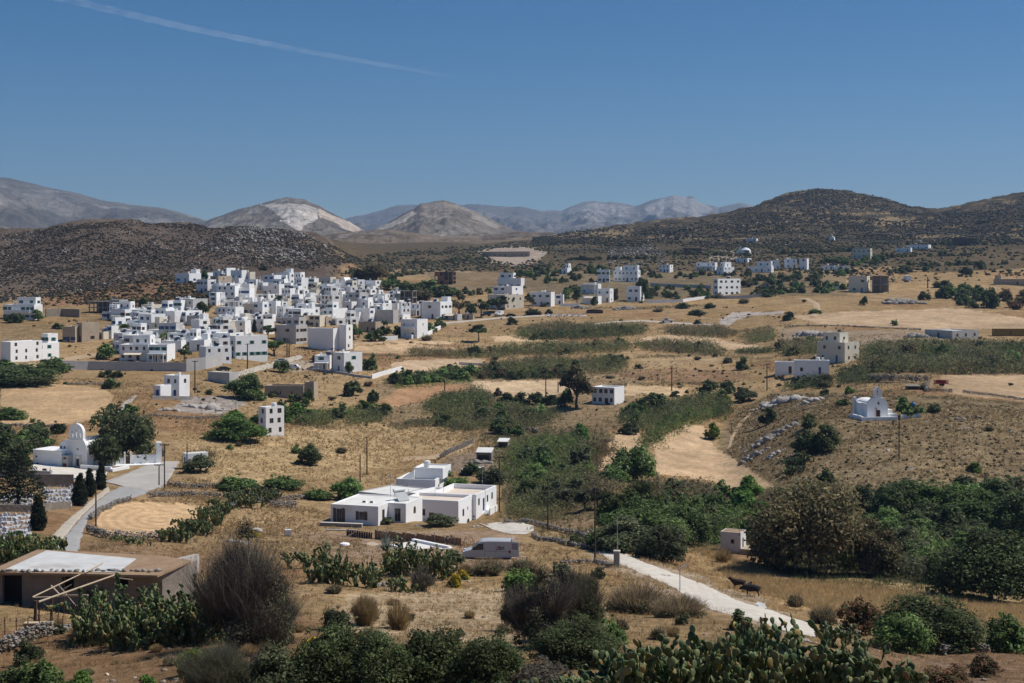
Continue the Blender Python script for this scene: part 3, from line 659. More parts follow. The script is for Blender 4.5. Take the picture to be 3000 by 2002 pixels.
def tree(px, py, w, h, kind, label, cat='tree', name='tree', trunk=.3, d=None, group=None, tr=.035):
    """trunk and limbs below a leafy crown"""
    P = G(px, py) if d is None else at(px, d); k = P.y/F; wm = w*k; hm = h*k; NB[0] += 1
    rg = random.Random(NB[0]*17+3); ng = np.random.default_rng(NB[0]+900)
    t = thing(name, label, cat, P, rg.random()*6.28 if kind != 'palm' else 0, group)
    lod = lod_of(max(w, h)); _, n, s = LODS[lod]
    if kind == 'cypress':
        L = []
        for j in range(26):
            z = .05+.88*j/25; r = .5*min(1, (z+.05)/.22)**.6*(1-.78*z**1.7); a = ng.random()*6.28; L.append((math.cos(a)*.07, math.sin(a)*.07, z, r*.95, r*.95, .07))
        V, Q, C = merge([cloud(L, 5200, .05, [(.060,.085,.036),(.04,.06,.026),(.085,.105,.05)], ng, .3, 2.2, .9)]); V = V*np.array([wm, wm, hm])
        obj('crown', np_mesh('crown', V, Q, LEAF, False, C*.42), t)
        mb = MB(); mb.tube((0, 0, -.3), (0, 0, hm*.5), wm*.07, wm*.03); mb.build('trunk', MATS['bark'], t); return t
    if kind == 'norfolk':
        parts = []
        for j in range(15):
            z = .16+.80*j/14; r = .5*(1-((z-.16)/.84)**1.15)+.03
            for b in range(7):
                a = b*.8976+j*.5+ng.normal()*.1; m = max(6, int(n*.011*r*2)); tt = np.sqrt(ng.random(m))
                Pp = np.stack([np.cos(a)*tt*r, np.sin(a)*tt*r, z-.045*tt+.05*tt**3], 1)+ng.normal(size=(m, 3))*np.array([.022, .022, .010])
                nn = unit(ng.normal(size=(m, 3))*.5+np.array([0, 0, 1])); sz = s*.85*(.7+.6*ng.random(m))
                parts.append(quads(Pp, nn, sz, sz*.5, ng, tint(m, [(.018,.03,.014),(.03,.044,.02)], ng)))
        V, Q, C = merge(parts); V = V*np.array([wm, wm, hm]); obj('crown', np_mesh('crown', V, Q, LEAF, False, C), t)
        mb = MB(); mb.tube((0, 0, -.3), (0, 0, hm), wm*.035, wm*.006, 8)
        for j in range(15):
            z = (.16+.80*j/14)*hm; r = (.5*(1-((z/hm-.16)/.84)**1.15)+.02)*wm
            for b in range(7): a = b*.8976+j*.5; mb.tube((0, 0, z), (math.cos(a)*r, math.sin(a)*r, z-.01*hm), wm*.008, wm*.003, 4)
        mb.build('trunk', MATS['bark'], t); return t
    if kind == 'palm':
        mb = MB(); mb.tube((0, 0, -.3), (.05*hm, 0, hm*.62), wm*.06, wm*.045, 8); mb.build('trunk', MATS['bark'], t)
        V, Q, C = strands(90, ng, LC['green']+LC['dark'], .05, .02, .55, .12, .5, 6, .05, .55); V = V*np.array([wm, wm, wm*.9])+np.array([.05*hm, 0, hm*.62])
        obj('crown', np_mesh('crown', V, Q, LEAF, False, C), t); return t
    k2 = [6, 9, 15, 24, 36][lod]
    if kind == 'umbrella':
        L = [(math.cos(a)*q, math.sin(a)*q, .60+.22*(1-(q/.36)**2)+.05*ng.normal(), .15, .15, .13) for a, q in [(ng.random()*6.28, .36*math.sqrt(ng.random())) for _ in range(k2+8)]]; cl = LC['dark']+LC['green'][:1]; tf = .5
    else:
        cz = trunk
        L = [(x, y, cz+.10+(z)*(1-cz-.12), a, b, c*(1-cz)*1.05) for x, y, z, a, b, c in dome(k2, ng, .36, (.12, .22), .8)] if cz > .19 else [(x, y, z*(.55+.45*ng.random()), a, b, c) for x, y, z, a, b, c in dome(int(k2*1.5), ng, .37, (.12, .22), .8)]
        cl = {'euc': LC['dark']+LC['olive'], 'dense': LC['dark']+LC['green'], 'broad': LC['green']+LC['bright'][:1], 'olive': LC['olive'], 'brown': LC['brown']+LC['olive'][:1], 'conifer': [(.04,.055,.016),(.07,.085,.022),(.05,.07,.02)], 'dark': LC['dark'], 'weep': LC['brown']+LC['scrub']+LC['dark'][:1]}[kind]; tf = trunk+.15
    P_ = [cloud(L, n, s, cl, ng, .22, 2.0)]
    if kind != 'umbrella': P_.append(cloud([(x*1.12, y*1.12, z*1.02+.03, a*.4, b*.4, c*.4) for x, y, z, a, b, c in L]*2, int(n*.35), s*.8, cl, ng, .05, 2.0))
    V, Q, C = merge(P_); V[:, :2] *= .5/np.percentile(np.hypot(V[:, 0], V[:, 1]), 98); V[:, 2] *= 1/np.percentile(V[:, 2], 99.3)
    V = V*np.array([wm, wm*.9, hm]); obj('crown', np_mesh('crown', V, Q, LEAF, False, C), t)
    trunk_mb(hm, wm*tr, rg, 6, tf if kind == 'umbrella' else trunk+.08, .28*wm/hm).build('trunk', MATS['bark'], t, smooth=True)
    return t

def world_poly(poly):
    return [G(*p) for p in poly]
def fill_points(poly, n, rg, hole=0):
    W = world_poly(poly); xs = [p.x for p in W]; ys = [p.y for p in W]; pts = []
    XY = [(p.x, p.y) for p in W]
    for _ in range(60):
        x = rg.uniform(min(xs), max(xs), n); y = rg.uniform(min(ys), max(ys), n)
        ok = inpoly(x, y, XY); pts.append(np.stack([x[ok], y[ok]], 1))
        if sum(map(len, pts)) >= n: break
    return np.concatenate(pts)[:n]
def area(poly):
    W = [(p.x, p.y) for p in world_poly(poly)]
    return abs(sum(a[0]*b[1]-b[0]*a[1] for a, b in zip(W, W[1:]+W[:1])))/2
def reeds(poly, h, kinds, label, name='reed_bed', cat='reeds', dens=1.0, n=None, wd=None, seed=0, mixscale=14):
    """a stand of cane or crop filling a plot of ground; h in metres"""
    rg = np.random.default_rng(seed+hash_s(label)); A = area(poly); d = np.mean([p.y for p in world_poly(poly)])
    wpx = d/F*2.93
    n = n or int(min(9000, max(120, A*dens*3.6*(250/d)**1.2)))
    pts = fill_points(poly, int(n*1.25), rg); ed = min(h*.55, 2.2); pts = pts+rg.normal(size=pts.shape)*ed*np.array([1.0, .8])
    cl = fbm(pts[:, 0]/5.5, pts[:, 1]/5.5, seed+21, 3); XY = [(p.x, p.y) for p in world_poly(poly)]
    inn = inpoly(pts[:, 0], pts[:, 1], XY); keep = (cl+.35*rg.normal(size=len(pts)) > np.where(inn, -.72, -.05)); pts, cl, inn = pts[keep], cl[keep], inn[keep]; n = len(pts)
    z = terr(pts[:, 0], pts[:, 1]); o = pts.mean(0); zo = float(np.mean(z))
    hh = h*(.50+.45*rg.random(n))*(1+.75*cl)*np.where(inn, 1, .6); hh = np.clip(hh, h*.15, h*1.35)
    cols = [np.array(LC[{'green': 'reed', 'brown': 'cane'}.get(q, q)] if isinstance(q, str) else q) for q in kinds]
    mixn = np.clip(.5+1.1*fbm(pts[:, 0]/mixscale, pts[:, 1]/mixscale, seed+11, 3)+.18*rg.normal(size=n), 0, .999); ci = (mixn*len(cols)).astype(int)
    base = np.array([cols[c][rg.integers(0, len(cols[c]))] for c in ci])
    wd = wd or max(.05, wpx*.22)
    parts = []
    # stems
    a = rg.random(n)*6.283; S = np.stack([np.cos(a), np.sin(a), np.zeros(n)], 1)*(wd*.42)*(.6+.8*rg.random((n, 1)))
    B = np.stack([pts[:, 0]-o[0], pts[:, 1]-o[1], z-zo-.1], 1); lean = (rg.normal(size=(n, 3))*np.array([.2, .2, 0])+np.array([.10, 0, 0]))*hh[:, None]
    Tp = B+np.stack([np.zeros(n), np.zeros(n), hh], 1)+lean; M = (B+Tp)/2
    V = np.stack([B-S, B+S, Tp+S*.25, Tp-S*.25], 1).reshape(-1, 3); c = base*(1+.2*rg.normal(size=(n, 1)))
    parts.append((V, np.arange(4*n).reshape(n, 4), np.repeat(np.clip(c, .01, 1), 4, 0)))
    # leaf tufts along the upper stem
    for k in range(6):
        f = .12+.92*rg.random((n, 1)); P = B*(1-f)+Tp*f+rg.normal(size=(n, 3))*np.array([.13, .13, .05])*h
        nn = unit(rg.normal(size=(n, 3))+np.array([0, 0, .5])); L = (wd*1.5+.09*h)*(.6+.8*rg.random(n))
        parts.append(quads(P, nn, L, np.maximum(L*.26, wd*.5), rg, np.clip(base*(1+.28*rg.normal(size=(n, 1))), .008, 1)))
    V, Q, C = merge(parts)
    ob = obj(name, np_mesh(name, V, Q, REED, False, C), None, (o[0], o[1], zo)); return tag(ob, label, cat)
# ------------------------------------------------------------------ prickly pear
def pad_mesh_arrays():
    """one cactus joint: a thick flat oval, base at the origin, 1 tall"""
    V = []; n = 8; ring = []
    for z, r in ((.0, .10), (.12, .22), (.32, .36), (.58, .43), (.80, .37), (.94, .20)):
        for i in range(n): t = 6.283*i/n; V.append((math.cos(t)*r, math.sin(t)*r*.24, z))
    V.append((0, 0, 1.0)); m = len(V)-1; Q = []
    for j in range(5):
        for i in range(n): Q.append((j*n+i, j*n+(i+1) % n, (j+1)*n+(i+1) % n, (j+1)*n+i))
    for i in range(0, n, 2): Q.append((5*n+i, 5*n+(i+1) % n, 5*n+(i+2) % n, m))
    return np.array(V), np.array(Q)
PV_, PQ_ = pad_mesh_arrays()
def cactus(px, py, w, h, label, d=None, npads=None, pad=.34, wide=None, name='prickly_pear', kind='mid'):
    P = G(px, py) if d is None else at(px, d); k = P.y/F; wm = w*k; hm = h*k; NB[0] += 1; rg = np.random.default_rng(NB[0]*5+2)
    P = at(px, P.y+min(wm*.3, 2.5)); dep = min(wm*.75, 5.0)
    npads = int(np.clip(wm*dep*max(hm, .8)*(34 if P.y > 70 else 110), 200, 2600)) if not npads or npads > 400 else npads
    fr = []      # frames: origin, up, face normal, size
    roots = max(6, int(npads/26))
    for r in range(roots):
        x = rg.uniform(-.5, .5); y = rg.uniform(-.5, .5)
        if x*x+y*y > .25: x *= .7; y *= .7
        hl = max(.25, hm-pad*.6)*(1-1.1*(x*x+y*y*.6))*(.8+.35*rg.random()); o = np.array([x*wm, y*dep, float(terr(P.x+x*wm, P.y+y*dep))-P.z-.05]); z0 = o[2]
        q = [(o, unit(np.array([rg.normal()*.35, rg.normal()*.35, 1.0])), rg.random()*6.28, 0)]; cnt = 0
        while q and cnt < 46:
            o_, u_, ang, g = q.pop(-1 if rg.random() < .7 else 0); s = pad*(.75+.5*rg.random())*(.85 if g > 2 else 1); cnt += 1
            t_ = unit(np.cross(u_, [math.cos(ang), math.sin(ang), .1])); fr.append((o_, u_, t_, s))
            tip = o_+u_*s*.9
            if tip[2]-z0 < hl:
                for c in range(rg.integers(1, 4)):
                    u2 = unit(u_*.8+t_*rg.normal()*.75+rg.normal(size=3)*.35+np.array([0, 0, .6]))
                    q.append((o_+u_*s*(.72+.2*rg.random())+t_*rg.normal()*.12*s, u2, ang+rg.normal()*.9, g+1))
        if len(fr) > npads: break
    O = np.array([f[0] for f in fr]); U = np.array([f[1] for f in fr]); T = np.array([f[2] for f in fr]); B = np.cross(T, U); Sz = np.array([f[3] for f in fr]); n = len(fr)
    V = O[:, None]+(PV_[None, :, 0:1]*T[:, None]+PV_[None, :, 1:2]*B[:, None]+PV_[None, :, 2:3]*U[:, None])*Sz[:, None, None]
    cols = {'mid': [(.10,.145,.052),(.14,.18,.072),(.05,.085,.03),(.2,.21,.10),(.06,.10,.034)], 'pale': [(.15,.185,.08),(.10,.14,.055),(.24,.24,.115),(.06,.095,.036),(.045,.07,.028)]}[kind]
    C = tint(n, cols, rg, .15); y = rg.random(n) < .10; C[y] = tint(int(y.sum()), [(.30,.23,.08),(.22,.16,.07)], rg, .15)
    Q = (PQ_[None]+np.arange(n)[:, None, None]*len(PV_)).reshape(-1, 4)
    me = np_mesh(name, V.reshape(-1, 3), Q, PADM, True, np.repeat(C, len(PV_), 0))
    return tag(obj(name, me, None, P), label, 'cactus')
# ------------------------------------------------------------------ rocks and dry-stone walls
ICO = None
def ico():
    global ICO
    if ICO is None:
        bm = bmesh.new(); bmesh.ops.create_icosphere(bm, subdivisions=2, radius=1); bm.verts.ensure_lookup_table()
        ICO = (np.array([v.co[:] for v in bm.verts]), np.array([[v.index for v in f.verts] for f in bm.faces])); bm.free()
    return ICO
def ico1():
    bm = bmesh.new(); bmesh.ops.create_icosphere(bm, subdivisions=1, radius=1)
    r = (np.array([v.co[:] for v in bm.verts]), np.array([[v.index for v in f.verts] for f in bm.faces])); bm.free(); return r
ICO1 = ico1()
def stones(C, Sx, rg, base=None):
    """many angular stones in one go: centres C, radii Sx (n,3)"""
    v, f = base or ICO1; n = len(C)
    J = 1+.28*rg.normal(size=(n, len(v), 1)); W = v[None]*np.clip(J, .5, 1.5)*Sx[:, None]
    a = rg.random(n)*6.283; ca, sa = np.cos(a)[:, None], np.sin(a)[:, None]
    X = W[..., 0]*ca-W[..., 1]*sa; Y = W[..., 0]*sa+W[..., 1]*ca
    V = np.stack([X, Y, W[..., 2]], -1)+C[:, None]
    return V.reshape(-1, 3), (f[None]+np.arange(n)[:, None, None]*len(v)).reshape(-1, 3)
def stone_wall(pts, h, label, th=.7, name='dry_stone_wall', mat='rock', ragged=.3, cat='stone wall'):
    """rubble laid along a line of ground pixels, h metres high"""
    W = [G(*p) for p in pts]; rg = np.random.default_rng(hash_s(label)); C = []; S_ = []
    for a, b in zip(W[:-1], W[1:]):
        L = (b-a).length; d = (a.y+b.y)/2; s = max(.16, d/F*2.0); m = max(2, int(L/s*h/s*1.15))
        t = rg.random(m); x = a.x+(b.x-a.x)*t; y = a.y+(b.y-a.y)*t; hh = h*(1-ragged*rg.random(m)**2*1.5)*np.sqrt(rg.random(m))
        n_ = np.array([-(b.y-a.y), b.x-a.x])/max(L, .01); o = rg.uniform(-.5, .5, m)*th*(1-.4*hh/h)
        x = x+n_[0]*o; y = y+n_[1]*o; C.append(np.stack([x, y, terr(x, y)+hh*.92], 1)); S_.append(np.abs(rg.normal(1, .25, (m, 3)))*s*np.array([.75, .6, .48]))
    C = np.concatenate(C); S_ = np.concatenate(S_); o = C.mean(0)
    V, Q = stones(C-o, S_, rg); ob = obj(name, np_mesh(name, V, Q, MATS[mat]), None, o); return tag(ob, label, cat)
def outcrop(px, py, w, h, label, n=14, mat='rock', name='rock_outcrop', cat='rock', flat=.6, d=None):
    """a knot of angular bedrock: low broken blocks grown together"""
    P = G(px, py) if d is None else at(px, d); k = P.y/F; wm = w*k; hm = h*k; NB[0] += 1; rg = np.random.default_rng(NB[0]+77)
    dp = min(wm*.55, hm*4.5); P = at(px, P.y+dp*.4); v, f = ico(); V = []; Q = []; m = n*4 if n > 1 else 1
    for i in range(m):
        r = (wm*(.035+.11*rg.random()**2)) if n > 1 else wm*.5
        x, y = (rg.normal()*.24*wm, rg.normal()*.24*dp) if n > 1 else (0, 0); x = float(np.clip(x, -.5*wm, .5*wm))
        z = float(terr(P.x+x, P.y+y))-P.z; e = max(.25, 1-(x/wm*2)**2); hz_ = min(hm*(.25+.5*rg.random())*e, r*.9) if n > 1 else hm*.8
        s = v*np.array([1, 1, 1]); dd = unit(rg.normal(size=(9, 3))); lim = .55+.35*rg.random(9)
        for q in range(9): t = np.maximum(s@dd[q]-lim[q], 0); s = s-t[:, None]*dd[q]
        s = s*(1+.10*rg.normal(size=(len(v), 1))); a = rg.random()*6.28; ca, sa = math.cos(a), math.sin(a); s = np.stack([s[:, 0]*ca-s[:, 1]*sa, s[:, 0]*sa+s[:, 1]*ca, s[:, 2]], 1)
        V.append(s*np.array([r*1.25, r*.9, hz_])+np.array([x, y, z+hz_*.25])); Q.append(f+i*len(v))
    ob = obj(name, np_mesh(name, np.concatenate(V), np.concatenate(Q), MATS[mat]), None, P); return tag(ob, label, cat)

def thicket(poly, n, sz, kinds, label, ratio=.62, seed=1):
    """a hedge or thicket: bushes growing into one another over a plot; sz = width range in metres"""
    rg = np.random.default_rng(seed+hash_s(label)); W = fill_points(poly, n, rg); r = random.Random(seed); o = W.mean(0); zo = float(terr(*o)); parts = []
    for x, y in W:
        w = r.uniform(*sz); h = w*ratio*r.uniform(.7, 1.25); me = bush_mesh(r.choice(kinds), lod_of(w*F/y), r.randint(0, 2)); nv = len(me.vertices)
        V = np.empty(nv*3, np.float32); me.vertices.foreach_get('co', V); V = V.reshape(-1, 3)*np.array([w, w*.85, h]); C = np.empty(nv*4, np.float32); me.attributes['Col'].data.foreach_get('color', C)
        a = r.random()*6.28; V = np.stack([V[:, 0]*math.cos(a)-V[:, 1]*math.sin(a)+x-o[0], V[:, 0]*math.sin(a)+V[:, 1]*math.cos(a)+y-o[1], V[:, 2]+float(terr(x, y))-zo-.04*h], 1)
        parts.append((V, np.arange(nv).reshape(-1, 4), C.reshape(-1, 4)[:, :3]*r.uniform(.8, 1.25)))
    V, Q, C = merge(parts); return tag(obj('hedge', np_mesh('hedge', V, Q, LEAF, False, C), None, (o[0], o[1], zo)), label, 'hedge')
# ------------------------------------------------------------------ ground cover nobody could count
DRYC = [(.50,.36,.19),(.44,.30,.15),(.56,.42,.24)]
NOG = np.zeros(XG.shape, bool)
for poly_ in ([(1415,742),(1450,728),(1550,727),(1588,742),(1560,762),(1520,772),(1450,764)], [(1738,1603),(1815,1616),(1942,1670),(2083,1723),(2262,1791),(2390,1830),(2390,1866),(2185,1811),(2032,1760),(1917,1697),(1784,1640),(1738,1610)], [(190,1640),(150,1600),(240,1490),(318,1425),(300,1412),(395,1378),(490,1352),(528,1352),(492,1410),(440,1444),(334,1477),(241,1563),(225,1640)], [(80,1360),(230,1370),(310,1384),(300,1414),(108,1396)], [(1400,1535),(1470,1530),(1562,1540),(1540,1566),(1440,1552)], [(965,1460),(1460,1430),(1460,1545),(1110,1545),(965,1533)], [(1060,1578),(1250,1575),(1260,1615),(1080,1618)]):
    NOG |= inpoly(UG, PYG, poly_)
FUZ = fbm(XG/18, YG/18, 301, 4); FUZ2 = fbm(XG/18+40, YG/18, 305, 4)
def scatter_pts(n, poly, seed, thr=None, sc_=20.0):
    """random ground points inside a picture polygon's patch of land, thinned by noise"""
    rg = np.random.default_rng(seed); ins = np.zeros(XG.shape, bool)
    xs = [p[0] for p in poly]; ys = [p[1] for p in poly]
    bb = (UG > min(xs)) & (UG < max(xs)) & (PYG > min(ys)) & (PYG < max(ys)) & (DS[:, None] > 32) & (DS[:, None] < 1900) & (PYG <= PMIN+1.5)
    ii = np.nonzero(bb); k = inpoly(PU[ii]+FUZ[ii]*F/YG[ii]*5, PV[ii]+FUZ2[ii]*F/YG[ii]*1.6, poly); r, c = ii[0][k], ii[1][k]
    k = (LAB[r, c] == 0) & ~NOG[r, c]; r, c = r[k], c[k]
    # weight by real area so that plants spread evenly over the land
    wgt = YG[r, c]**2*1.0; wgt = wgt/wgt.sum(); j = rg.choice(len(r), n, p=wgt)
    d = YG[r[j], c[j]]*(1+rg.uniform(-.003, .003, n)); u = UG[r[j], c[j]]+rg.uniform(-3, 3, n)
    x = (u-1500)/F*d
    if thr is not None: k = fbm(x/sc_, d/sc_, seed, 4)+.25*rg.normal(size=n) > thr; x, d = x[k], d[k]
    return x, d, terr(x, d), rg
def scrub_field(n, poly, r, cols, label, name, seed, thr=None, sc_=25., hgt=.7, mat=None, rock=False):
    x, y, z, rg = scatter_pts(n, poly, seed, thr, sc_); m = len(x)
    s = r*(.45+1.0*rg.random(m)**2); S_ = np.stack([s, s, s*hgt], 1)
    V, Q = stones(np.stack([x, y, z+s*hgt*(.15 if rock else .35)], 1), S_, rg)
    C = np.repeat(tint(m, cols, rg, .25), len(ICO1[0]), 0)*(1+.25*rg.normal(size=(len(V), 1)))
    ob = obj(name, np_mesh(name, V, Q, mat or LEAF, False, np.clip(C, .005, 1))); return tag(ob, label, 'ground cover', kind='stuff')
def grass_tufts(n, poly, h, cols, label, seed, thr=None, blades=9, name='dry_grass', wmul=1.0, sc_=8.):
    x, y, z, rg = scatter_pts(n, poly, seed, thr, sc_); m = len(x)
    hh = h*(.4+.9*rg.random(m)); k = blades
    X = np.repeat(x, k)+rg.normal(size=m*k)*np.repeat(hh, k)*.22; Y = np.repeat(y, k)+rg.normal(size=m*k)*np.repeat(hh, k)*.22; Z = np.repeat(z, k)-.03
    H = np.repeat(hh, k)*(.55+.6*rg.random(m*k)); w = np.repeat(y, k)/F*2.93*.22*wmul; a = rg.random(m*k)*6.283
    S_ = np.stack([np.cos(a)*w, np.sin(a)*w, 0*a], 1); B = np.stack([X, Y, Z], 1); ln = rg.normal(size=(m*k, 3))*H[:, None]*.38; ln[:, 2] = H
    V = np.stack([B-S_, B+S_, B+ln], 1).reshape(-1, 3); C = np.repeat(tint(m*k, cols, rg, .2)*np.repeat(1+.2*rg.normal(size=(m, 1)), k, 0), 3, 0)
    ob = obj(name, np_mesh(name, V, np.arange(3*m*k).reshape(-1, 3), REED, False, np.clip(C, .01, 1))); return tag(ob, label, 'grass', kind='stuff')
ROCKC = leaf_mat('hill_stone', .0, .0, 1.0)
HILL_L = [(-80,705),(0,690),(200,662),(400,645),(520,660),(700,660),(800,668),(900,690),(1000,735),(1060,765),(900,790),(640,790),(500,800),(300,845),(100,875),(-80,900)]
scrub_field(30000, HILL_L, .55, [(.066,.053,.036),(.085,.067,.046),(.062,.060,.034),(.056,.047,.033)], 'dark brown scrub covering the rocky left hill', 'hill_scrub', 3, -.2, 40)
scrub_field(3000, HILL_L, .65, [(.22,.20,.175),(.175,.158,.14),(.27,.245,.22)], 'pale boulders strewn over the left hill', 'hill_boulders', 5, .22, 60, .8, ROCKC, True)
scrub_field(1800, [(640,680),(760,662),(880,680),(985,735),(900,775),(760,760),(660,730)], .8, [(.25,.23,.205),(.2,.185,.165),(.30,.275,.25)], 'crowded grey boulders on the shoulder of the left hill', 'hill_boulders', 6, .05, 26, .9, ROCKC, True)
HILL_R = [(1560,690),(1800,665),(2017,655),(2170,620),(2298,575),(2400,552),(2490,556),(2617,585),(2745,620),(2808,618),(3000,575),(3090,570),(3090,715),(2600,720),(2300,730),(1900,715),(1560,720)]
scrub_field(34000, HILL_R, .9, [(.062,.060,.030),(.080,.068,.040),(.052,.054,.025),(.10,.08,.048)], 'olive and brown scrub covering the right hill', 'hill_scrub', 7, -.2, 50)
scrub_field(1300, HILL_R, 1.0, [(.36,.33,.29),(.28,.26,.23)], 'scattered pale stones on the right hill', 'hill_boulders', 8, .2, 70, .8, ROCKC, True)
MID = [(900,770),(1200,735),(1500,712),(1900,705),(2300,715),(3080,700),(3080,820),(2600,830),(2300,800),(1900,800),(1500,790),(1200,800),(1000,810)]
scrub_field(13000, MID, 1.0, [(.075,.082,.04),(.10,.095,.05),(.085,.072,.045)], 'dark low scrub between the upper fields', 'hill_scrub', 9, .02, 60)
scrub_field(800, [(1780,735),(1900,715),(1960,760),(1900,785),(1780,790)], .8, [(.25,.23,.21),(.2,.185,.17)], 'pale boulders on the scrubby bank behind the far villas', 'hill_boulders', 10, -.1, 30, .9, ROCKC, True)
scrub_field(2600, [(80,880),(300,845),(480,805),(620,845),(620,905),(420,905),(250,895),(90,905)], .9, [(.07,.065,.03),(.10,.075,.04),(.2,.13,.06)], 'low bushes on the red slope above the village', 'hill_scrub', 12, -.1, 25)
KN = [(2090,1335),(2160,1210),(2260,1155),(2420,1155),(2700,1170),(3080,1185),(3080,1520),(2600,1500),(2300,1440),(2160,1370)]
scrub_field(3600, KN, .26, [(.15,.118,.066),(.18,.14,.08),(.12,.105,.052),(.2,.15,.09)], 'brown cushion scrub covering the chapel knoll', 'cushion_scrub', 14, -.25, 9, .75)
scrub_field(500, KN, .26, [(.36,.33,.29),(.28,.25,.22)], 'stones lying on the chapel knoll', 'loose_stones', 15, .05, 9, .7, ROCKC, True)
grass_tufts(11000, KN, .5, DRYC+[(.2,.15,.08),(.14,.12,.06)], 'dry tussock grass on the chapel knoll', 16, -.3)
FORE = [(-80,1590),(500,1590),(900,1560),(1500,1580),(1740,1650),(2200,1830),(2500,1850),(3080,1880),(3080,2200),(-80,2200)]
grass_tufts(16000, FORE, .34, DRYC+[(.44,.27,.13),(.36,.23,.11)], 'dry straw grass on the near slope', 20, -.25)
grass_tufts(3500, FORE, .5, [(.12,.12,.055),(.16,.14,.07),(.2,.16,.08)], 'grey green weeds on the near slope', 21, .12, 8)
grass_tufts(9000, [(500,1230),(1000,1210),(1450,1240),(1330,1400),(1000,1450),(520,1450)], .45, DRYC+[(.42,.29,.14)], 'golden grass on the slope behind the white house', 22, -.2)
grass_tufts(4200, [(1750,1560),(2100,1620),(2180,1720),(2350,1790),(2330,1850),(2000,1780),(1740,1660)], .4, DRYC, 'dry grass along the white track', 23, -.1)
grass_tufts(5000, [(-80,1120),(460,1110),(480,1250),(300,1330),(-80,1330)], .5, DRYC, 'dry grass in the left meadow', 24, .0)
grass_tufts(6000, [(400,1400),(900,1440),(1000,1560),(500,1600),(240,1620)], .35, DRYC+[(.3,.2,.1)], 'dry grass beside the round stubble field', 25, -.15)
scrub_field(1500, FORE, .15, [(.36,.31,.26),(.27,.23,.19)], 'small stones on the near slope', 'loose_stones', 27, .1, 8, .6, ROCKC, True)
scrub_field(2500, [(-80,930),(600,900),(1300,930),(2300,900),(3080,960),(3080,1180),(2300,1140),(1500,1240),(700,1260),(-80,1300)], .5, [(.085,.075,.036),(.12,.095,.05),(.06,.06,.028)], 'low weeds dotted over the valley fields', 'field_scrub', 28, .15, 25, .8)
VAL = [(700,1000),(1300,960),(2300,980),(3080,1000),(3080,1130),(2250,1150),(1900,1250),(1500,1330),(1000,1330),(500,1240),(560,1110)]
grass_tufts(12000, VAL, .7, [(.19,.175,.085),(.25,.20,.105),(.15,.145,.066),(.34,.26,.14)], 'olive and straw weeds over the valley floor', 31, .08, 7, sc_=22.)
grass_tufts(9000, [(1450,1240),(1800,1250),(2200,1440),(2300,1620),(1800,1620),(1450,1520),(1400,1330)], .6, [(.13,.14,.06),(.18,.17,.08),(.1,.11,.05),(.26,.21,.11)], 'green and straw undergrowth in the valley bottom', 32, -.2, 8, sc_=12.)
grass_tufts(6000, [(2250,1430),(3080,1480),(3080,1760),(2750,1720),(2300,1690),(2200,1600)], .7, [(.08,.11,.04),(.12,.14,.055),(.07,.08,.035)], 'green undergrowth of the right thicket', 33, -.4, 8, sc_=12.)
grass_tufts(11000, [(2020,1604),(2240,1684),(2500,1690),(2770,1724),(3080,1768),(3080,1870),(2800,1834),(2600,1842),(2290,1776),(2110,1700)], .5, [(.55,.40,.20),(.5,.35,.17),(.6,.45,.24)], 'tall golden grass of the lower right field', 35, -.6, 9, sc_=9.)
# ------------------------------------------------------------------ buildings
def wall_open(mb, o, dx, w, h, ops, depth=.16, m=0, zb=0.0):
    """a wall face from o along dx, w long and h high, with openings (x, z, w, h, arch) and reveals pushed in"""
    dx = Vector(dx).normalized(); o = Vector(o); up = Vector((0, 0, 1)); inn = up.cross(dx)      # points into the house
    def P(x, z, k=0.0): return o+dx*x+up*z+inn*k
    xs = sorted({0.0, w}|{round(v, 4) for q in ops for v in (q[0], q[0]+q[2])}); zs = sorted({zb, h}|{round(v, 4) for q in ops for v in (q[1], q[1]+q[3])})
    for x0, x1 in zip(xs[:-1], xs[1:]):
        for z0, z1 in zip(zs[:-1], zs[1:]):
            cx, cz = (x0+x1)/2, (z0+z1)/2
            if any(q[0] < cx < q[0]+q[2] and q[1] < cz < q[1]+q[3] for q in ops): continue
            mb.add([P(x0, z0), P(x1, z0), P(x1, z1), P(x0, z1)], [(0, 1, 2, 3)], m)
    for q in ops:
        x, z, ww, hh = q[:4]; arch = len(q) > 4 and q[4]
        if arch:
            r = ww/2; zc = z+hh-r; A = [(x+r-r*math.cos(t), zc+r*math.sin(t)) for t in np.linspace(0, math.pi, 11)]
            out = [(x, z)]+A+[(x+ww, z)]
            for half, c in ((A[:6], (x, z+hh)), (A[5:], (x+ww, z+hh))):
                mb.add([P(*c)]+[P(*a) for a in half], [(0, i, i+1) for i in range(1, len(half))], m)
        else: out = [(x, z), (x, z+hh), (x+ww, z+hh), (x+ww, z)]
        n = len(out); mb.add([P(*a) for a in out]+[P(*a, depth) for a in out], [(i, (i+1) % n, n+(i+1) % n, n+i) for i in range(n)], m)
WIN = {}
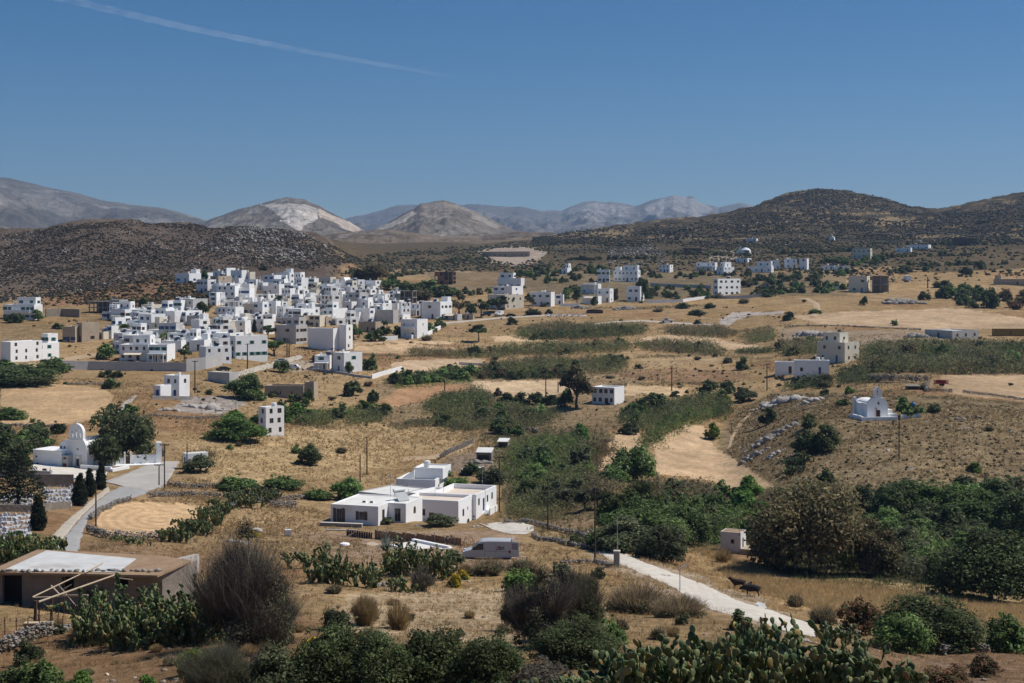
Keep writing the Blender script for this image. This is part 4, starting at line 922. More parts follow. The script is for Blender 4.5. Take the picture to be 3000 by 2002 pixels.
def win_mesh(w, h, style, arch=False, only=None):
    """pane with frame (and shutters), front at y=0 growing inward, lower left at the origin"""
    key = (round(w, 2), round(h, 2), style, arch, only)
    if key in WIN: return WIN[key]
    mb = MB(); fr = {'dark': 'grey_wood', 'brown': 'brown_wood', 'blue': 'blue_paint', 'green': 'green_paint', 'white': 'white_metal', 'void': 'concrete', 'door': 'brown_wood', 'bluedoor': 'blue_paint', 'garage': 'white_metal'}[style]
    mats = [MATS['glass'] if style not in ('void', 'garage', 'door', 'bluedoor') else MATS[{'void': 'shade_void', 'garage': 'grey_render', 'door': 'brown_wood', 'bluedoor': 'blue_paint'}[style]], MATS[fr]]
    t = .07
    if arch:
        r = w/2; A = [(r-r*math.cos(a), h-r+r*math.sin(a)) for a in np.linspace(0, math.pi, 11)]
        mb.prism_y([(0, 0)]+[(x, z) for x, z in A]+[(w, 0)], .10, .14, 0); mb.box(r-.03, .06, 0, r+.03, .099, h, 1); mb.box(0, .06, h-r-.03, w, .098, h-r+.03, 1)
    else:
        mb.box(0, .10, 0, w, .14, h, 0)
        for b in ((0, 0, t, h), (w-t, 0, w, h), (t, 0, w-t, t), (t, h-t, w-t, h)): mb.box(b[0], .04, b[1], b[2], .10, b[3], 1)
        if w > .8 and style not in ('void',): mb.box(w/2-.025, .05, t, w/2+.025, .10, h-t, 1)
        if style == 'garage':
            for j in range(1, 7): mb.box(t, .085, h*j/7, w-t, .10, h*j/7+.02, 1)
    if style in ('brown', 'blue', 'green') and not arch:
        for sx in (-w*.5, w): mb.box(sx+.02, -.045, 0, sx+w*.5-.02, -.003, h, 1)
    if only is not None:
        k_ = [i for i, q in enumerate(mb.m) if q == only]; mb.f = [mb.f[i] for i in k_]; mb.m = [0]*len(k_); mats = [mats[only]]
        us_ = sorted({i for f in mb.f for i in f}); mp = {a: b for b, a in enumerate(us_)}; mb.v = [mb.v[i] for i in us_]; mb.f = [[mp[i] for i in f] for f in mb.f]
    WIN[key] = mb.mesh('window', mats); return WIN[key]
FINE = [False]
def put_win(parent, o, rz, w, h, style, arch=False, name=None):
    if FINE[0]:
        q = obj(name or ('door' if style in ('door', 'bluedoor') else 'window'), win_mesh(w, h, style, arch, 1), parent, o, rz); obj('pane' if 'door' not in style else 'door_leaf', win_mesh(w, h, style, arch, 0), q); return q
    return obj(name or ('door' if style in ('door', 'bluedoor') else 'window'), win_mesh(w, h, style, arch), parent, o, rz)
HOUSES = []
def block(t, x0, y0, z0, w, dep, h, wall, roof='roofscreed', front=(), right=(), left=(), par=.35, base=-2.0, style='dark', roofname='roof', wallname='wall', parw=.22):
    """a flat-roofed volume: walls with openings, parapet, roof slab; openings are (x, z, w, h[, style[, arch]])"""
    mb = MB(); faces = (((x0, y0, z0), (1, 0, 0), w, front, 0.0), ((x0+w, y0, z0), (0, 1, 0), dep, right, R(90)), ((x0, y0+dep, z0), (0, -1, 0), dep, left, R(-90)))
    for o, dx, L, ops, rz in faces:
        wall_open(mb, o, dx, L, h, [(q[0], q[1], q[2], q[3], len(q) > 5 and q[5]) for q in ops], zb=base)
    wall_open(mb, (x0+w, y0+dep, z0), (-1, 0, 0), w, h, [], zb=base)
    a, b, c, d = x0+parw, y0+parw, x0+w-parw, y0+dep-parw; zt = z0+h; zr = zt-par
    O = [(x0, y0), (x0+w, y0), (x0+w, y0+dep), (x0, y0+dep)]; I = [(a, b), (c, b), (c, d), (a, d)]
    mb.add([(x, y, zt) for x, y in O]+[(x, y, zt) for x, y in I]+[(x, y, zr-.15) for x, y in I], [(i, (i+1) % 4, 4+(i+1) % 4, 4+i) for i in range(4)]+[(4+i, 4+(i+1) % 4, 8+(i+1) % 4, 8+i) for i in range(4)])
    mb.build(wallname, MATS[wall], t)
    rb = MB(); rb.box(a, b, zr-.14, c, d, zr); rb.build(roofname, MATS[roof], t)
    for o, dx, L, ops, rz in faces:
        dv = Vector(dx)
        for q in ops:
            st = q[4] if len(q) > 4 and q[4] else style
            if st == 'open': continue
            put_win(t, Vector(o)+dv*q[0]+Vector((0, 0, q[1])), rz, q[2], q[3], st, len(q) > 5 and q[5])
def grid_ops(L, h, storeys, n, rg, style, door=False, ww=.9, wh=1.1, arch=False):
    ops = []; sh = h/max(storeys, 1)
    if n == 0: return ops
    for s in range(storeys):
        for i in range(n):
            c = L*(i+.5)/n+rg.uniform(-.12, .12)*L/n; w_ = min(ww*rg.uniform(.8, 1.15), L/n*.7); z = s*sh+min(.95, sh*.3); h_ = min(wh, sh*.55)
            if s == 0 and door and i == n//2: z = .1; h_ = min(2.1, sh*.72); st = rg.choice(['door', 'bluedoor', 'dark'])
            else:
                st = style
                if rg.random() < .10: continue
            ops.append((c-w_/2, z, w_, h_, st, arch and s == 0))
    return ops
def roof_kit(t, kit, x0, y0, z, w, dep, rg, wall):
    """things that belong to the roof: S solar heater, T tank, P stair room, C chimney, D dish, A antenna"""
    if 'P' in kit:
        pw, pd = min(w*.4, 3.2), min(dep*.5, 3); px = x0+rg.choice([.3, w-pw-.3]); mb = MB(); mb.box(px, y0+dep-pd-.3, z-.2, px+pw, y0+dep-.3, z+2.3); mb.build('stair_room', MATS[wall], t)
        put_win(t, Vector((px+pw*.4, y0+dep-pd-.33, z-.1)), 0, .8, 1.9, 'door')
    if 'S' in kit:
        sx = x0+w*rg.uniform(.15, .7); sy = y0+dep*.5; mb = MB(); M = Matrix.Translation((sx, sy, z+.1)) @ Matrix.Rotation(R(rg.uniform(-40, 40)), 4, 'Z') @ Matrix.Rotation(R(40), 4, 'X')
        mb.box(0, 0, 0, 1.6, 1.7, .08, 0, M); mb.tube((sx-.1, sy+1.35, z+1.35), (sx+1.7, sy+1.35, z+1.35), .27, n=10, m=1)
        for q in (0, 1.5): mb.tube((sx+q, sy+1.3, z-.3), (sx+q, sy+1.3, z+1.2), .03, m=1)
        mb.build('solar_heater', [MATS['solar'], MATS['white_metal']], t)
    if 'T' in kit:
        mb = MB(); mb.lathe([(.55, -.2), (.6, .0), (.6, 1.0), (.5, 1.12), (.12, 1.2)], 14, (x0+w*rg.uniform(.25, .75), y0+dep*.6, z)); mb.build('water_tank', MATS['white_metal'], t)
    if 'C' in kit:
        cx = x0+w*rg.uniform(.1, .85); mb = MB(); mb.box(cx, y0+dep*.4, z-.3, cx+.5, y0+dep*.4+.5, z+1.0); mb.box(cx-.08, y0+dep*.4-.08, z+1.0, cx+.58, y0+dep*.4+.58, z+1.12); mb.build('chimney', MATS[wall], t)
    if 'D' in kit:
        cx = x0+w*rg.uniform(.1, .85); mb = MB(); M = Matrix.Translation((cx, y0+.5, z+.9)) @ Matrix.Rotation(R(60), 4, 'X'); n0 = len(mb.v)
        mb.lathe([(.05, .0), (.3, .05), (.48, .15), (.5, .16)], 12); mb.v = [tuple(M @ Vector(v)) for v in mb.v]; mb.tube((cx, y0+.5, z-.3), (cx, y0+.55, z+.9), .03); mb.build('satellite_dish', MATS['white_metal'], t)
    if 'A' in kit:
        cx = x0+w*rg.uniform(.1, .85); mb = MB(); mb.tube((cx, y0+dep*.5, z-.3), (cx, y0+dep*.5, z+2.6), .03)
        for k in range(4): mb.tube((cx-.5+.08*k, y0+dep*.5, z+1.9+.2*k), (cx+.5-.08*k, y0+dep*.5, z+1.9+.2*k), .016, n=4)
        mb.build('aerial', MATS['galvanised'], t)
def house(x0, xc, x1, yt, yb, st, nf, ns, label, wall='whitewash', kit='', style='dark', roof=None, ang=28, dep=None, name='house', cat='house', group='houses of the white village', d=None, arch=False, par=.35):
    """a flat-roofed house whose near corner stands at pixel (xc, yb); front spans x0..xc, right flank xc..x1 (left flank when xc is near x0 and flag L)"""
    L = 'L' in kit; P = G(xc, yb) if d is None else at(xc, d); k = P.y/F; h = max(2.2, (yb-yt)*k); rg = random.Random(int(x0*7+yb*3+xc))
    if group and 'village' in group or group == 'villas along the far road':
        if style == 'dark': style = rg.choice(['dark', 'dark', 'dark', 'brown', 'blue', 'green'])
        kit += rg.choice(['', 'C', 'A', 'S', 'D', 'CA', 'T', 'P', 'SC', 'U'] if st < 3 and h < 7 else ['', 'A', 'C', 'S'])
        if (xc-x0)*k > 9 and wall == 'whitewash' and rg.random() < .35 and st > 1 and not set(kit) & set('BVWG'): kit += rg.choice('BVO')
    fpx, spx = (xc-x0, x1-xc) if not L else (x1-xc, xc-x0)
    a = R(ang) if spx > 3 else R(5)
    w = fpx*k/math.cos(a); dp = spx*k/math.sin(a) if spx > 3 else (dep or 8.0)
    if spx > 3 and dp > 14: a = math.atan2(spx*k, 12.0) if spx*k < 40 else R(60); a = min(max(a, R(25)), R(60)); w = fpx*k/math.cos(a); dp = spx*k/math.sin(a)
    if dp < 4 and not dep: dp = 4.0
    if dep: dp = dep
    w = max(w, 2.0)
    t = thing(name, label, cat, (P.x, P.y, P.z), -a if not L else a, group)
    ox = -w if not L else 0
    fo = grid_ops(w, h, st, nf, rg, style, True, arch=arch); so_ = grid_ops(dp, h, st, ns, rg, style)
    block(t, ox, 0, 0, w, dp, h, wall, roof or rg.choice(['roofscreed', 'roofwhite', 'roofwhite']), fo, so_ if not L else (), so_ if L else (), par=par)
    if 'B' in kit:      # balcony across the upper floor
        z = h/st*(st-1); mb = MB(); mb.box(ox+w*.1, -1.3, z-.15, ox+w*.9, -.003, z); mb.build('balcony', MATS[wall], t)
        mb = MB(); mb.box(ox+w*.1, -1.3, z, ox+w*.9, -1.22, z+.95) if wall != 'tan' else None
        if mb.v: mb.build('balustrade', MATS[wall], t)
    if 'V' in kit:      # veranda on posts
        z = h/st*.92; mb = MB(); mb.box(ox+w*.05, -2.6, z, ox+w*.95, -.003, z+.18); mb.build('veranda_roof', MATS['white_smooth'], t)
        for i in range(4):
            x = ox+w*(.08+.84*i/3); p_ = MB(); p_.box(x-.14, -2.5, -2, x+.14, -2.22, z); p_.build('post', MATS[wall], t)
    if 'W' in kit:      # awning
        z = h/st*.85; mb = MB(); mb.add([(ox+w*.2, -.01, z+.45), (ox+w*.8, -.01, z+.45), (ox+w*.8, -2.2, z-.2), (ox+w*.2, -2.2, z-.2), (ox+w*.2, -.01, z+.40), (ox+w*.8, -.01, z+.40), (ox+w*.8, -2.2, z-.27), (ox+w*.2, -2.2, z-.27)], [(0,1,2,3), (7,6,5,4), (0,3,7,4), (1,5,6,2), (3,2,6,7)]); mb.build('awning', MATS['awning'], t)
    if 'G' in kit:      # roof pergola
        mb = MB(); zz = h+2.1
        for i in range(4):
            for y in (.4, dp*.55): mb.box(ox+.3+(w-.7)*i/3, y, h-.3, ox+.42+(w-.7)*i/3, y+.12, zz)
        for y in (.4, dp*.55): mb.box(ox+.2, y, zz, ox+w-.2, y+.12, zz+.12)
        for i in range(9): mb.box(ox+.3+(w-.7)*i/8, .2, zz+.12, ox+.38+(w-.7)*i/8, dp*.6, zz+.2)
        mb.build('pergola', MATS['white_smooth'], t)
    if 'O' in kit:      # outside stair along the front
        n = 12; mb = MB()
        for i in range(n): mb.box(ox+w*.05+i*.28, -1.1, -2, ox+w*.05+(i+1)*.28, -.003, (i+1)*h/st/n)
        mb.build('stair', MATS[wall], t)
    if 'U' in kit:      # setback upper storey
        uw, ud, uh = w*.6, dp*.6, 2.8; ux = ox+(w-uw)*rg.choice([.1, .9]); block(t, ux, dp-ud-.4, h-.45, uw, ud, uh+.45, wall, 'roofwhite', grid_ops(uw, uh+.45, 1, 2, rg, style), grid_ops(ud, uh, 1, 1, rg, style), base=0, roofname='upper_roof', wallname='upper_wall')
    roof_kit(t, kit, ox, 0, h-par, w, dp, rg, wall)
    HOUSES.append((x0, yt, x1, yb)); return t
W_, CR, TN, GR = 'whitewash', 'cream', 'tan', 'grey_render'
H = house
# front row, left to right
H(-5,31,88,1002,1062,3,0,3,'tall blank white block of flats at the left edge with a dish on its roof',kit='D')
H(86,124,155,1005,1055,2,3,1,'white stepped house with a balcony, right beside the blank white flats',kit='BU')
H(0,100,111,893,938,2,7,0,'long low white apartment range at the left edge below the dark hill',kit='BC',ang=15)
H(182,220,223,957,1005,1,3,0,'beige plastered block with pointed windows, left half of a pair',TN,ang=20)
H(225,240,277,946,1003,1,1,1,'taller beige plastered block with an arched doorway, right half of a pair',TN,ang=40)
H(277,303,308,972,995,1,1,0,'low pale annex between the beige pair and the white corner house',CR)
H(307,327,358,955,993,2,1,0,'white corner house with a plain lit flank and a cream dish terrace behind',kit='D')
H(345,403,404,950,972,1,2,0,'low white house with one brown window above the corner house',style='brown')
H(315,378,382,905,941,2,2,0,'white house with stairs, pergola and awning under the concrete skeleton',kit='GW')
H(385,443,446,908,941,2,3,0,'grey white terraced house with dark verandas beside the pergola house',kit='VT')
H(467,532,534,900,916,1,5,0,'low row of beige rooms with five small doors against the red slope',TN)
H(472,512,572,912,953,2,0,2,'white house with blue shaded wall and two windows on its lit side',kit='S')
H(420,447,449,927,958,1,1,0,'small grey white house with a single dark window, left of the cream three windowed one',kit='T')
H(448,485,488,927,956,1,3,0,'small cream house with three tall narrow windows',CR)
H(556,584,606,936,978,2,0,1,'tall plain white block with one tiny window high on its flank')
H(443,505,530,955,977,1,2,1,'low white rooms with a pink lit wall in front of the plain white block',kit='C')
H(370,419,438,972,1000,1,1,0,'white house with one square brown window beside the spreading green tree',style='brown')
H(482,543,562,977,1019,2,2,0,'white two storey house with a broad cream awning and maroon ground floor',kit='W',style='brown')
H(565,640,656,979,1010,2,4,1,'white house with four windows and a dark shaded terrace below',kit='V')
H(348,434,436,1010,1057,2,4,0,'grey white villa behind the garden wall with an awning over its terrace',kit='WT')
H(434,489,491,1010,1061,2,3,0,'white villa with a columned balcony behind the garden wall',kit='BV')
H(574,603,669,1016,1066,2,1,3,'white house with a flat canopy standing above the sloping grey wall',kit='C',ang=55)
H(667,690,774,985,1052,2,1,5,'long white house with arched doors along its sunlit flank at the village road',kit='CT',ang=55)
H(674,718,720,940,982,2,2,0,'white house with one arched ground window, left of the cypress',kit='C',arch=True)
H(719,772,796,936,978,2,3,0,'white house with a wide dark arch and sunlit right end',kit='S',arch=True)
H(800,867,893,953,1009,2,1,3,'big grey beige block with two dark windows one over the other',GR,kit='T',style='brown')
H(803,857,862,932,957,1,3,0,'grey cream upper rooms behind the big grey beige block',GR,kit='C')
H(841,882,916,905,952,2,3,0,'white house with three brown windows in its upper wall',kit='',style='brown')
H(857,890,905,925,955,1,2,1,'small tan house wedged below the white house with three brown windows',TN)
H(905,955,971,929,955,1,2,1,'low tan stone coloured house right of the three windowed white one',TN)
H(896,976,992,963,1028,3,0,0,'large blank bluish white wall of a three storey building near the field')
H(991,1014,1030,952,1026,3,0,1,'narrow white stair tower at the right of the large blank wall')
H(944,975,999,905,947,2,2,0,'pale blue house with two small dark windows')
H(629,690,708,900,941,2,4,0,'white house with a rooftop terrace and four windows below the arched houses',kit='G')
H(720,750,754,922,943,1,2,0,'low grey white house just above the wide arch house, left one',kit='C')
H(754,798,801,922,943,1,3,0,'low grey white house just above the wide arch house, right one')
H(707,745,749,890,924,1,2,0,'pale cream house with a greenish wall and dish below the lattice mast',CR,kit='D')
H(751,838,842,907,925,1,3,0,'long grey terrace house with a pale parapet across the village middle',GR,kit='CT')
H(800,838,845,888,910,1,2,0,'cream house with yellowish wall in the middle of the village',CR,kit='C')
# the villa at the foot of the village, nearest of all the houses
H(921,966,969,1042,1082,2,1,0,'open white wing with dark upper loggia beside the pole',kit='V',name='house')
H(968,1008,1056,1034,1094,2,1,1,'white modern house with tall windows in front of the fields',kit='',ang=45)
# upper rows
H(508,554,579,801,829,1,2,1,'topmost left house of the village, bluish shaded with two blue windows',style='blue',kit='C')
H(577,608,612,799,818,1,2,0,'small white house at the top of the village behind a green bush')
H(613,640,669,809,841,2,1,1,'old brown stone house at the top left of the village',TN)
H(617,650,655,794,812,1,1,0,'bluish white house right behind the old stone house')
H(653,664,683,785,813,2,1,0,'highest white house of the village with a tall door')
H(672,708,713,792,820,1,2,0,'white house with a small chimney, second highest in the village',kit='C')
H(711,732,744,797,823,1,1,0,'cream white house on the top row, right of the chimney house',CR)
H(709,750,755,819,843,1,2,0,'white house with a wide brown window below the top row',style='brown',kit='C')
H(668,700,706,815,842,1,1,0,'small white house beside the brown stone house, under the top row')
H(755,770,782,828,850,1,1,0,'small white cottage with one dark window in the upper village')
H(612,634,636,857,897,3,1,0,'narrow white tower wing with three small windows at the village edge')
H(632,688,690,837,887,3,3,0,'three storey white house with round topped windows and a dark balcony slot',kit='C',arch=True)
H(689,731,734,845,887,2,3,0,'white house with two blue arches beside the three storey one',arch=True,style='blue')
H(767,800,824,838,866,1,2,1,'long grey roofed white house in the upper middle',kit='T')
H(769,803,824,806,840,2,2,0,'white house with a blue awning and ivy on its wall',kit='C',style='blue')
H(806,848,855,799,834,2,2,1,'tall white house crowding the skyline of the upper village',kit='PC')
H(854,882,899,814,838,2,2,0,'white house with a bright lit right end on the upper row',kit='S')
H(823,850,858,845,883,2,3,0,'white house with grey columns below the crowding tall one',kit='V')
H(852,874,884,838,874,2,2,0,'white house with a small dome chimney in the upper right',kit='C')
H(897,920,928,816,842,2,3,0,'white house with a row of dark windows under the brown thicket',kit='C')
H(936,968,981,812,836,1,2,1,'pale house with a large dark square opening on the top row',CR)
H(915,985,992,844,868,1,4,0,'long white house with red hung terrace in the upper right',kit='V',style='brown')
H(896,945,960,866,886,1,3,1,'white house with a tan canopy, upper right middle',kit='CT')
H(958,990,998,870,890,1,2,0,'grey white house next to the canopy house',GR)
H(1056,1100,1115,822,849,2,2,1,'cream white house with a veranda standing off at the upper right',kit='V')
H(1068,1110,1120,850,866,1,2,1,'low white house just under the cream veranda one',kit='S')
H(1015,1025,1073,862,886,2,0,3,'white house with green windows on its long sunlit side',style='green',ang=60)
H(1073,1105,1144,864,881,1,2,3,'low tan house with a dark window row behind the green windowed one',TN)
H(1001,1030,1037,884,910,1,1,1,'white house with a red tiled edge in the right half of the village',kit='C')
H(1051,1103,1112,889,909,1,3,0,'white house with three grey windows in one line')
H(1105,1165,1173,889,913,1,1,0,'plain bluish white wall of a house behind the big grey wall')
H(1036,1083,1094,904,945,2,0,1,'bluish white house with a bright narrow right end',kit='')
H(1008,1052,1057,915,945,1,3,0,'pale blue grey house with green windows and a thatched parasol',style='green')
H(971,1002,1012,903,935,2,1,0,'narrow white house with a green door between the pale blue ones',style='green')
H(1095,1152,1157,909,949,2,0,0,'big plain grey walled hall in the right half of the village',GR)
H(1170,1176,1202,885,936,3,0,2,'tall bright white house with blue railings at the village end',ang=55)
H(1143,1170,1178,880,895,1,3,0,'small white house with three dark windows behind the tall bright one')
H(1047,1100,1113,943,976,1,3,1,'tan house with three shuttered windows above the garden trees',TN,style='brown')
H(1172,1222,1250,936,992,2,2,1,'white house with a brown garage and long balcony at the village end',kit='B',style='garage')
H(1201,1230,1236,890,925,2,2,0,'white house with dark verandas behind the garage house',kit='V')
H(1232,1290,1322,884,936,2,1,3,'large white house with a terrace at the right end of the village',kit='SP')
H(1298,1340,1346,921,940,1,2,0,'low dark shop with a flat awning at the right end of the village',GR,kit='W')
H(1342,1386,1389,921,937,1,4,0,'low pinkish shed with four openings by the coast road',TN)
# the loose row along the far road
far = 'villas along the far road'
H(1444,1500,1533,839,873,2,3,1,'white house with blue windows under a taller white storey',style='blue',group=far,kit='')
H(1457,1526,1530,815,846,1,4,0,'top storey white house with four dark windows above the blue windowed one',group=far)
H(1428,1480,1535,864,908,2,2,3,'cream house with arched windows and flat white roof behind the roadside trees',CR,group=far,ang=50)
H(1555,1614,1624,856,899,2,3,0,'wide white villa with a blue white garden wall and a rooftop water tank',kit='TC',group=far)
H(1626,1650,1652,864,893,2,1,0,'small white house with two windows right of the wide villa',group=far)
H(1706,1752,1756,832,862,1,3,0,'white house with a dark shaded terrace, left of the square villa',kit='V',group=far)
H(1750,1786,1799,846,887,2,2,1,'white square villa with a dark garage door',group=far,kit='B')
H(1706,1752,1756,868,893,1,1,0,'low white tavern with a terracotta awning by the road',kit='W',group=far)
H(1750,1786,1789,790,828,2,3,0,'plain white cube house with two rows of windows above the road',group=far)
H(1800,1868,1876,792,826,2,6,1,'big white villa with two rows of windows and a penthouse',kit='U',group=far)
H(1837,1875,1890,839,884,2,2,1,'white roadside house half hidden by a dark eucalyptus',group=far)
H(1645,1662,1675,786,803,1,1,0,'tiny white house alone in the far dark scrub',kit='C',group=far)
H(2091,2103,2181,817,868,3,1,4,'white crenellated house like a small castle with three rows of windows',group=far,ang=60,kit='')
H(1932,1962,1975,776,799,2,3,1,'small white cube villa in the far bushes',group=far,kit='C')
H(2043,2095,2103,769,794,2,4,0,'white villa with twin gables of windows on the far slope',group=far,kit='C')
H(2102,2120,2156,782,806,2,1,3,'white villa with three bays right below the twin windowed one',group=far,ang=50)
H(2196,2260,2270,780,799,1,4,1,'low white rooms at the left end of the white terrace houses',group=far,kit='C')
H(2232,2255,2258,774,788,1,2,0,'small white upper room behind the low white rooms',group=far)
H(2257,2284,2287,763,791,2,2,0,'white two storey terrace house, left of three',group=far)
H(2301,2335,2338,759,787,2,2,1,'white two storey terrace house with a small chimney, middle of three',group=far,kit='C')
H(2344,2364,2368,758,791,3,1,0,'slim white tower house, right of three',group=far)
H(2413,2444,2447,778,793,1,2,0,'low white bungalow left of the white chimney bungalow',group=far)
H(2451,2490,2493,779,795,1,2,0,'low white bungalow with a tall chimney',group=far,kit='C')
H(2158,2190,2207,757,770,1,2,1,'low white house with a long terrace on the far slope',group=far)
H(2188,2216,2220,699,708,1,2,0,'little white house high in the scrub of the right hill',group=far)
H(2503,2550,2560,728,758,2,4,1,'cream two storey house alone on the far terraces',CR,group=far)
H(2627,2668,2673,726,740,1,2,0,'long low bluish white house in the far terraces, left one',group=far)
H(2672,2720,2737,717,732,1,3,1,'long low white house in the far terraces, right one',group=far)
H(2492,2540,2556,771,858,2,2,1,'large beige house with an old stone wing on the far rise',CR,group=far,d=640) if False else H(2492,2540,2556,809,857,2,2,1,'large beige house with an old stone wing on the far rise',CR,group=far)
H(2655,2670,2673,809,823,1,0,0,'tiny white box hut alone in the tan field',group=far,cat='hut')
H(2926,3010,3014,818,838,1,2,0,'dark brown long barn at the far right edge',TN,group=far,cat='barn')
# loose houses nearer by
near = 'houses scattered over the fields'
H(2738,2790,2884,969,995,1,1,3,'low grey and white farm building with red doors in the pale yard',GR,group=near,ang=62,cat='farm building')
H(2409,2475,2529,1004,1064,2,2,2,'cream two storey house by the tall reeds with a chimney',CR,group=near,kit='UC',ang=48)
H(2273,2331,2336,1061,1096,1,2,0,'white flat villa half with a dark recessed terrace',group=near,ang=12,style='brown')
H(2331,2430,2434,1057,1099,1,2,0,'white flat villa half with a blank long wall and two small windows',group=near,ang=10,kit='CT')
H(1736,1800,1834,1136,1187,2,4,0,'modern white house with open ground floor beside the big brown tree',group=near,kit='')
H(752,779,826,1194,1278,3,1,2,'narrow white tower house beside a flat topped green tree',group=near,kit='T',ang=50)
H(447,470,476,1130,1168,1,1,0,'low white wing of the lone cube house',group=near)
H(474,525,545,1101,1167,2,2,1,'lone white cube house with an arched ground window above the church road',group=near,arch=True,kit='C')
H(600,672,690,1092,1127,1,0,0,'low grey concrete store below the village',GR,group=near,cat='store',par=.1)
H(543,546,598,1330,1376,1,1,0,'small blank white transformer box by the grassy bank',group=near,cat='hut',ang=60,par=.05)
FINE[0] = True
# ------------------------------------------------------------------ the white farmhouse group in the middle
def rail_pipe(mb, pts, r=.03):
    for a, b in zip(pts[:-1], pts[1:]): mb.tube(a, b, r, n=6)
YA = R(-17.5)
PA = G(1108, 1541)
def shutter(t, o, rz, w, h, arched=True):
    mb = MB(); p = [(0, 0), (w, 0), (w, h)]+([(w*.5, h+.10)] if arched else [])+[(0, h*(1.06 if arched else 1))]
    mb.prism_y(p, -.05, -.003)
    for i in range(6): mb.box(.05, -.065, .1+i*(h-.2)/6, w-.05, -.051, .1+i*(h-.2)/6+(h-.2)/10)
    return mb.build('shutter', MATS['grey_wood_dark'], t, o, rz)
surf('grey_wood_dark', (.13,.105,.085), (.09,.07,.055), 4, .85)
hA = thing('farmhouse', 'low white farmhouse with brown shutters and a solar heater on its flat roof', 'house', PA, YA)
block(hA, -7.65, 0, 0, 7.65, 10.2, 2.85, 'whitewash', 'roofwhite', [(.95,.12,.85,2.1), (4.6,.75,.8,1.2)], [(1.5,.1,.95,2.0,'door')], par=.10, parw=.3)
block(hA, .004, 3.8, 0, 2.85, 6.8, 2.82, 'whitewash', 'roofwhite', [(1.05,.1,.95,1.95)], [(3.1,.75,1.0,1.15,'door',True)], par=.10, parw=.3, wallname='wing_wall', roofname='wing_roof')
for o_, w_, h_ in (((-7.65+.42, 0, .1), .5, 2.1), ((-7.65+1.83, 0, .1), .5, 2.1), ((-7.65+4.08, 0, .72), .48, 1.2), ((-7.65+5.43, 0, .72), .48, 1.2)): shutter(hA, o_, 0, w_, h_)
mb = MB(); M = Matrix.Translation((1.0, 5.6, 2.75)) @ Matrix.Rotation(R(58), 4, 'Z') @ Matrix.Rotation(R(42), 4, 'X')
mb.box(0, 0, 0, 2.0, 1.9, .09, 0, M); mb.tube(M @ Vector((0, 2.0, .2)), M @ Vector((2.0, 2.0, .2)), .27, n=12, m=1)
for q in (.1, 1.9):
    for e in (.1, 1.8): p = M @ Vector((q, e, 0)); mb.tube(p, (p.x, p.y, 2.6), .03, m=1)
mb.build('solar_heater', [surf('solar_grey', (.25,.28,.30), (.2,.22,.24), 2, .25, spec=.6), MATS['white_metal']], hA)
for x in (-3.9, -2.7):
    mb = MB(); mb.box(x, 3.2, 2.5, x+.55, 3.75, 3.05); mb.box(x+.08, 3.12, 2.82, x+.47, 3.199, 3.0, 1); mb.build('roof_vent', [MATS['whitewash'], MATS['brown_wood']], hA)
mb = MB(); mb.tube((-2.0, 9.6, 2.6), (-2.0, 9.6, 6.2), .035); 
for k in range(5): mb.tube((-2.5+.06*k, 9.6, 5.5+.12*k), (-1.5-.06*k, 9.6, 5.5+.12*k), .018, n=4)
mb.build('aerial', MATS['galvanised'], hA)
PB = at(1343, 221); PB.z = CZ-221*(1544-YH)/F
hB = thing('farmhouse', 'tall white farmhouse wing with pink roof terraces and navy framed windows', 'house', PB, YA)
block(hB, -9.2, 0, 0, 9.2, 6.6, 4.0, 'white_smooth', 'roofpink', [(2.6,1.45,1.1,1.05), (4.3,.25,.95,1.75,'dark')], [(1.9,1.25,.85,1.15), (4.2,1.9,.4,.55), (3.9,-.2,1.4,.75,'void',True)], par=.45, parw=.3)
block(hB, -7.0, 6.604, 0, 7.65, 10.4, 4.05, 'white_smooth', 'roofpink', [(7.1,.4,.3,.3,'void')], [(1.0,2.1,.8,1.15), (3.3,.9,.95,2.05,'bluedoor'), (5.3,2.0,.8,1.15), (7.7,2.1,.8,1.15)], par=.75, parw=.3, wallname='rear_wall', roofname='rear_roof')
mb = MB()
for i in range(5): mb.box(.66, 9.6+i*.3, -1.5, 2.0, 9.6+(i+1)*.3+(2 if i == 4 else 0), .18*(i+1))
mb.box(1.9, 9.4, -1.5, 2.1, 13.2, 1.5); mb.build('entrance_steps', MATS['whitewash'], hB)
for x, y, h_ in ((-6.2, 6.2, 2.4), (-8.8, 1.2, 1.5), (-1.0, 14.6, 3.6), (-5.6, 8.5, 1.2)):
    mb = MB(); mb.tube((x, y, 3.4), (x, y, 3.8+h_), .03); mb.build('roof_mast', MATS['galvanised'], hB)
P = at(1150, 232)
hC = thing('outbuilding', 'low white outbuilding with broad flat roofs behind the solar heater', 'house', P, R(-33))
block(hC, -7.2, 0, -.3, 7.2, 9.2, 3.0, 'grey_render', 'roofwhite', [(5.4,1.8,.5,.35,'void')], [(2.2,.8,.9,1.1,'dark'), (5.2,.8,.9,1.1,'dark')], par=.10, parw=.3)
block(hC, .004, 4.5, -.3, 4.5, 7.5, 2.9, 'whitewash', 'roofwhite', [(1.2,.2,.9,1.9,'door')], [(2.2,.9,.9,1.0,'dark')], par=.35, parw=.3, wallname='wing_wall', roofname='wing_roof')
P = at(1160, 246); P.z = CZ-246*(1452-YH)/F
hD = thing('outbuilding', 'white house farther back with a parapet, stair and white roof tank', 'house', P, R(-12))
block(hD, .0, 0, -.2, 7.0, 8, 3.1, 'whitewash', 'roofwhite', [(1.2,.9,.9,1.1,'dark')], [(2,.9,.9,1.1,'dark')], par=.5, parw=.3)
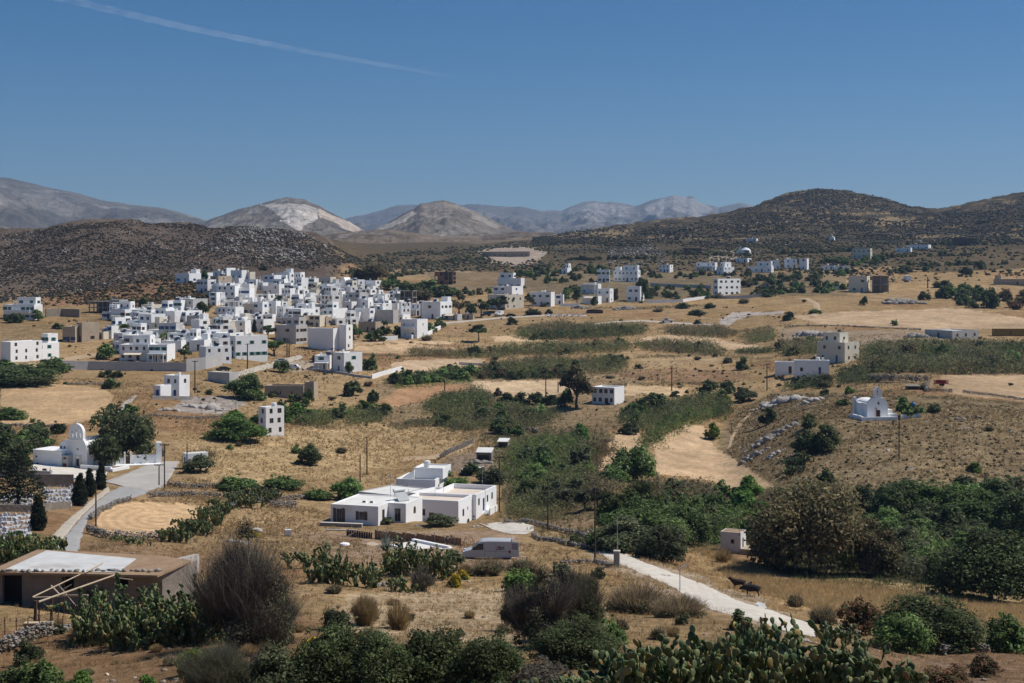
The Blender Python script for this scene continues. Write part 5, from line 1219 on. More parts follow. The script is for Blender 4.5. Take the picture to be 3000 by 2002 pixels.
block(hD, 2.4, 3, 2.6, 5.2, 5.5, 1.9, 'whitewash', 'roofwhite', base=0, par=.2, wallname='upper_wall', roofname='upper_roof')
mb = MB(); mb.tube((4.2, 5, 4.2), (4.2, 5, 4.9), .5, .5, 14); mb.lathe([(.55, 0), (.6, .1), (.58, .5), (.4, .62), (.1, .68)], 14, (4.2, 5, 4.9)); mb.build('roof_tank', MATS['white_metal'], hD)
mb = MB(); mb.add([(.4, 2.4, 2.7), (2.6, 2.4, 4.2), (2.6, 3.6, 4.2), (.4, 3.6, 2.7), (.4, 2.4, 2.2), (2.6, 2.4, 2.2), (2.6, 3.6, 2.2), (.4, 3.6, 2.2)], [(0,1,2,3), (0,4,5,1), (1,5,6,2), (2,6,7,3), (3,7,4,0)]); mb.build('stair_slope', MATS['whitewash'], hD)

# ------------------------------------------------------------------ pool being built in front of the farmhouse
pw = G(1098, 1578); pe = G(1352, 1600)
L = (pe-pw); Lx = L.xy.length; rz = math.atan2(L.y, L.x); zt = min(pw.z, pe.z)
fw = thing('formwork', 'brown plank formwork wall round the pool pit below the farmhouse', 'formwork', (pw.x, pw.y, pw.z-.1), rz)
dzl = (pe.z-pw.z)
mb = MB()
for i in range(7):
    z = -.25+i*.225
    for j in range(6):
        x0 = Lx*j/6; x1 = Lx*(j+1)/6-.02; mb.box(x0, -.02+.006*((i+j) % 3), z+dzl*j/6, x1, .03+.006*((i+j) % 3), z+.215+dzl*j/6)
mb.build('back_planks', MATS['plank_wood'], fw)
for j in range(9):
    x = Lx*(j+.4)/9; mb = MB(); mb.box(x-.05, -.14, -.4+dzl*j/9, x+.05, -.022, 1.5+dzl*j/9+(.25 if j % 3 == 0 else 0)); mb.build('stud', MATS['pale_wood'], fw)
mb = MB()
for i in range(6):
    z = -.35+i*.225; mb.box(-4.6, -.5, z, -.1, -.45, z+.215, 0, Matrix.Rotation(R(14), 4, 'Z'))
mb.build('side_planks', MATS['brown_wood'], fw)
for j in range(11):
    x = -4.5+j*.42; mb = MB(); p = Matrix.Rotation(R(14), 4, 'Z') @ Vector((x, -.6, 0)); mb.box(p.x-.035, p.y-.035, -.5, p.x+.035, p.y+.035, 1.15+.35*((j*7) % 3)/2); mb.build('stud', MATS['pale_wood'], fw)
mb = MB(); M = Matrix.Translation((-3.6, -2.6, -.25)) @ Matrix.Rotation(R(18), 4, 'Z')
for i in range(8): mb.box(-.2, i*.22, .0, 5.2, i*.22+.21, .05, 0, M)
mb.build('plank_floor', surf('orange_plank', (.40,.20,.08), (.30,.145,.06), 3, .9), fw)
for a, b in (((-4.4, -.9, 1.15), (-4.9, -2.9, -.3)), ((-2.5, -1.0, 1.1), (-3.7, -3.1, -.3))):
    mb = MB(); mb.tube(a, b, .06, n=5); mb.build('brace', MATS['pale_wood'], fw)
pt = thing('swimming_pool', 'white concrete pool shell under construction inside the plank formwork', 'swimming pool', G(1192, 1606), rz)
mb = MB(); mb.box(-2.6, -.6, -.6, 4.6, 3.0, .12); mb.build('pool_floor', MATS['roofwhite'], pt)
mb = MB(); mb.box(-2.6, 3.002, -.4, 4.6, 3.5, .42); mb.box(-2.6, -1.0, -.6, 4.6, -.602, .25); mb.box(4.602, -1.0, -.6, 4.9, 3.5, .3); mb.build('pool_wall', MATS['white_smooth'], pt)
mb = MB(); mb.box(-5.9, -2.6, -.5, -3.7, -.9, .12); mb.build('pool_step', MATS['pale_wood'], pt)
mb = MB(); P = G(1372, 1606)
for i in range(9): mb.tube((-1.0+i*.25, 0, -.2), (-1.0+i*.25, .25, 1.3), .014, n=4)
for i in range(7): mb.tube((-1.05, .03*i, .05+i*.19), (1.05, .03*i, .05+i*.19), .014, n=4)
for s in (-1.1, 1.15): mb.tube((s, -.2, -.2), (s*.3, .5, 1.35), .04, n=5)
tag(mb.build('rebar_mesh', MATS['rust'], None, P, R(-8)), 'rusty reinforcing mesh leaning up left of the parked van', 'rebar mesh')
P = G(1010, 1600); mb = MB(); mb.lathe([(.1, 0), (.55, .02), (.68, .16), (.6, .34), (.35, .42), (.1, .40)], 14); tag(mb.build('cement_sack', MATS['white_smooth'], None, P, .4), 'pale bulging sack lying below the leaning formwork braces', 'sack')
# loose building leftovers by the farmhouse
mb = MB(); mb.box(0, 0, -.4, 6.5, .5, .45); mb.box(0, -.05, .45, 6.5, .55, .53, 1); tag(mb.build('low_wall', [MATS['concrete'], MATS['roofscreed']], None, G(936, 1541), R(-12)), 'low grey concrete terrace edge at the left of the farmhouse', 'wall')
mb = MB()
for i in range(3): mb.box(0, -.3-.2*i, 0, 4.6-.6*i, -.13-.2*i, .06+.03*i)
tag(mb.build('plank_stack', MATS['white_metal'], None, G(958, 1552)+Vector((0, 0, .05)), R(-6)), 'pale boards lying flat below the terrace edge', 'boards')
t = thing('liquid_tank', 'white caged plastic tank standing on the slope left of the pool pit', 'tank', G(844, 1571), .2)
mb = MB(); mb.box(-.42, -.42, .16, .42, .42, .92); mb.lathe([(.14, 0), (.14, .06)], 12, (0, 0, .92)); mb.build('tank_body', MATS['white_metal'], t)
mb = MB()
for q in (-.46, -.15, .15, .46):
    for e in (-.46, .46): mb.tube((q, e, .1), (q, e, .98), .012, n=4); mb.tube((e, q, .1), (e, q, .98), .012, n=4)
mb.box(-.48, -.48, .0, .48, .48, .12); mb.build('cage', MATS['galvanised'], t)
outcrop(748, 1560, 34, 14, 'single white boulder on the slope left of the caged tank', 1, 'pale_rock', 'boulder')
outcrop(690, 1590, 70, 20, 'white broken rocks on the path side below the lone boulder', 7, 'pale_rock')
outcrop(1228, 1543, 34, 26, 'brown rubble heap at the corner of the shuttered farmhouse', 6, 'rock', 'rubble_heap', 'rubble')
outcrop(1395, 1545, 30, 14, 'pale stones at the foot of the white stair', 4, 'pale_rock')

# ------------------------------------------------------------------ van
def wheel(parent, x, y, r, w=.22):
    o = bpy.data.objects.new('wheel', None); o.location = (x, y, r); link(o, parent)
    mb = MB(); n0 = len(mb.v); mb.lathe([(r*.62, -w/2), (r*.95, -w/2), (r, -w/3), (r, w/3), (r*.95, w/2), (r*.62, w/2)], 18); mb.v = [(a, c, b) for a, b, c in mb.v]; mb.build('tyre', MATS['black_paint'], o)
    mb = MB(); mb.lathe([(.05, -w*.4), (r*.6, -w*.45), (r*.6, w*.45), (.05, w*.4)], 14); mb.v = [(a, c, b) for a, b, c in mb.v]; mb.build('rim', MATS['galvanised'], o)
surf('van_silver', (.50,.51,.52), (.46,.47,.48), .8, .35, spec=.5)
def text_mesh(s, size, mat, parent, loc, rot, shear=0.0, name='lettering', bold=.02):
    cu = bpy.data.curves.new(name, 'FONT'); cu.body = s; cu.size = size; cu.extrude = .004; cu.offset = bold*size; cu.shear = shear
    ob = bpy.data.objects.new(name, cu); dg = bpy.context.evaluated_depsgraph_get(); COL.objects.link(ob); dg.update()
    me = bpy.data.meshes.new_from_object(ob.evaluated_get(bpy.context.evaluated_depsgraph_get())); bpy.data.objects.remove(ob)
    me.materials.clear(); me.materials.append(MATS[mat]); return obj(name, me, parent, loc, rot)
P = G(1430, 1637)
van = thing('delivery_van', 'silver delivery van with its rear doors swung open and red and black lettering', 'van', P, R(-3))
Lv = 5.5; x0 = -2.85; Wv = 2.0
out = [(x0, .32), (x0+.02, .78), (x0+.25, 1.0), (x0+1.0, 1.18), (x0+1.85, 2.02), (x0+2.2, 2.18), (x0+3.0, 2.24), (x0+Lv, 2.22), (x0+Lv, .32)]
mb = MB(); n = len(out); vs = []
for y, k in ((-Wv/2, 0), (-Wv/2+.10, 1), (Wv/2-.10, 1), (Wv/2, 0)):
    for x, z in out: vs.append((x, y, z-(0 if k else (.10 if z > 2 else 0))))
fs = [(j*n+i, j*n+(i+1) % n, (j+1)*n+(i+1) % n, (j+1)*n+i) for j in range(3) for i in range(n) if not (i == n-2)]+[tuple(range(n))[::-1], tuple(range(3*n, 4*n))]
mb.add(vs, fs); mb.box(x0+Lv-.06, -Wv/2+.12, .34, x0+Lv-.05, Wv/2-.12, 2.1, 1); mb.build('body', [MATS['van_silver'], MATS['shade_void']], van)
mb = MB(); mb.prism_y([(x0+1.12, 1.16), (x0+1.80, 1.86), (x0+2.38, 1.90), (x0+2.38, 1.18)], -Wv/2-.012, -Wv/2-.003); mb.build('side_window', MATS['glass'], van)
mb = MB(); mb.add([(x0+1.02, -.86, 1.215), (x0+1.80, -.78, 2.0), (x0+1.80, .78, 2.0), (x0+1.02, .86, 1.215)], [(0,1,2,3)]); mb.v = [(x-.012, y, z+.012) for x, y, z in mb.v]; mb.build('windscreen', MATS['glass'], van)
mb = MB(); mb.box(x0+2.52, -Wv/2-.012, .42, x0+2.55, -Wv/2-.003, 2.05); mb.box(x0+3.75, -Wv/2-.012, .42, x0+3.78, -Wv/2-.003, 2.05); mb.box(x0+2.55, -Wv/2-.014, 1.0, x0+Lv-.05, -Wv/2-.002, 1.06); mb.build('body_moulding', surf('van_trim', (.30,.30,.31), (.26,.26,.27), 2, .5), van)
mb = MB(); mb.box(x0+1.25, -Wv/2-.28, 1.2, x0+1.38, -Wv/2-.06, 1.5); mb.tube((x0+1.33, -Wv/2-.1, 1.25), (x0+1.35, -Wv/2+.02, 1.2), .02); mb.build('wing_mirror', MATS['black_paint'], van)
for s in (-.72, .72):
    mb = MB(); mb.box(x0+.05, s-.22, .78, x0+.32, s+.22, .98); mb.build('headlight', MATS['white_metal'], van)
for y, a in ((-Wv/2, -12), (Wv/2, 78)):
    mb = MB(); M = Matrix.Translation((x0+Lv+.015, y, 0)) @ Matrix.Rotation(R(a), 4, 'Z'); mb.box(0, 0, .42, .93, .06, 2.12, 0, M); mb.box(.12, -.012, 1.25, .80, -.002, 1.95, 1, M); mb.box(0, -.012, 1.14, .93, -.002, 1.18, 2, M); mb.build('rear_door', [MATS['van_silver'], MATS['van_trim'], MATS['white_metal']], van)
mb = MB(); mb.box(x0+Lv-.22, -Wv/2-.02, .85, x0+Lv-.02, -Wv/2-.002, 1.15); mb.build('tail_light', MATS['red_paint'], van)
mb = MB(); mb.box(x0-.03, -.9, .30, x0+.25, .9, .62); mb.box(x0+Lv-.1, -.95, .30, x0+Lv+.08, .95, .48); mb.build('bumper', MATS['van_trim'], van)
for x in (x0+.95, x0+4.25):
    for y in (-.86, .86): wheel(van, x, y, .34)
text_mesh('Z', .52, 'red_paint', van, (x0+3.80, -Wv/2-.008, 1.22), (R(90), 0, 0), .25); text_mesh('BX', .52, 'black_paint', van, (x0+4.13, -Wv/2-.008, 1.22), (R(90), 0, 0))
# ------------------------------------------------------------------ other vehicles, far off
def car(px, py, length, label, paint, kind='car', rz=0.0, d=None):
    P = G(px, py) if d is None else at(px, d); t = thing('parked_car' if kind != 'truck' else 'truck', label, 'car' if kind in ('car', 'pickup') else kind, P, rz, 'vehicles parked about the village')
    Lc = length; W = Lc*.40; h = {'car': .34, 'van': .46, 'pickup': .38, 'truck': .5}[kind]*Lc
    prof_ = {'car': [(-.5,.10),(-.5,.19),(-.46,.22),(-.28,.235),(-.16,.335),(.16,.34),(.34,.25),(.48,.23),(.5,.18),(.5,.10)], 'van': [(-.5,.10),(-.5,.24),(-.34,.28),(-.22,.44),(.48,.46),(.5,.42),(.5,.10)],
             'pickup': [(-.5,.12),(-.5,.22),(-.28,.25),(-.18,.37),(.06,.38),(.12,.25),(.5,.25),(.5,.12)], 'truck': [(-.5,.12),(-.5,.40),(-.44,.48),(-.30,.48),(-.29,.25),(.5,.25),(.5,.12)]}[kind]
    mb = MB(); mb.prism_y([(x*Lc, z*Lc) for x, z in prof_], -W/2, W/2); mb.build('body', MATS[paint], t)
    q = {'car': [(-.25,.24),(-.15,.325),(.15,.328),(.29,.25)], 'van': [(-.33,.29),(-.235,.42),(-.08,.42),(-.08,.29)], 'pickup': [(-.25,.26),(-.17,.36),(.04,.365),(.08,.26)], 'truck': [(-.48,.33),(-.42,.46),(-.33,.46),(-.33,.33)]}[kind]
    mb = MB(); mb.prism_y([(x*Lc, z*Lc) for x, z in q], -W/2-.012, W/2+.012); mb.build('side_window', MATS['glass'], t)
    for x in (-.31, .30):
        for y in (-W/2, W/2):
            mb = MB(); mb.tube((x*Lc, y-.09, .075*Lc), (x*Lc, y+.09, .075*Lc), .075*Lc, n=14); mb.build('wheel', MATS['black_paint'], t)
    return t
car(823, 1063, 4.2, 'grey car with dark windows parked on the pale patch at the village foot', 'van_silver', rz=R(12))
car(862, 1083, 3.9, 'small white van parked by the green bush below the village road', 'white_metal', 'van', R(170))
car(1955, 946, 5.2, 'white pickup truck parked on the open tan field', 'white_metal', 'pickup', R(-8))
car(1462, 926, 5.0, 'white van with a dark windscreen under the roadside trees', 'white_metal', 'van', R(60))
car(1496, 929, 4.4, 'dark car beside the white van under the roadside trees', 'black_paint', rz=R(15))
car(1424, 926, 4.3, 'blue car farthest left among the cars by the roadside trees', 'blue_paint', rz=R(10))
car(2262, 855, 7.5, 'grey blue lorry parked below the row of dark trees', 'solar_grey', 'truck', R(8))
car(2316, 857, 5.5, 'long brown lorry right of the grey blue one', 'rust', 'truck', R(186))
car(654, 1088, 4.2, 'dark car in the shade at the village road corner', 'black_paint', rz=R(40))
car(1290, 937, 4.0, 'white car parked beside the low dark shop', 'white_metal', rz=R(20))
# red farm trailer, container, covered stack
t = thing('farm_trailer', 'red slatted farm trailer standing by the stone pen', 'trailer', G(2757, 1131), R(3))
mb = MB(); mb.box(-1.5, -.8, .5, 1.5, .8, .62)
for y in (-.8, .74):
    for i in range(3): mb.box(-1.5, y, .68+i*.26, 1.5, y+.06, .86+i*.26)
for x in (-1.5, -.75, 0, .75, 1.44): mb.box(x, -.84, .5, x+.06, -.78, 1.5); mb.box(x, .8, .5, x+.06, .86, 1.5)
mb.build('slatted_body', MATS['red_paint'], t)
for y in (-.75, .75):
    mb = MB(); mb.tube((.2, y-.1, .34), (.2, y+.1, .34), .36, n=16); mb.build('wheel', MATS['black_paint'], t)
mb = MB(); mb.tube((1.5, 0, .5), (2.6, 0, .35), .05); mb.build('drawbar', MATS['rust'], t)
t = thing('shipping_container', 'long ochre yellow container at the far right edge of the fields', 'container', at(2957, 505), R(0))
mb = MB(); mb.box(-5.8, -1.2, 0, 5.8, 1.2, 2.5)
for i in range(46): x = -5.7+i*.25; mb.box(x, -1.24, .12, x+.12, -1.198, 2.38)
mb.build('container_body', MATS['yellow_rust'], t); mb = MB(); mb.box(-.4, -1.27, .3, .4, -1.245, 1.9); mb.build('door', MATS['rust'], t)
t = thing('covered_stack', 'long black sheeted stack on the bare tan slope below the square villa', 'stack', G(1742, 918), R(-3))
mb = MB(); mb.prism_y([(-3.6, 0), (-3.7, .9), (-3.2, 1.5), (-1, 1.75), (1.6, 1.6), (3.3, 1.5), (3.8, .8), (3.7, 0)], -1.1, 1.1); mb.build('black_sheet', MATS['black_paint'], t)
mb = MB(); mb.tube((-3.9, -1.2, .1), (3.9, -1.2, .1), .10); mb.tube((-3.9, -1.2, .9), (3.9, -1.2, .9), .05); mb.build('weight_pole', MATS['grey_wood'], t)
# beehives in a row
hv = thing('beehive', 'small pale box hive in the row on the far bare field', 'beehive', G(1600, 926), 0, 'row of hives')
mb = MB(); mb.box(-.3, -.25, .12, .3, .25, .75); mb.box(-.25, -.2, 0, .25, .2, .118); mb.build('hive_box', MATS['white_metal'], hv); mb = MB(); mb.box(-.34, -.29, .752, .34, .29, .83); mb.build('lid', MATS['galvanised'], hv)
for i in range(1, 22):
    c = copy_tree(hv); c.location = G(1600+i*5.2+(i % 3)*1.4, 926+(i % 4)*1.3-(4 if i % 2 else 0))
# moped by the church
t = thing('moped', 'black moped parked at the edge of the church forecourt', 'moped', G(137, 1388), R(15))
mb = MB(); mb.prism_y([(-.55, .35), (-.75, .72), (-.45, .82), (-.1, .75), (.1, .45), (.42, .42), (.55, 1.0), (.62, .98), (.55, .38), (.3, .3)], -.16, .16); mb.tube((.56, -.33, 1.05), (.56, .33, 1.05), .03); mb.build('body', MATS['black_paint'], t)
for x in (-.6, .65):
    mb = MB(); mb.tube((x, -.06, .27), (x, .06, .27), .27, n=14); mb.build('wheel', MATS['black_paint'], t)
mb = MB(); mb.box(-.72, -.14, .78, -.1, .14, .88); mb.build('seat', MATS['maroon'], t)

# ------------------------------------------------------------------ parish church on the left
PC_ = G(226, 1368)
ch = thing('church', 'white church with a round topped bell gable of three openings', 'church', PC_, R(-24))
def gable(mb, pts, y0, y1, holes=(), m=0):
    """flat outline in x,z with arched holes, given thickness"""
    bm = bmesh.new(); 
    def loop(q, y): return [bm.verts.new((x, y, z)) for x, z in q]
    for y in (y0, y1):
        e = []
        for q in (pts,)+tuple(holes):
            v = loop(q, y); e += [bm.edges.new((v[i], v[(i+1) % len(v)])) for i in range(len(v))]
        bmesh.ops.triangle_fill(bm, use_beauty=True, edges=e)
    bm.verts.ensure_lookup_table(); bm.verts.index_update(); bm.faces.ensure_lookup_table()
    mb.add([v.co[:] for v in bm.verts], [[v.index for v in f.verts] for f in bm.faces], m); bm.free()
    for q in (pts,)+tuple(holes):
        n = len(q); mb.add([(x, y0, z) for x, z in q]+[(x, y1, z) for x, z in q], [(i, (i+1) % n, n+(i+1) % n, n+i) for i in range(n)], m)
def archpts(cx, z0, w, h, n=8):
    r = w/2; return [(cx-r, z0)]+[(cx-r*math.cos(t), z0+h-r+r*math.sin(t)) for t in np.linspace(0, math.pi, n)]+[(cx+r, z0)]
def curve(a, b, c, n=6):
    return [((1-t)**2*a[0]+2*t*(1-t)*b[0]+t*t*c[0], (1-t)**2*a[1]+2*t*(1-t)*b[1]+t*t*c[1]) for t in np.linspace(0, 1, n)]
fac = [(-2.1, -.5)]+[(-2.1, 2.6)]+curve((-2.1, 3.1), (-1.95, 4.7), (-1.6, 5.0))+curve((1.6, 5.0), (2.1, 4.6), (2.5, 3.3))+[(2.5, -.5)]
mb = MB(); gable(mb, fac, -.3, .25, (archpts(.35, .15, .75, 1.75, 2), [(.35+.22*math.cos(t), 3.25+.22*math.sin(t)) for t in np.linspace(0, 6.283, 11)[:-1]])); mb.build('facade', MATS['whitewash'], ch)
mb = MB(); mb.box(-.02, -.1, .15, .72, -.02, 1.88); mb.build('door', MATS['brown_wood'], ch)
mb = MB(); mb.box(-.18, -.36, .1, -.03, -.302, 2.05); mb.box(.73, -.36, .1, 1.35, -.302, 2.05); mb.box(-.18, -.37, 2.052, 1.35, -.302, 2.2); mb.build('door_surround', MATS['cream'], ch)
mb = MB(); mb.tube((.35, -.1, 3.25), (.35, -.05, 3.25), .23, n=12); mb.build('round_window', MATS['glass'], ch)
mb = MB(); gable(mb, [(-1.62, 5.0)]+[(-1.62, 6.2)]+[(-1.62*math.cos(t), 6.2+1.65*math.sin(t)) for t in np.linspace(.15, 2.99, 15)]+[(1.62, 6.2), (1.62, 5.0)], -.34, .30, tuple(archpts(x, 5.35, .42, h_, 7) for x, h_ in ((-.85, 1.35), (.0, 1.75), (.85, 1.35)))); mb.box(-1.75, -.42, 4.86, 1.75, .38, 4.998); mb.build('bell_gable', MATS['whitewash'], ch)
mb = MB(); mb.box(-.05, -.05, 7.84, .05, .05, 8.6); mb.box(-.24, -.045, 8.25, .24, .045, 8.35); mb.build('cross', MATS['white_metal'], ch)
for x, z in ((-.85, 6.1), (0, 6.4)):
    mb = MB(); mb.lathe([(.16, 0), (.13, .12), (.09, .24), (.02, .30)], 10, (x, 0, z)); mb.build('bell', MATS['rust'], ch)
mb = MB(); va = [(-2.0, -.5), (-2.0, 2.7)]+[(.2-2.2*math.cos(t), 2.7+1.75*math.sin(t)) for t in np.linspace(.1, 3.04, 13)]+[(2.4, 2.7), (2.4, -.5)]; mb.prism_y(va, .252, 8.5); mb.build('nave', MATS['whitewash'], ch)
mb = MB(); mb.box(-4.6, .6, -.5, -2.02, 11, 3.5); mb.prism_y([(-4.6, 3.5), (-4.3, 4.1), (-3.4, 4.6), (-2.05, 4.75), (-2.05, 3.5)], .6, 11); mb.build('side_aisle', MATS['whitewash'], ch)
for x in (-4.2, -3.4, -2.6):
    mb = MB(); mb.box(x-.17, .52, 3.1, x+.17, .595, 3.5); mb.build('window', MATS['glass'], ch)
mb = MB(); mb.box(-8.8, -1.6, -1.2, -2.15, 3.5, 2.75); mb.box(-9.0, -1.8, 2.752, -2.12, 3.55, 2.92); mb.build('annex', MATS['whitewash'], ch)
mb = MB(); mb.box(-3.9, -1.68, .6, -2.7, -1.603, 2.0); mb.build('notice_panel', MATS['white_smooth'], ch)
for x, z in ((-8.0, 1.5), (-7.7, .2)):
    mb = MB(); mb.box(x-.18, -1.66, z, x+.18, -1.603, z+.3); mb.build('window', MATS['glass'], ch)
mb = MB(); mb.box(-1.85, -1.7, 0, -.75, -.302, 1.9); mb.box(-2.0, -1.8, 1.902, -.6, -.302, 2.2); mb.build('porch', MATS['grey_render'], ch); mb = MB(); mb.box(-1.65, -1.78, .1, -.95, -1.703, .75); mb.box(-1.6, -1.76, 1.5, -1.0, -1.703, 1.85); mb.build('gate', MATS['maroon'], ch)
t = thing('church_steps', 'broad white stepped terrace in front of the church', 'steps', PC_, R(-24))
mb = MB()
for i in range(5): mb.box(-2.6, -3.6-.5*i, -1.8, 7.5, -1.9 if i == 0 else -3.602-.5*(i-1), -.25-.22*i)
mb.box(-9.2, -3.0, -1.8, -2.62, -2.6, .35); mb.build('treads', MATS['whitewash'], t); mb = MB(); mb.box(2.6, -2.2, -1.2, 9.5, -1.9, .75); mb.box(9.502, -2.6, -1.5, 10.2, 2.0, .5); mb.build('parapet', MATS['white_smooth'], t)
t = thing('churchyard_wall', 'white churchyard wall with two gate pillars right of the big dark tree', 'wall', G(372, 1362), R(18))
mb = MB(); mb.box(-5.5, 0, -1.2, -.6, .35, 1.3); mb.box(.9, 0, -1.2, 5.2, .35, 1.7); mb.box(5.202, -.2, -1.2, 6.2, 1.2, 3.9); mb.box(-7.5, -2.2, -1.6, 6.0, -.002, .15); mb.box(-7.5, -4.4, -1.9, 3.2, -2.204, -.25); mb.build('wall', MATS['whitewash'], t)
for x in (-.55, .55):
    mb = MB(); mb.box(x, -.1, -1, x+.32, .45, 2.3); mb.build('pillar', MATS['whitewash'], t)
mb = MB(); mb.box(-.22, .12, -.6, .54, .18, 1.5); mb.build('gate', MATS['brown_wood'], t)
# cemetery below the church
def grave_proto(k):
    t = thing('grave', 'white marble grave with an upright cross in the terraced cemetery', 'grave', (0, 0, 0), 0, 'white graves of the cemetery')
    mb = MB(); mb.box(-.5, -1.0, -.3, .5, 1.0, .45); mb.box(-.38, -.85, .45, .38, .6, .58); mb.build('slab', MATS['marble'], t)
    mb = MB()
    if k == 0: mb.box(-.05, .78, .45, .05, .88, 1.75); mb.box(-.33, .79, 1.25, .33, .87, 1.36); mb.box(-.28, .68, .45, .28, .98, .75)
    elif k == 1: mb.prism_y([(-.42, .45), (-.42, 1.2), (0, 1.6), (.42, 1.2), (.42, .45)], .7, .95); mb.box(-.04, .8, 1.6, .04, .86, 2.0); mb.box(-.18, .8, 1.8, .18, .86, 1.87)
    else: mb.box(-.5, .3, .45, .5, 1.0, 1.3); mb.prism_y([(-.55, 1.3), (0, 1.65), (.55, 1.3)], .25, 1.0)
    mb.build('headstone', MATS['marble'], t); return t
protos = [grave_proto(k) for k in range(3)]; used = set(); gr = random.Random(5)
def graves(poly, rows, cols):
    (ax, ay), (bx, by), (cx, cy), (dx, dy) = poly
    for r in range(rows):
        for c in range(cols):
            u = (c+.5+gr.uniform(-.2, .2))/cols; v = (r+.5+gr.uniform(-.12, .12))/rows
            px = (ax*(1-u)+bx*u)*(1-v)+(dx*(1-u)+cx*u)*v; py = (ay*(1-u)+by*u)*(1-v)+(dy*(1-u)+cy*u)*v; k = gr.choice([0, 0, 1, 1, 2]); P = G(px, py); z = terr(P.x, P.y)
            if k not in used: o = protos[k]; used.add(k)
            else: o = copy_tree(protos[k])
            o.scale = (gr.uniform(.4, .55), .5, gr.uniform(.34, .6)); o.location = (P.x, P.y, z); o.rotation_euler = (0, 0, R(-18+gr.uniform(-22, 22)))
graves([(118,1436),(214,1432),(206,1488),(140,1490)], 5, 8); graves([(2,1452),(96,1450),(92,1496),(2,1500)], 4, 6); graves([(-10,1512),(86,1508),(90,1572),(-10,1600)], 5, 7)
def plain_wall(pts, h, label, mat='whitewash', th=.35, name='garden_wall', cap=None, below=1.0, group=None):
    W = [G(*p) if len(p) == 2 else at(p[0], p[2]) for p in pts]; o = W[0]; mb = MB()
    for a, b in zip(W[:-1], W[1:]):
        d = (b-a); d.z = 0; n_ = Vector((-d.y, d.x, 0)).normalized()*th/2; m = max(1, int(d.length/6))
        for i in range(m):
            p = a.lerp(b, i/m); q = a.lerp(b, (i+1)/m); zp, zq = float(terr(p.x, p.y)), float(terr(q.x, q.y)); e = d.normalized()*.004
            vs = [Vector((p.x, p.y, zp-below))-n_-o, Vector((q.x, q.y, zq-below))-n_-o-e, Vector((q.x, q.y, zq-below))+n_-o-e, Vector((p.x, p.y, zp-below))+n_-o, Vector((p.x, p.y, zp+h))-n_-o, Vector((q.x, q.y, zq+h))-n_-o-e, Vector((q.x, q.y, zq+h))+n_-o-e, Vector((p.x, p.y, zp+h))+n_-o]
            mb.add(vs, [(0,3,2,1),(4,5,6,7),(0,1,5,4),(1,2,6,5),(2,3,7,6),(3,0,4,7)])
    return tag(mb.build(name, MATS[mat], None, o), label, 'wall', group)
plain_wall([(108,1427),(216,1428)], 2.0, 'brown rendered wall at the back of the cemetery', 'stone', name='cemetery_wall')
plain_wall([(-20,1500),(100,1502),(150,1494),(205,1490)], 1.0, 'grey terrace wall between the cemetery levels', 'stone', name='cemetery_wall')
plain_wall([(-60,1402),(70,1398),(150,1402)], 1.2, 'grey retaining wall under the church forecourt', 'grey_render', name='retaining_wall')
plain_wall([(170,1082),(260,1084),(400,1086),(545,1089)], 2.6, 'long grey garden wall below the two white villas', 'grey_render')
plain_wall([(545,1089),(600,1082),(650,1070)], 3.6, 'sloping grey wall in front of the canopied white house', 'grey_render')
plain_wall([(1089,1110),(1177,1085)], 1.3, 'white boundary wall slanting up from the modern white house', 'white_smooth')
plain_wall([(905,1085),(1000,1096),(1089,1110)], .7, 'low grey wall along the road by the modern white house', 'grey_render')
plain_wall([(1115,998),(1165,996)], 1.6, 'white yard wall left of the brown garage', 'whitewash')
plain_wall([(1205,993),(1250,985),(1290,965)], 1.5, 'white yard wall right of the brown garage', 'whitewash')
plain_wall([(1905,838),(2085,846)], 1.6, 'grey road wall left of the castle like house', 'grey_render')
plain_wall([(1895,889),(2000,885),(2085,872)], 1.3, 'white garden wall along the far road', 'whitewash')
plain_wall([(2080,873),(2130,876),(2260,868)], 1.4, 'grey wall in front of the castle like house', 'grey_render')
plain_wall([(1640,898),(1700,896)], 1.2, 'white fence wall in front of the small far house', 'whitewash')
plain_wall([(2420,846),(2492,848)], 1.2, 'white wall under the row of dark trees', 'whitewash')
plain_wall([(445,1170),(560,1172)], .9, 'grey terrace wall in front of the lone cube house', 'concrete')
plain_wall([(1345,1068),(1560,1076)], .8, 'thin pale field wall crossing the middle of the plain', 'roofscreed')
plain_wall([(2330,1018),(2330,1018.5)], .1, 'x') if False else None
# ------------------------------------------------------------------ chapel on the knoll
Pq = at(2570, 284, .35)
cp = thing('chapel', 'small white chapel with a stepped bell gable and red door on the scrubby knoll', 'chapel', Pq, R(8)); cp.scale = (1.22, 1.22, 1.25)
f2 = [(-1.75, -.4), (-1.75, 2.4)]+[(-1.0, 3.15), (1.0, 3.15), (1.7, 2.3), (1.75, -.4)]
mb = MB(); gable(mb, f2, -.25, .2, (archpts(-.3+.4, .0, .75, 1.6, 2), [(.12+.2*math.cos(t), 2.3+.24*math.sin(t)) for t in np.linspace(0, 6.283, 11)[:-1]])); mb.build('facade', MATS['whitewash'], cp)
mb = MB(); gable(mb, [(-.65, 3.15), (-.65, 4.4), (.0, 4.95), (.65, 4.3), (.65, 3.15)], -.26, .22, (archpts(.05, 3.5, .42, 1.0, 7),)); mb.box(-.75, -.3, 3.07, .75, .26, 3.148); mb.build('bell_gable', MATS['whitewash'], cp)
mb = MB(); mb.lathe([(.13, 0), (.1, .1), (.03, .22)], 10, (.05, 0, 4.05)); mb.build('bell', MATS['rust'], cp)
mb = MB(); mb.box(-.03, -.04, 4.93, .03, .02, 5.4); mb.box(-.16, -.035, 5.15, .16, .015, 5.22); mb.build('cross', MATS['white_metal'], cp)
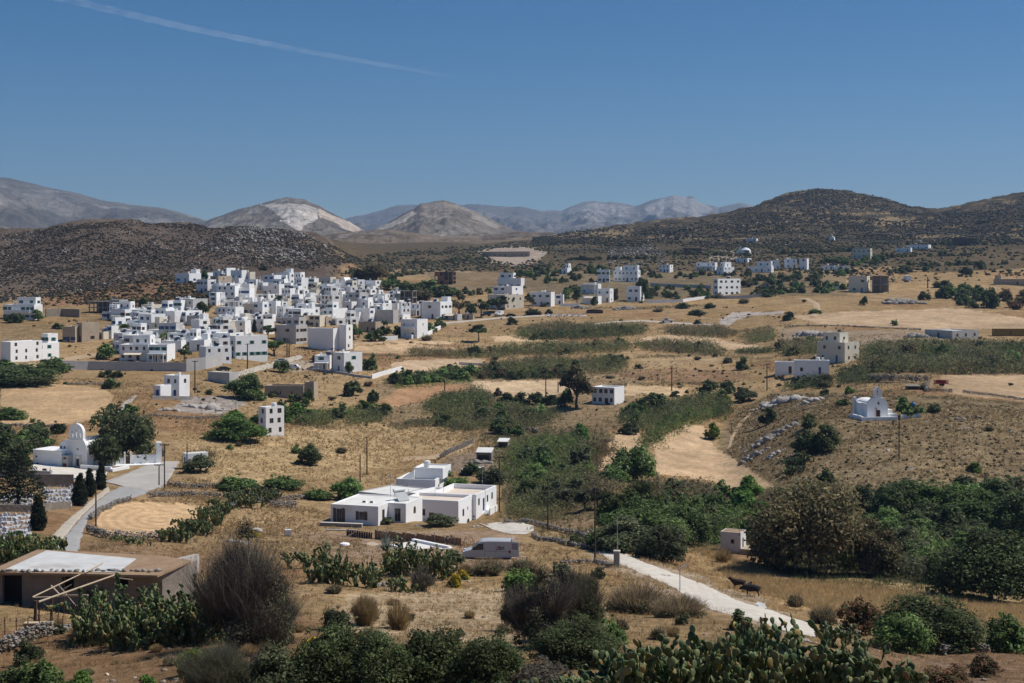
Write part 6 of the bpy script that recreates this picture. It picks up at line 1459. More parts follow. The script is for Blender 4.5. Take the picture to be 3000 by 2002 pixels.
mb = MB(); mb.box(-.24, .0, .02, .46, .06, 1.58); mb.build('doorway', MATS['shade_void'], cp); mb = MB(); mb.box(0, -.05, .02, .36, .0, 1.56, 0, Matrix.Translation((-.27, -.25, 0)) @ Matrix.Rotation(R(-100), 4, 'Z')); mb.build('door', MATS['red_paint'], cp)
mb = MB(); mb.tube((.12, -.02, 2.3), (.12, .02, 2.3), .2, n=10); mb.build('round_window', MATS['glass'], cp)
mb = MB(); mb.prism_y([(-1.7, -.5), (-1.7, 2.2)]+[(-1.55*math.cos(t), 2.2+.62*math.sin(t)) for t in np.linspace(.1, 3.04, 11)]+[(1.7, 2.2), (1.7, -.5)], .202, 5.2); mb.build('vaulted_nave', MATS['whitewash'], cp)
mb = MB(); mb.box(-2.2, 2.2, -.5, -1.705, 3.4, 2.2); mb.box(-2.1, 4.6, -.5, -1.705, 5.4, 2.9); mb.build('buttress', MATS['whitewash'], cp)
mb = MB(); mb.box(1.78, .3, -.4, 3.6, 3.0, .5); mb.box(1.9, 1.2, .502, 3.2, 3.0, 1.1); mb.build('bench', MATS['whitewash'], cp)
tw = thing('chapel_terrace', 'white terrace wall wrapped round the front of the knoll chapel', 'wall', Pq, R(8))
mb = MB(); mb.box(-4.2, -2.6, -2.0, 3.2, -2.2, .35); mb.box(-4.2, -2.198, -2.0, -3.8, 4.2, .5); mb.box(-3.798, -2.198, -2.0, 3.2, 4.2, -.05); mb.build('terrace_base', MATS['whitewash'], tw)
mb = MB(); mb.box(4.6, -1.7, -1.2, 9.0, -1.35, .55, 0, Matrix.Rotation(R(12), 4, 'Z')); mb.box(8.6, -1.34, -1.2, 9.0, 1.2, .9, 0, Matrix.Rotation(R(12), 4, 'Z')); mb.build('side_wall', MATS['whitewash'], tw)
for x in (-3.3, -1.2, 1.2, 3.0):
    mb = MB(); mb.tube((x, -2.4, .3), (x, -2.4, .8), .025); mb.build('rail_post', MATS['galvanised'], tw)
P = at(2676, 286); mb = MB(); mb.lathe([(.05, 0), (.35, .06), (.52, .35), (.5, .62), (.3, .9), (.08, .97)], 16); mb.lathe([(.2, -2.4), (.2, .02)], 10); tag(mb.build('water_tank', surf('bright_blue', (.05,.19,.36), (.045,.16,.32), 2, .45), None, P+Vector((0, 0, 2.0))), 'round bright blue water tank above the chapel tree', 'water tank')
# ------------------------------------------------------------------ near shed and pergola, bottom left
Ps = at(0, 104); zs = -22.3+CZ
sh = thing('shed', 'long low stone shed with a whitewashed flat roof in the near left corner', 'shed', (0, 0, 0), 0)
def px3(px, py, d): return Vector(((px-1500)/F*d, d, CZ-d*(py-YH)/F))
z_r = CZ-104.5*(1677-YH)/F
def rp(px, py): d = (CZ-z_r)*F/(py-YH); return ((px-1500)/F*d, d)
c0 = [rp(-40, 1676), rp(461, 1686), rp(560, 1642), rp(470, 1628), rp(110, 1610)]
zg = min(float(terr(x, y)) for x, y in c0)-.5
mb = MB(); mb.prism(c0, z_r-.16, z_r); mb.build('roof', surf('earth_roof', (.36,.25,.16), (.27,.18,.11), 1.2, .95, 6, .5, .05), sh)
mb = MB(); mb.prism([rp(8, 1673), rp(346, 1678), rp(400, 1638), rp(136, 1614)], z_r+.004, z_r+.03); mb.build('whitewashed_roof_patch', surf('roof_white_stained', (.62,.62,.61), (.52,.52,.51), .9, .9, 8, .3, .03, dirt=(.40,.37,.33)), sh)
fx0, fy = c0[0][0]+.3, 104.9; fx1 = c0[1][0]; hh = z_r-.162-zg
mb = MB(); wall_open(mb, (fx0, fy, zg), (1, 0, 0), fx1-fx0, hh, [((8-1500)/F*105-fx0, .2, 1.45, hh-.35), ((182-1500)/F*105-fx0, hh-1.25, .9, 1.0), ((345-1500)/F*105-fx0, hh-1.0, .8, .7)], .5)
wall_open(mb, (fx1, fy, zg), (c0[2][0]-fx1, c0[2][1]-fy, 0), 5.0, hh, []); wall_open(mb, (fx0, 111, zg), (0, -1, 0), 111-fy, hh, []); mb.build('stone_wall', surf('shed_wall', (.25,.215,.185), (.17,.145,.12), 1.3, .95, 4, .6, .06, dirt=(.33,.30,.26)), sh)
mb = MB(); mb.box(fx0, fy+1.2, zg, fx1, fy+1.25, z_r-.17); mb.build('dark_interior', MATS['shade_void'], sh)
rg_ = np.random.default_rng(3); nst = 26; xs_ = np.linspace(c0[0][0]+.2, c0[1][0]-.3, nst); V, Q = stones(np.stack([xs_, np.full(nst, 104.75)+rg_.normal(size=nst)*.1, np.full(nst, z_r+.08)], 1), np.abs(rg_.normal(1, .3, (nst, 3)))*np.array([.26, .18, .11]), rg_); obj('roof_edge_stones', np_mesh('roof_edge_stones', V, Q, MATS['rock']), sh)
plain_wall([(462,1716),(575,1680)], 1.9, 'whitewashed stone wing wall at the right end of the near shed', 'pale_rock', .6, 'stone_wing')
pg = thing('pergola', 'frame of pale poles on dark posts in front of the near shed', 'pergola', (0, 0, 0), 0)
def pole3(a, b, r, name, mat):
    mb = MB(); mb.tube(px3(*a), px3(*b), r, r*.8, 8); mb.build(name, MATS[mat], pg)
for a, b, r in (((113,1764,97), (351,1680,103.6), .075), ((95,1750,98.5), (235,1683,103.5), .055), ((247,1679,103.5), (302,1649,107.5), .05), ((150,1717,101), (178,1746,99), .07), ((176,1746,99), (258,1744,98), .07), ((98,1751,98.5), (172,1748,99), .04), ((172,1715,102), (222,1775,98.5), .035), ((185,1728,103), (208,1713,103), .05), ((330,1692,103.8), (388,1699,103.2), .05)): pole3(a, b, r, 'pole', 'pale_wood')
for px, d, y0, y1, r in ((103,96.8,1760,1835,.13), (113,97.5,1780,1835,.06), (150,97.2,1752,1840,.10), (170,99,1747,1790,.035), (187,102,1690,1760,.03), (255,98.6,1742,1790,.05), (217,97.6,1770,1830,.04)):
    P_ = at(px, d, -.3); mb = MB(); mb.tube(P_, px3(px+2, y0, d), r, r*.9, 7); mb.build('post', MATS['brown_wood'], pg)
surf('dark_green_sheet', (.018,.05,.042), (.012,.035,.03), 2, .8); outcrop(58, 1772, 70, 40, 'dark green sheet thrown over a heap beside the shed doorway', 3, 'dark_green_sheet', 'tarpaulin', 'tarpaulin')
P_ = at(130, 95.5); mb = MB(); mb.box(-1.3, -.2, -.4, .5, .25, .42); mb.box(-1.35, -.25, .42, .55, .3, .5, 1); tag(mb.build('feed_trough', [MATS['stone'], MATS['pale_wood']], None, P_, .05), 'low stone trough with a pale board top under the pole frame', 'trough')
fn = thing('wire_fence', 'thin rusty wire fence running in front of the near shed', 'fence', at(0, 93), 0)
o0 = Vector(fn.location); prev = None
for i in range(9):
    p = at(-20+i*34, 93+i*.25)-o0; mb = MB(); mb.tube(p-Vector((0, 0, .3)), p+Vector((0, 0, 1.15)), .035, n=5); mb.build('fence_post', MATS['rust'], fn)
    if prev is not None:
        mb = MB()
        for z in (.25, .6, .95): mb.tube(prev+Vector((0, 0, z)), p+Vector((0, 0, z)), .008, n=4)
        mb.build('wire', MATS['rust'], fn)
    prev = p
# ------------------------------------------------------------------ hut, pillar, lamp and cattle by the white track
P = G(2170, 1624)
hu = thing('field_hut', 'tiny pale plastered hut with one small window below the thicket', 'hut', P, R(-25))
block(hu, -2.7, 0, -.1, 2.7, 2.5, 2.85, 'grey_pale', 'earth_roof', [(1.35,1.35,.5,.6,'void')], [(.8,.35,.6,1.7,'void')], par=.02, parw=.1) if surf('grey_pale', (.74,.72,.70), (.64,.62,.59), .7, .95, 5, .3, .03, dirt=(.42,.37,.32)) else None
mb = MB(); mb.box(.004, -.35, -1.6, 1.7, 2.6, .75); mb.box(-2.9, -.25, -1.6, 0, -.003, .25); mb.build('plinth', MATS['tan'], hu)
mb = MB(); mb.box(0, 0, 0, 1.7, .12, .6, 0, Matrix.Translation((1.5, -.6, .2)) @ Matrix.Rotation(R(42), 4, 'Y')); tag(mb.build('concrete_slab', MATS['concrete'], None, P+Vector((0, 0, .1)), R(-25)), 'broken concrete slab leaning against the hut plinth', 'slab')
P = G(1807, 1662); t = thing('meter_pillar', 'square concrete meter pillar with a thin mast beside the white track', 'pillar', P, R(-10))
mb = MB(); mb.box(-.30, -.28, -.5, .30, .28, 1.62); mb.box(-.34, -.32, 1.62, .34, .32, 1.74, 1); mb.build('block', [MATS['concrete'], MATS['roofscreed']], t); mb = MB(); mb.tube((.05, 0, 1.7), (.06, 0, 5.2), .04, .03); mb.build('mast', MATS['galvanised'], t)
P = G(1992, 1735); t = thing('solar_lamp', 'slim grey lamp post with a tilted bar head beside the white track', 'lamp post', P, 0)
mb = MB(); mb.tube((0, 0, -.3), (0, 0, 2.1), .045, .04); mb.build('post', MATS['galvanised'], t); mb = MB(); mb.box(-.05, -.12, 0, .85, .12, .06, 0, Matrix.Translation((0, 0, 2.08)) @ Matrix.Rotation(R(-28), 4, 'Y')); mb.build('lamp_head', MATS['galvanised'], t)
def skin(name, verts, edges, radii, mat, parent=None, loc=None, rot=None, sub=1):
    me = bpy.data.meshes.new(name); me.from_pydata(verts, edges, []); o = bpy.data.objects.new(name, me); COL.objects.link(o)
    o.modifiers.new('s', 'SKIN'); sv = me.skin_vertices[0].data
    for i, r in enumerate(radii): sv[i].radius = r if hasattr(r, '__len__') else (r, r)
    sv[0].use_root = True
    if sub: m = o.modifiers.new('d', 'SUBSURF'); m.levels = sub; m.render_levels = sub
    dg = bpy.context.evaluated_depsgraph_get(); dg.update(); m2 = bpy.data.meshes.new_from_object(o.evaluated_get(dg)); bpy.data.objects.remove(o)
    m2.materials.clear(); m2.materials.append(mat if not isinstance(mat, str) else MATS[mat]); m2.polygons.foreach_set('use_smooth', [True]*len(m2.polygons))
    return obj(name, m2, parent, loc, rot)
surf('cow_black', (.012,.010,.010), (.02,.016,.015), 5, .7); surf('cow_brown', (.045,.018,.010), (.012,.008,.007), 1.4, .7); surf('horn', (.3,.26,.2))
def cow(px, py, s, head_up, rz, coat, label):
    """head towards -x; joints laid out from rump to muzzle"""
    P = G(px, py); hz_ = .25 if head_up else -.35
    V = [(.75,0,1.05),(.35,0,1.05),(-.15,0,1.02),(-.6,0,1.1),(-.95,0,1.28+hz_*.4),(-1.2,0,1.38+hz_),(-1.50,0,1.22+hz_*1.1)]
    Rr = [(.30,.40),(.38,.46),(.39,.47),(.31,.41),(.20,.27),(.16,.19),(.10,.11)]; E = [(i, i+1) for i in range(6)]
    for x, y, k in ((.72,.2,0),(.72,-.2,0),(-.55,.18,3),(-.55,-.18,3)):
        b = len(V)
        if k == 0: V += [(x+.03,y,.80),(x-.12,y,.62),(x+.10,y,.38),(x+.04,y,.05)]; Rr += [.17,.10,.065,.065]
        else: V += [(x,y,.75),(x+.02,y,.45),(x,y,.25),(x-.02,y,.05)]; Rr += [.13,.08,.055,.065]
        E += [(k, b),(b, b+1),(b+1, b+2),(b+2, b+3)]
    b = len(V); V += [(1.03,0,1.2),(1.08,0,.8),(1.06,0,.45)]; Rr += [.04,.025,.05]; E += [(0, b),(b, b+1),(b+1, b+2)]
    for y in (.2, -.2): b = len(V); V.append((-1.1, y*1.2, 1.46+hz_)); Rr.append(.05); E.append((5, b))
    V = [(x*s, y*s, z*s) for x, y, z in V]; Rr = [tuple(q*s for q in r) if hasattr(r, '__len__') else r*s for r in Rr]
    o = skin('cow', V, E, Rr, coat, None, P, rz, 2); return tag(o, label, 'cow')
cow(2163, 1727, .72, True, R(5), 'cow_brown', 'dark brown cow standing uppermost of the three with its head to the left')
cow(2186, 1735, .55, True, R(215), 'cow_black', 'small black calf with raised head between the two larger cattle')
cow(2203, 1748, .80, False, R(-8), 'cow_black', 'large black cow lowermost of the three, grazing beside the track')
P = G(2228, 1782); mb = MB(); mb.prism_y([(-.45, 0), (-.4, .35), (-.1, .52), (.25, .40), (.5, .05), (.52, 0)], -.25, .25); tag(mb.build('feed_bag', MATS['white_smooth'], None, P, .5), 'crumpled white feed bag by the track below the black cow', 'bag')
# ------------------------------------------------------------------ workers at the pool
surf('skin', (.36,.22,.15), (.32,.19,.13), 8, .6); surf('navy_cloth', (.025,.035,.09), (.02,.028,.07), 6, .9); surf('pale_shirt', (.5,.52,.6), (.42,.44,.52), 6, .9); surf('hair', (.02,.015,.012), (.03,.02,.015), 9, .7); surf('slate_cloth', (.06,.065,.09), (.05,.055,.075), 6, .9)
def person(loc, rz, bend, label, shirt, trousers, arms):
    t = thing('person', label, 'person', loc, rz)
    c, s_ = math.cos(bend), math.sin(bend)
    def up(x, y, z): return (x, y-(z-.95)*s_, .95+(z-.95)*c)      # trunk leaning forward (towards -y)
    V = [(0,0,.95), up(0,0,1.15), up(0,0,1.38), up(0,0,1.50), up(0,-.02,1.60), up(0,-.02,1.72)]; Rr = [(.15,.11),(.14,.10),(.165,.10),(.055,.055),(.085,.095),(.07,.08)]; E = [(i, i+1) for i in range(5)]
    for x in (.1, -.1):
        b = len(V); V += [(x,0,.82),(x*1.2,-.04,.48),(x*1.2,.02,.08),(x*1.2,-.14,.04)]; Rr += [.095,.07,.05,.04]; E += [(0, b),(b, b+1),(b+1, b+2),(b+2, b+3)]
    for k, x in enumerate((.2, -.2)):
        b = len(V); e, h_ = arms[k]; V += [up(x,0,1.40), up(*e), up(*h_)]; Rr += [.055,.043,.032]; E += [(2, b),(b, b+1),(b+1, b+2)]
        hv_ = Vector(up(*h_)); dv = (hv_-Vector(up(*e))).normalized()
        side_ = dv.orthogonal().normalized()
        b2 = len(V); V.append(tuple(hv_+dv*.07)); Rr.append((.035,.018)); E.append((b+2, b2))
        for f in range(4): V.append(tuple(hv_+dv*(.15+.02*(f in (1, 2)))+side_*(.024*(f-1.5)))); Rr.append(.009); E.append((b2, len(V)-1))
        V.append(tuple(hv_+dv*.06+side_*.06)); Rr.append(.010); E.append((b2, len(V)-1))
    o = skin('body', V, E, Rr, 'skin', t, None, None, 2)
    # clothing as slightly larger shells
    a = [(0,0,.93), up(0,0,1.15), up(0,0,1.40)]; r = [(.165,.125),(.155,.115),(.185,.118)]; ee = [(0, 1), (1, 2)]
    for k, x in enumerate((.2, -.2)):
        e, h_ = arms[k]; b = len(a); m_ = tuple((up(x,0,1.40)[i]*.35+up(*e)[i]*.65) for i in range(3)); a += [up(x,0,1.41), m_]; r += [.072,.062]; ee += [(2, b), (b, b+1)]
    skin('shirt', a, ee, r, shirt, t, None, None, 1)
    a = [(0,0,.98)]; r = [(.165,.125)]; ee = []
    for x in (.1, -.1): b = len(a); a += [(x,0,.82),(x*1.2,-.04,.48),(x*1.2,.02,.12)]; r += [.112,.085,.068]; ee += [(0, b), (b, b+1), (b+1, b+2)]
    skin('trousers', a, ee, r, trousers, t, None, None, 1)
    hp = Vector(up(0,.02,1.71)); mb = MB(); mb.lathe([(.10, -.06), (.105, 0), (.08, .065), (.02, .09)], 12); mb.build('hair', MATS['hair'], t, hp, (bend, 0, 0))
    fp = Vector(up(0,-.115,1.65)); mb = MB(); mb.tube(fp, fp+Vector((0, -.035*c, -.03)), .012, .016, 6)
    for x in (-.035, .035): mb.tube(fp+Vector((x, .012, .03)), fp+Vector((x, -.004, .03)), .012, n=6, m=1)
    mb.tube(fp+Vector((-.025, .012, -.055)), fp+Vector((.025, .012, -.055)), .008, n=5, m=2)
    for x in (-.09, .09): mb.box(fp.x+x-.012, fp.y+.09, fp.z-.02, fp.x+x+.012, fp.y+.13, fp.z+.05)
    mb.build('face', [MATS['skin'], MATS['hair'], MATS['maroon']], t); return t
Pw = G(1176, 1612); person((Pw.x, Pw.y, Pw.z+.0), R(20), .15, 'worker in dark navy clothes standing on the white pool floor', 'navy_cloth', 'navy_cloth', [((.32,-.15,1.2), (.36,-.38,1.15)), ((-.3,-.05,1.15), (-.32,-.25,1.0))])
Pw = G(1310, 1600); person((Pw.x, Pw.y, Pw.z), R(65), 1.0, 'worker in a pale shirt bending over at the right end of the formwork', 'pale_shirt', 'slate_cloth', [((.26,-.25,1.25), (.22,-.5,1.25)), ((-.26,-.25,1.25), (-.22,-.5,1.28))])
FINE[0] = False
# ------------------------------------------------------------------ unfinished frames, ruins, small sheds
def skeleton(x0, x1, yt, yb, st, bays, label, mat='concrete', d=None, dep=7.0, cat='building frame', walls=()):
    P = G((x0+x1)/2, yb) if d is None else at((x0+x1)/2, d); k = P.y/F; w = (x1-x0)*k; h = max(2.4, (yb-yt)*k); t = thing('unfinished_building', label, cat, P, R(-12)); sh_ = h/st
    for s in range(st):
        mb = MB(); mb.box(-w/2-.2, -.3, (s+1)*sh_-.28, w/2+.2, dep, (s+1)*sh_); mb.build('floor_slab', MATS[mat], t)
        for i in range(bays+1):
            for y in (0, dep-.5):
                x = -w/2+(w-.35)*i/bays; mb = MB(); mb.box(x, y, s*sh_-(2 if s == 0 else 0), x+.35, y+.35, (s+1)*sh_-.282); mb.build('column', MATS[mat], t)
    mb = MB(); mb.box(-w/2+.3, dep-.1, -1, w/2-.3, dep-.05, h-.3); mb.build('back_wall', MATS['stone'], t)
    for a, s in walls:
        x = -w/2+(w-.35)*a/bays+.352; x2 = -w/2+(w-.35)*(a+1)/bays-.002; mb = MB(); mb.box(x, .1, s*sh_+.0, x2, .28, (s+1)*sh_-.282); mb.build('infill_wall', MATS['terracotta'] if mat == 'pinkframe' else MATS['tan'], t)
    return t
surf('pinkframe', (.40,.28,.22), (.33,.22,.17), 1, .95)
skeleton(257, 332, 883, 918, 2, 5, 'bare concrete frame building above the pergola house')
skeleton(1272, 1328, 796, 833, 3, 4, 'unfinished brick and concrete block in front of the terraced fields', 'pinkframe', walls=((0,0),(1,1),(2,0),(0,2)))
skeleton(1160, 1210, 852, 890, 2, 2, 'open grey roof frame among the trees at the upper village end')
skeleton(2000, 2056, 727, 746, 2, 4, 'pinkish unfinished house frame on the far scrubby slope', 'pinkframe', walls=((0,0),(1,0)))
skeleton(2557, 2603, 808, 858, 2, 2, 'grey unfinished frame right of the large beige house')
skeleton(2792, 2866, 698, 720, 2, 5, 'long dark unfinished frame high on the right slope', 'stone')
H(1410,1552,1558,737,752,1,9,0,'long low roofless row of tan rooms on the pale quarried shelf',TN,group='buildings far off',kit='')
plain_wall([(134,930),(180,928),(234,930)], 3.2, 'ruined grey stone house walls in the field left of the concrete frame', 'stone', .8, 'ruined_house')
t = thing('dome_house', 'white rounded dome house with a curved white stair on the far slope', 'house', G(2185, 742), 0, 'villas along the far road')
mb = MB(); mb.lathe([(3.6, -1), (3.6, 1.0), (3.2, 2.2), (2.1, 3.3), (.3, 3.8)], 18); mb.build('dome', MATS['whitewash'], t); mb = MB(); mb.prism_y([(-7.5, -1), (-6.6, .6), (-5, 2.6), (-3.9, 4.6), (-3.2, 4.8), (-3.4, 2.2), (-4.6, .4), (-5.2, -1)], -.6, .6); mb.build('curved_stair', MATS['whitewash'], t); mb = MB(); mb.box(-1.5, -3.7, .2, 1.8, -3.4, 1.9); mb.build('window', MATS['glass'], t)
t = thing('hill_chapel', 'tiny white chapel with a gable alone in the dark hillside scrub', 'chapel', G(2436, 706), R(-20)); mb = MB(); mb.prism_y([(-2, -1), (-2, 2.6), (0, 3.8), (2, 2.6), (2, -1)], 0, 6); mb.build('nave', MATS['whitewash'], t); mb = MB(); mb.prism_y([(-.7, 3.4), (-.7, 5.2), (0, 6.0), (.7, 5.2), (.7, 3.4)], -.25, .3); mb.build('bell_gable', MATS['whitewash'], t)
t = thing('gabled_house', 'small steep gabled white house with a dark arched window beside the brown thicket', 'house', G(1006, 848), R(-30), 'houses of the white village'); mb = MB(); mb.prism_y([(-2.4, -2), (-2.4, 2.6), (-.6, 6.0), (.2, 6.0), (2.0, 2.6), (2.0, -2)], 0, 5); mb.build('wall', MATS['whitewash'], t); mb = MB(); mb.box(1.2, .8, -2, 4.8, 5, 4.6); mb.build('side_wing', MATS['whitewash'], t)
put_win(t, Vector((2.2, .68, 1.6)), 0, 1.0, 1.6, 'dark', True); put_win(t, Vector((3.5, .68, 1.6)), 0, 1.0, 1.6, 'dark', True)
# lattice mast in the village
t = thing('lattice_mast', 'thin steel lattice mast rising in the middle of the upper village', 'mast', at(761, 655), 0); mb = MB(); hm_ = 8.0
for a, b in ((-1, -1), (1, -1), (1, 1), (-1, 1)): mb.tube((a*1.5, b*1.5, -1), (a*.3, b*.3, hm_), .09, n=4)
for i in range(8):
    z0, z1 = hm_*i/8, hm_*(i+1)/8; r0, r1 = 1.5-1.2*i/8, 1.5-1.2*(i+1)/8
    for (a, b), (c, e) in (((-1, -1), (1, -1)), ((1, -1), (1, 1)), ((1, 1), (-1, 1)), ((-1, 1), (-1, -1))): mb.tube((a*r0, b*r0, z0), (c*r1, e*r1, z1), .05, n=4); mb.tube((c*r0, e*r0, z0), (a*r1, b*r1, z1), .05, n=4)
mb.build('lattice', MATS['galvanised'], t)
# stone pens and ruins
t = thing('stone_ruin', 'roofless beige stone barn below the village with pale walls', 'ruin', G(832, 1166), R(-8), None); k = t.location.y/F; w_ = 118*k
block(t, -w_/2, 0, -.3, w_, 6, 3.6, 'tan', 'earth_roof', [(1.5,1.2,.5,.9,'void'), (4.2,1.2,.5,.9,'void'), (7.4,1.2,.5,.9,'void')], [], par=.8, parw=.5)
block(t, w_/2+.01, 1.0, -.3, 2.6, 4, 4.6, 'tan', 'earth_roof', [], [], par=.3, wallname='end_wall', roofname='end_roof')
for (x0, x1, yt, yb, lab, ml) in ((1395,1440,1316,1352,'small white tin roofed shed among junk below the reeds','roofwhite'), (1458,1488,1288,1312,'tiny white roofed lean-to under the dark fig tree','roofwhite'), (2655,2695,1128,1142,'low stone shelter with a dark opening in the pen above the chapel','stone')):
    P = G((x0+x1)/2, yb); k = P.y/F; w_ = (x1-x0)*k; h_ = (yb-yt)*k; t = thing('small_shed', lab, 'shed', P, R(-10))
    mb = MB(); wall_open(mb, (-w_/2, 0, -.3), (1, 0, 0), w_, h_*.75+.3, [(w_*.1, .35, w_*.75, h_*.5)], .4); mb.box(-w_/2, 1.8, -.3, w_/2, 2.0, h_*.75); mb.box(-w_/2, .002, -.3, -w_/2+.15, 1.8, h_*.75); mb.box(w_/2-.15, .002, -.3, w_/2, 1.8, h_*.75); mb.build('wall', MATS['stone'], t)
    mb = MB(); mb.add([(-w_/2-.1, -.3, h_*.72), (w_/2+.1, -.3, h_*.72), (w_/2+.1, 2.4, h_), (-w_/2-.1, 2.4, h_), (-w_/2-.1, -.3, h_*.72+.06), (w_/2+.1, -.3, h_*.72+.06), (w_/2+.1, 2.4, h_+.06), (-w_/2-.1, 2.4, h_+.06)], [(3,2,1,0),(4,5,6,7),(0,1,5,4),(1,2,6,5),(2,3,7,6),(3,0,4,7)]); mb.build('roof', MATS[ml], t)
for (px, py, w, lab) in ((1404,1372,30,'white torn sacks in the junk heap below the tin roofed shed'), (1362,1376,26,'pale rubbish pile left of the tin roofed shed')):
    outcrop(px, py, w, 12, lab, 6, 'white_smooth', 'rubbish_heap', 'rubbish')
# ------------------------------------------------------------------ poles
def upole(px, yb, yt, label, kind='wood', lean=0.0, group='wooden power poles', d=None, arms=1):
    P = G(px, yb) if d is None else at(px, d); k = P.y/F; h = (yb-yt)*k; t = thing('utility_pole', label, 'pole', P, R(10), group)
    r = max(.11, k*2.0); mb = MB(); mb.tube((0, 0, -.6), (lean*h, 0, h), r, r*.72, 8); mb.build('shaft', MATS['pole_wood' if kind == 'wood' else 'galvanised'], t)
    if arms:
        mb = MB(); w = .75
        for j in range(arms):
            z = h*.97-j*.5; mb.box(lean*h-w, -.06, z-.06, lean*h+w, .06, z+.06)
            for x in (-w*.9, -w*.35, w*.35, w*.9): mb.tube((lean*h+x, 0, z+.06), (lean*h+x, 0, z+.22), .045, n=6)
        mb.build('crossarm', MATS['pole_wood'], t)
    return t
for a in ((1605,1556,1402,'wooden pole with a small metal frame on top, right of the farmhouse',), (1743,1641,1436,'tall wooden pole at the top of the white track'), (1463,1500,1336,'wooden pole close behind the tall farmhouse wing'),
          (1055,1415,1330,'thick dark pole leaning behind the farmhouse roofs'), (1075,1392,1281,'slender dark pole standing on the golden slope behind the farmhouse'), (1275,1382,1347,'short dark pole by the white roof tank'),
          (482,1432,1300,'dark pole at the stone wall right of the church square'), (466,1424,1361,'short pole with a crossarm beside the taller church square pole'), (281,1542,1420,'pole at the kerb beside the round stubble field'),
          (2634,1346,1214,'single dark pole on the knoll below the chapel'), (571,1152,1057,'pole below the sloping grey wall'), (725,1080,1007,'pole at the village road before the arched white house'),
          (841,1046,992,'left one of the twin poles before the grey beige block'), (847,1048,996,'right one of the twin poles before the grey beige block'), (973,1099,1020,'dark pole in front of the open white wing'),
          (1233,936,884,'pole at the right end of the village beside the large white house'), (1303,1146,1112,'thin pole at the reddish field'), (1599,1163,1110,'thin pole in the pale field left of the big brown tree'),
          (1968,1146,1078,'thin pole on the ploughed strip'), (2247,1144,1066,'pole left of the flat white villa'), (1205,905,850,'thin pole among trees at the upper village'), (2197,795,760,'thin pole at the white terrace houses'), (2718,845,812,'leaning far pole in the tan field'),
          (548,1384,1300,'thin post beside the transformer box'), (1635,1150,1118,'short post beside the big brown tree')):
    upole(*a, arms=0 if a[0] in (281, 1635, 548, 1075, 1055, 2718, 847, 1303, 2634) else 1)
def wires(p1, p2, n, label, sag=.02):
    (a, ha), (b, hb) = p1, p2; A = G(*a); B = G(*b); A.z = CZ-A.y*(ha-YH)/F; B.z = CZ-B.y*(hb-YH)/F; mb = MB()
    for i in range(n):
        o = Vector((.55*(i-(n-1)/2), 0, .1)); L = (B-A).length; pr = None
        for j in range(9):
            t = j/8; q = A.lerp(B, t)+o-Vector((0, 0, sag*L*4*t*(1-t)))
            if pr is not None: mb.tube(pr, q, .012, n=4)
            pr = q
    tag(mb.build('power_line', MATS['black_paint']), label, 'power line')
wires(((1743,1641), 1438), ((1605,1556), 1404), 3, 'dark wires strung between the track pole and the framed pole')
wires(((1605,1556), 1404), ((1463,1500), 1338), 3, 'dark wires strung from the framed pole to the farmhouse pole')
wires(((482,1432), 1302), ((281,1542), 1422), 2, 'dark wires crossing the church square between two poles')
# ------------------------------------------------------------------ roads and tracks
def strip(name, A, B, mat, off=.10, n=90, m=7):
    def rs(E):
        E = np.array(E, float); s = np.concatenate([[0], np.cumsum(np.linalg.norm(np.diff(E, axis=0), axis=1))]); q = np.linspace(0, s[-1], n); return np.stack([np.interp(q, s, E[:, 0]), np.interp(q, s, E[:, 1])], 1)
    a = [G(*p) for p in rs(A)]; b = [G(*p) for p in rs(B)]; V = []
    for p, q in zip(a, b):
        for j in range(m):
            r = p.lerp(q, j/(m-1)); e = .12*(vnoise(r.x*1.3, r.y*1.3, 5) if j in (0, m-1) else 0); V.append((r.x+e, r.y+e, float(terr(r.x, r.y))+off*(1 if 0 < j < m-1 else .3)))
    Q = [(i*m+j, i*m+j+1, (i+1)*m+j+1, (i+1)*m+j) for i in range(n-1) for j in range(m-1)]
    return tag(obj(name, np_mesh(name, np.array(V), np.array(Q), MATS[mat], True)), kind='structure')
strip('dirt_track', [(1738,1603),(1751,1602),(1815,1615),(1879,1646),(1942,1669),(2019,1697),(2083,1722),(2160,1761),(2262,1790),(2330,1815),(2380,1828)], [(1725,1608),(1738,1611),(1784,1641),(1853,1669),(1917,1698),(1976,1724),(2032,1762),(2083,1788),(2185,1812),(2300,1850),(2390,1870)], 'gravel', .10, 140, 9)
strip('driveway', [(1400,1535),(1470,1530),(1530,1532),(1562,1540)], [(1440,1552),(1500,1565),(1540,1566),(1565,1556)], 'gravel', .1, 30)
strip('road', [(150,1640),(186,1580),(215,1545),(250,1505),(285,1470),(325,1440),(372,1418)], [(225,1640),(235,1590),(241,1563),(259,1522),(289,1498),(334,1477),(440,1444)], 'tarmac', .09, 90)
strip('road_verge', [(110,1640),(150,1575),(185,1535),(240,1490),(280,1455),(318,1425)], [(148,1640),(184,1580),(213,1545),(248,1504),(283,1469),(322,1440)], 'earth_pale', .07, 60) if surf('earth_pale', (.50,.44,.36), (.42,.36,.29), .7, .95, 5, .4, .05) else None
strip('church_square', [(300,1412),(345,1398),(395,1378),(440,1360),(490,1352),(528,1352)], [(372,1430),(430,1440),(455,1434),(478,1428),(492,1410),(505,1390)], 'road_concrete', .12, 60)
strip('forecourt', [(80,1360),(150,1364),(230,1373),(315,1385)], [(108,1396),(160,1402),(230,1408),(300,1414)], 'roofscreed', .10, 50)
strip('lane', [(300,1232),(340,1205),(365,1178),(392,1160)], [(330,1232),(358,1205),(382,1180),(404,1160)], 'road_concrete', .12, 30, 4)
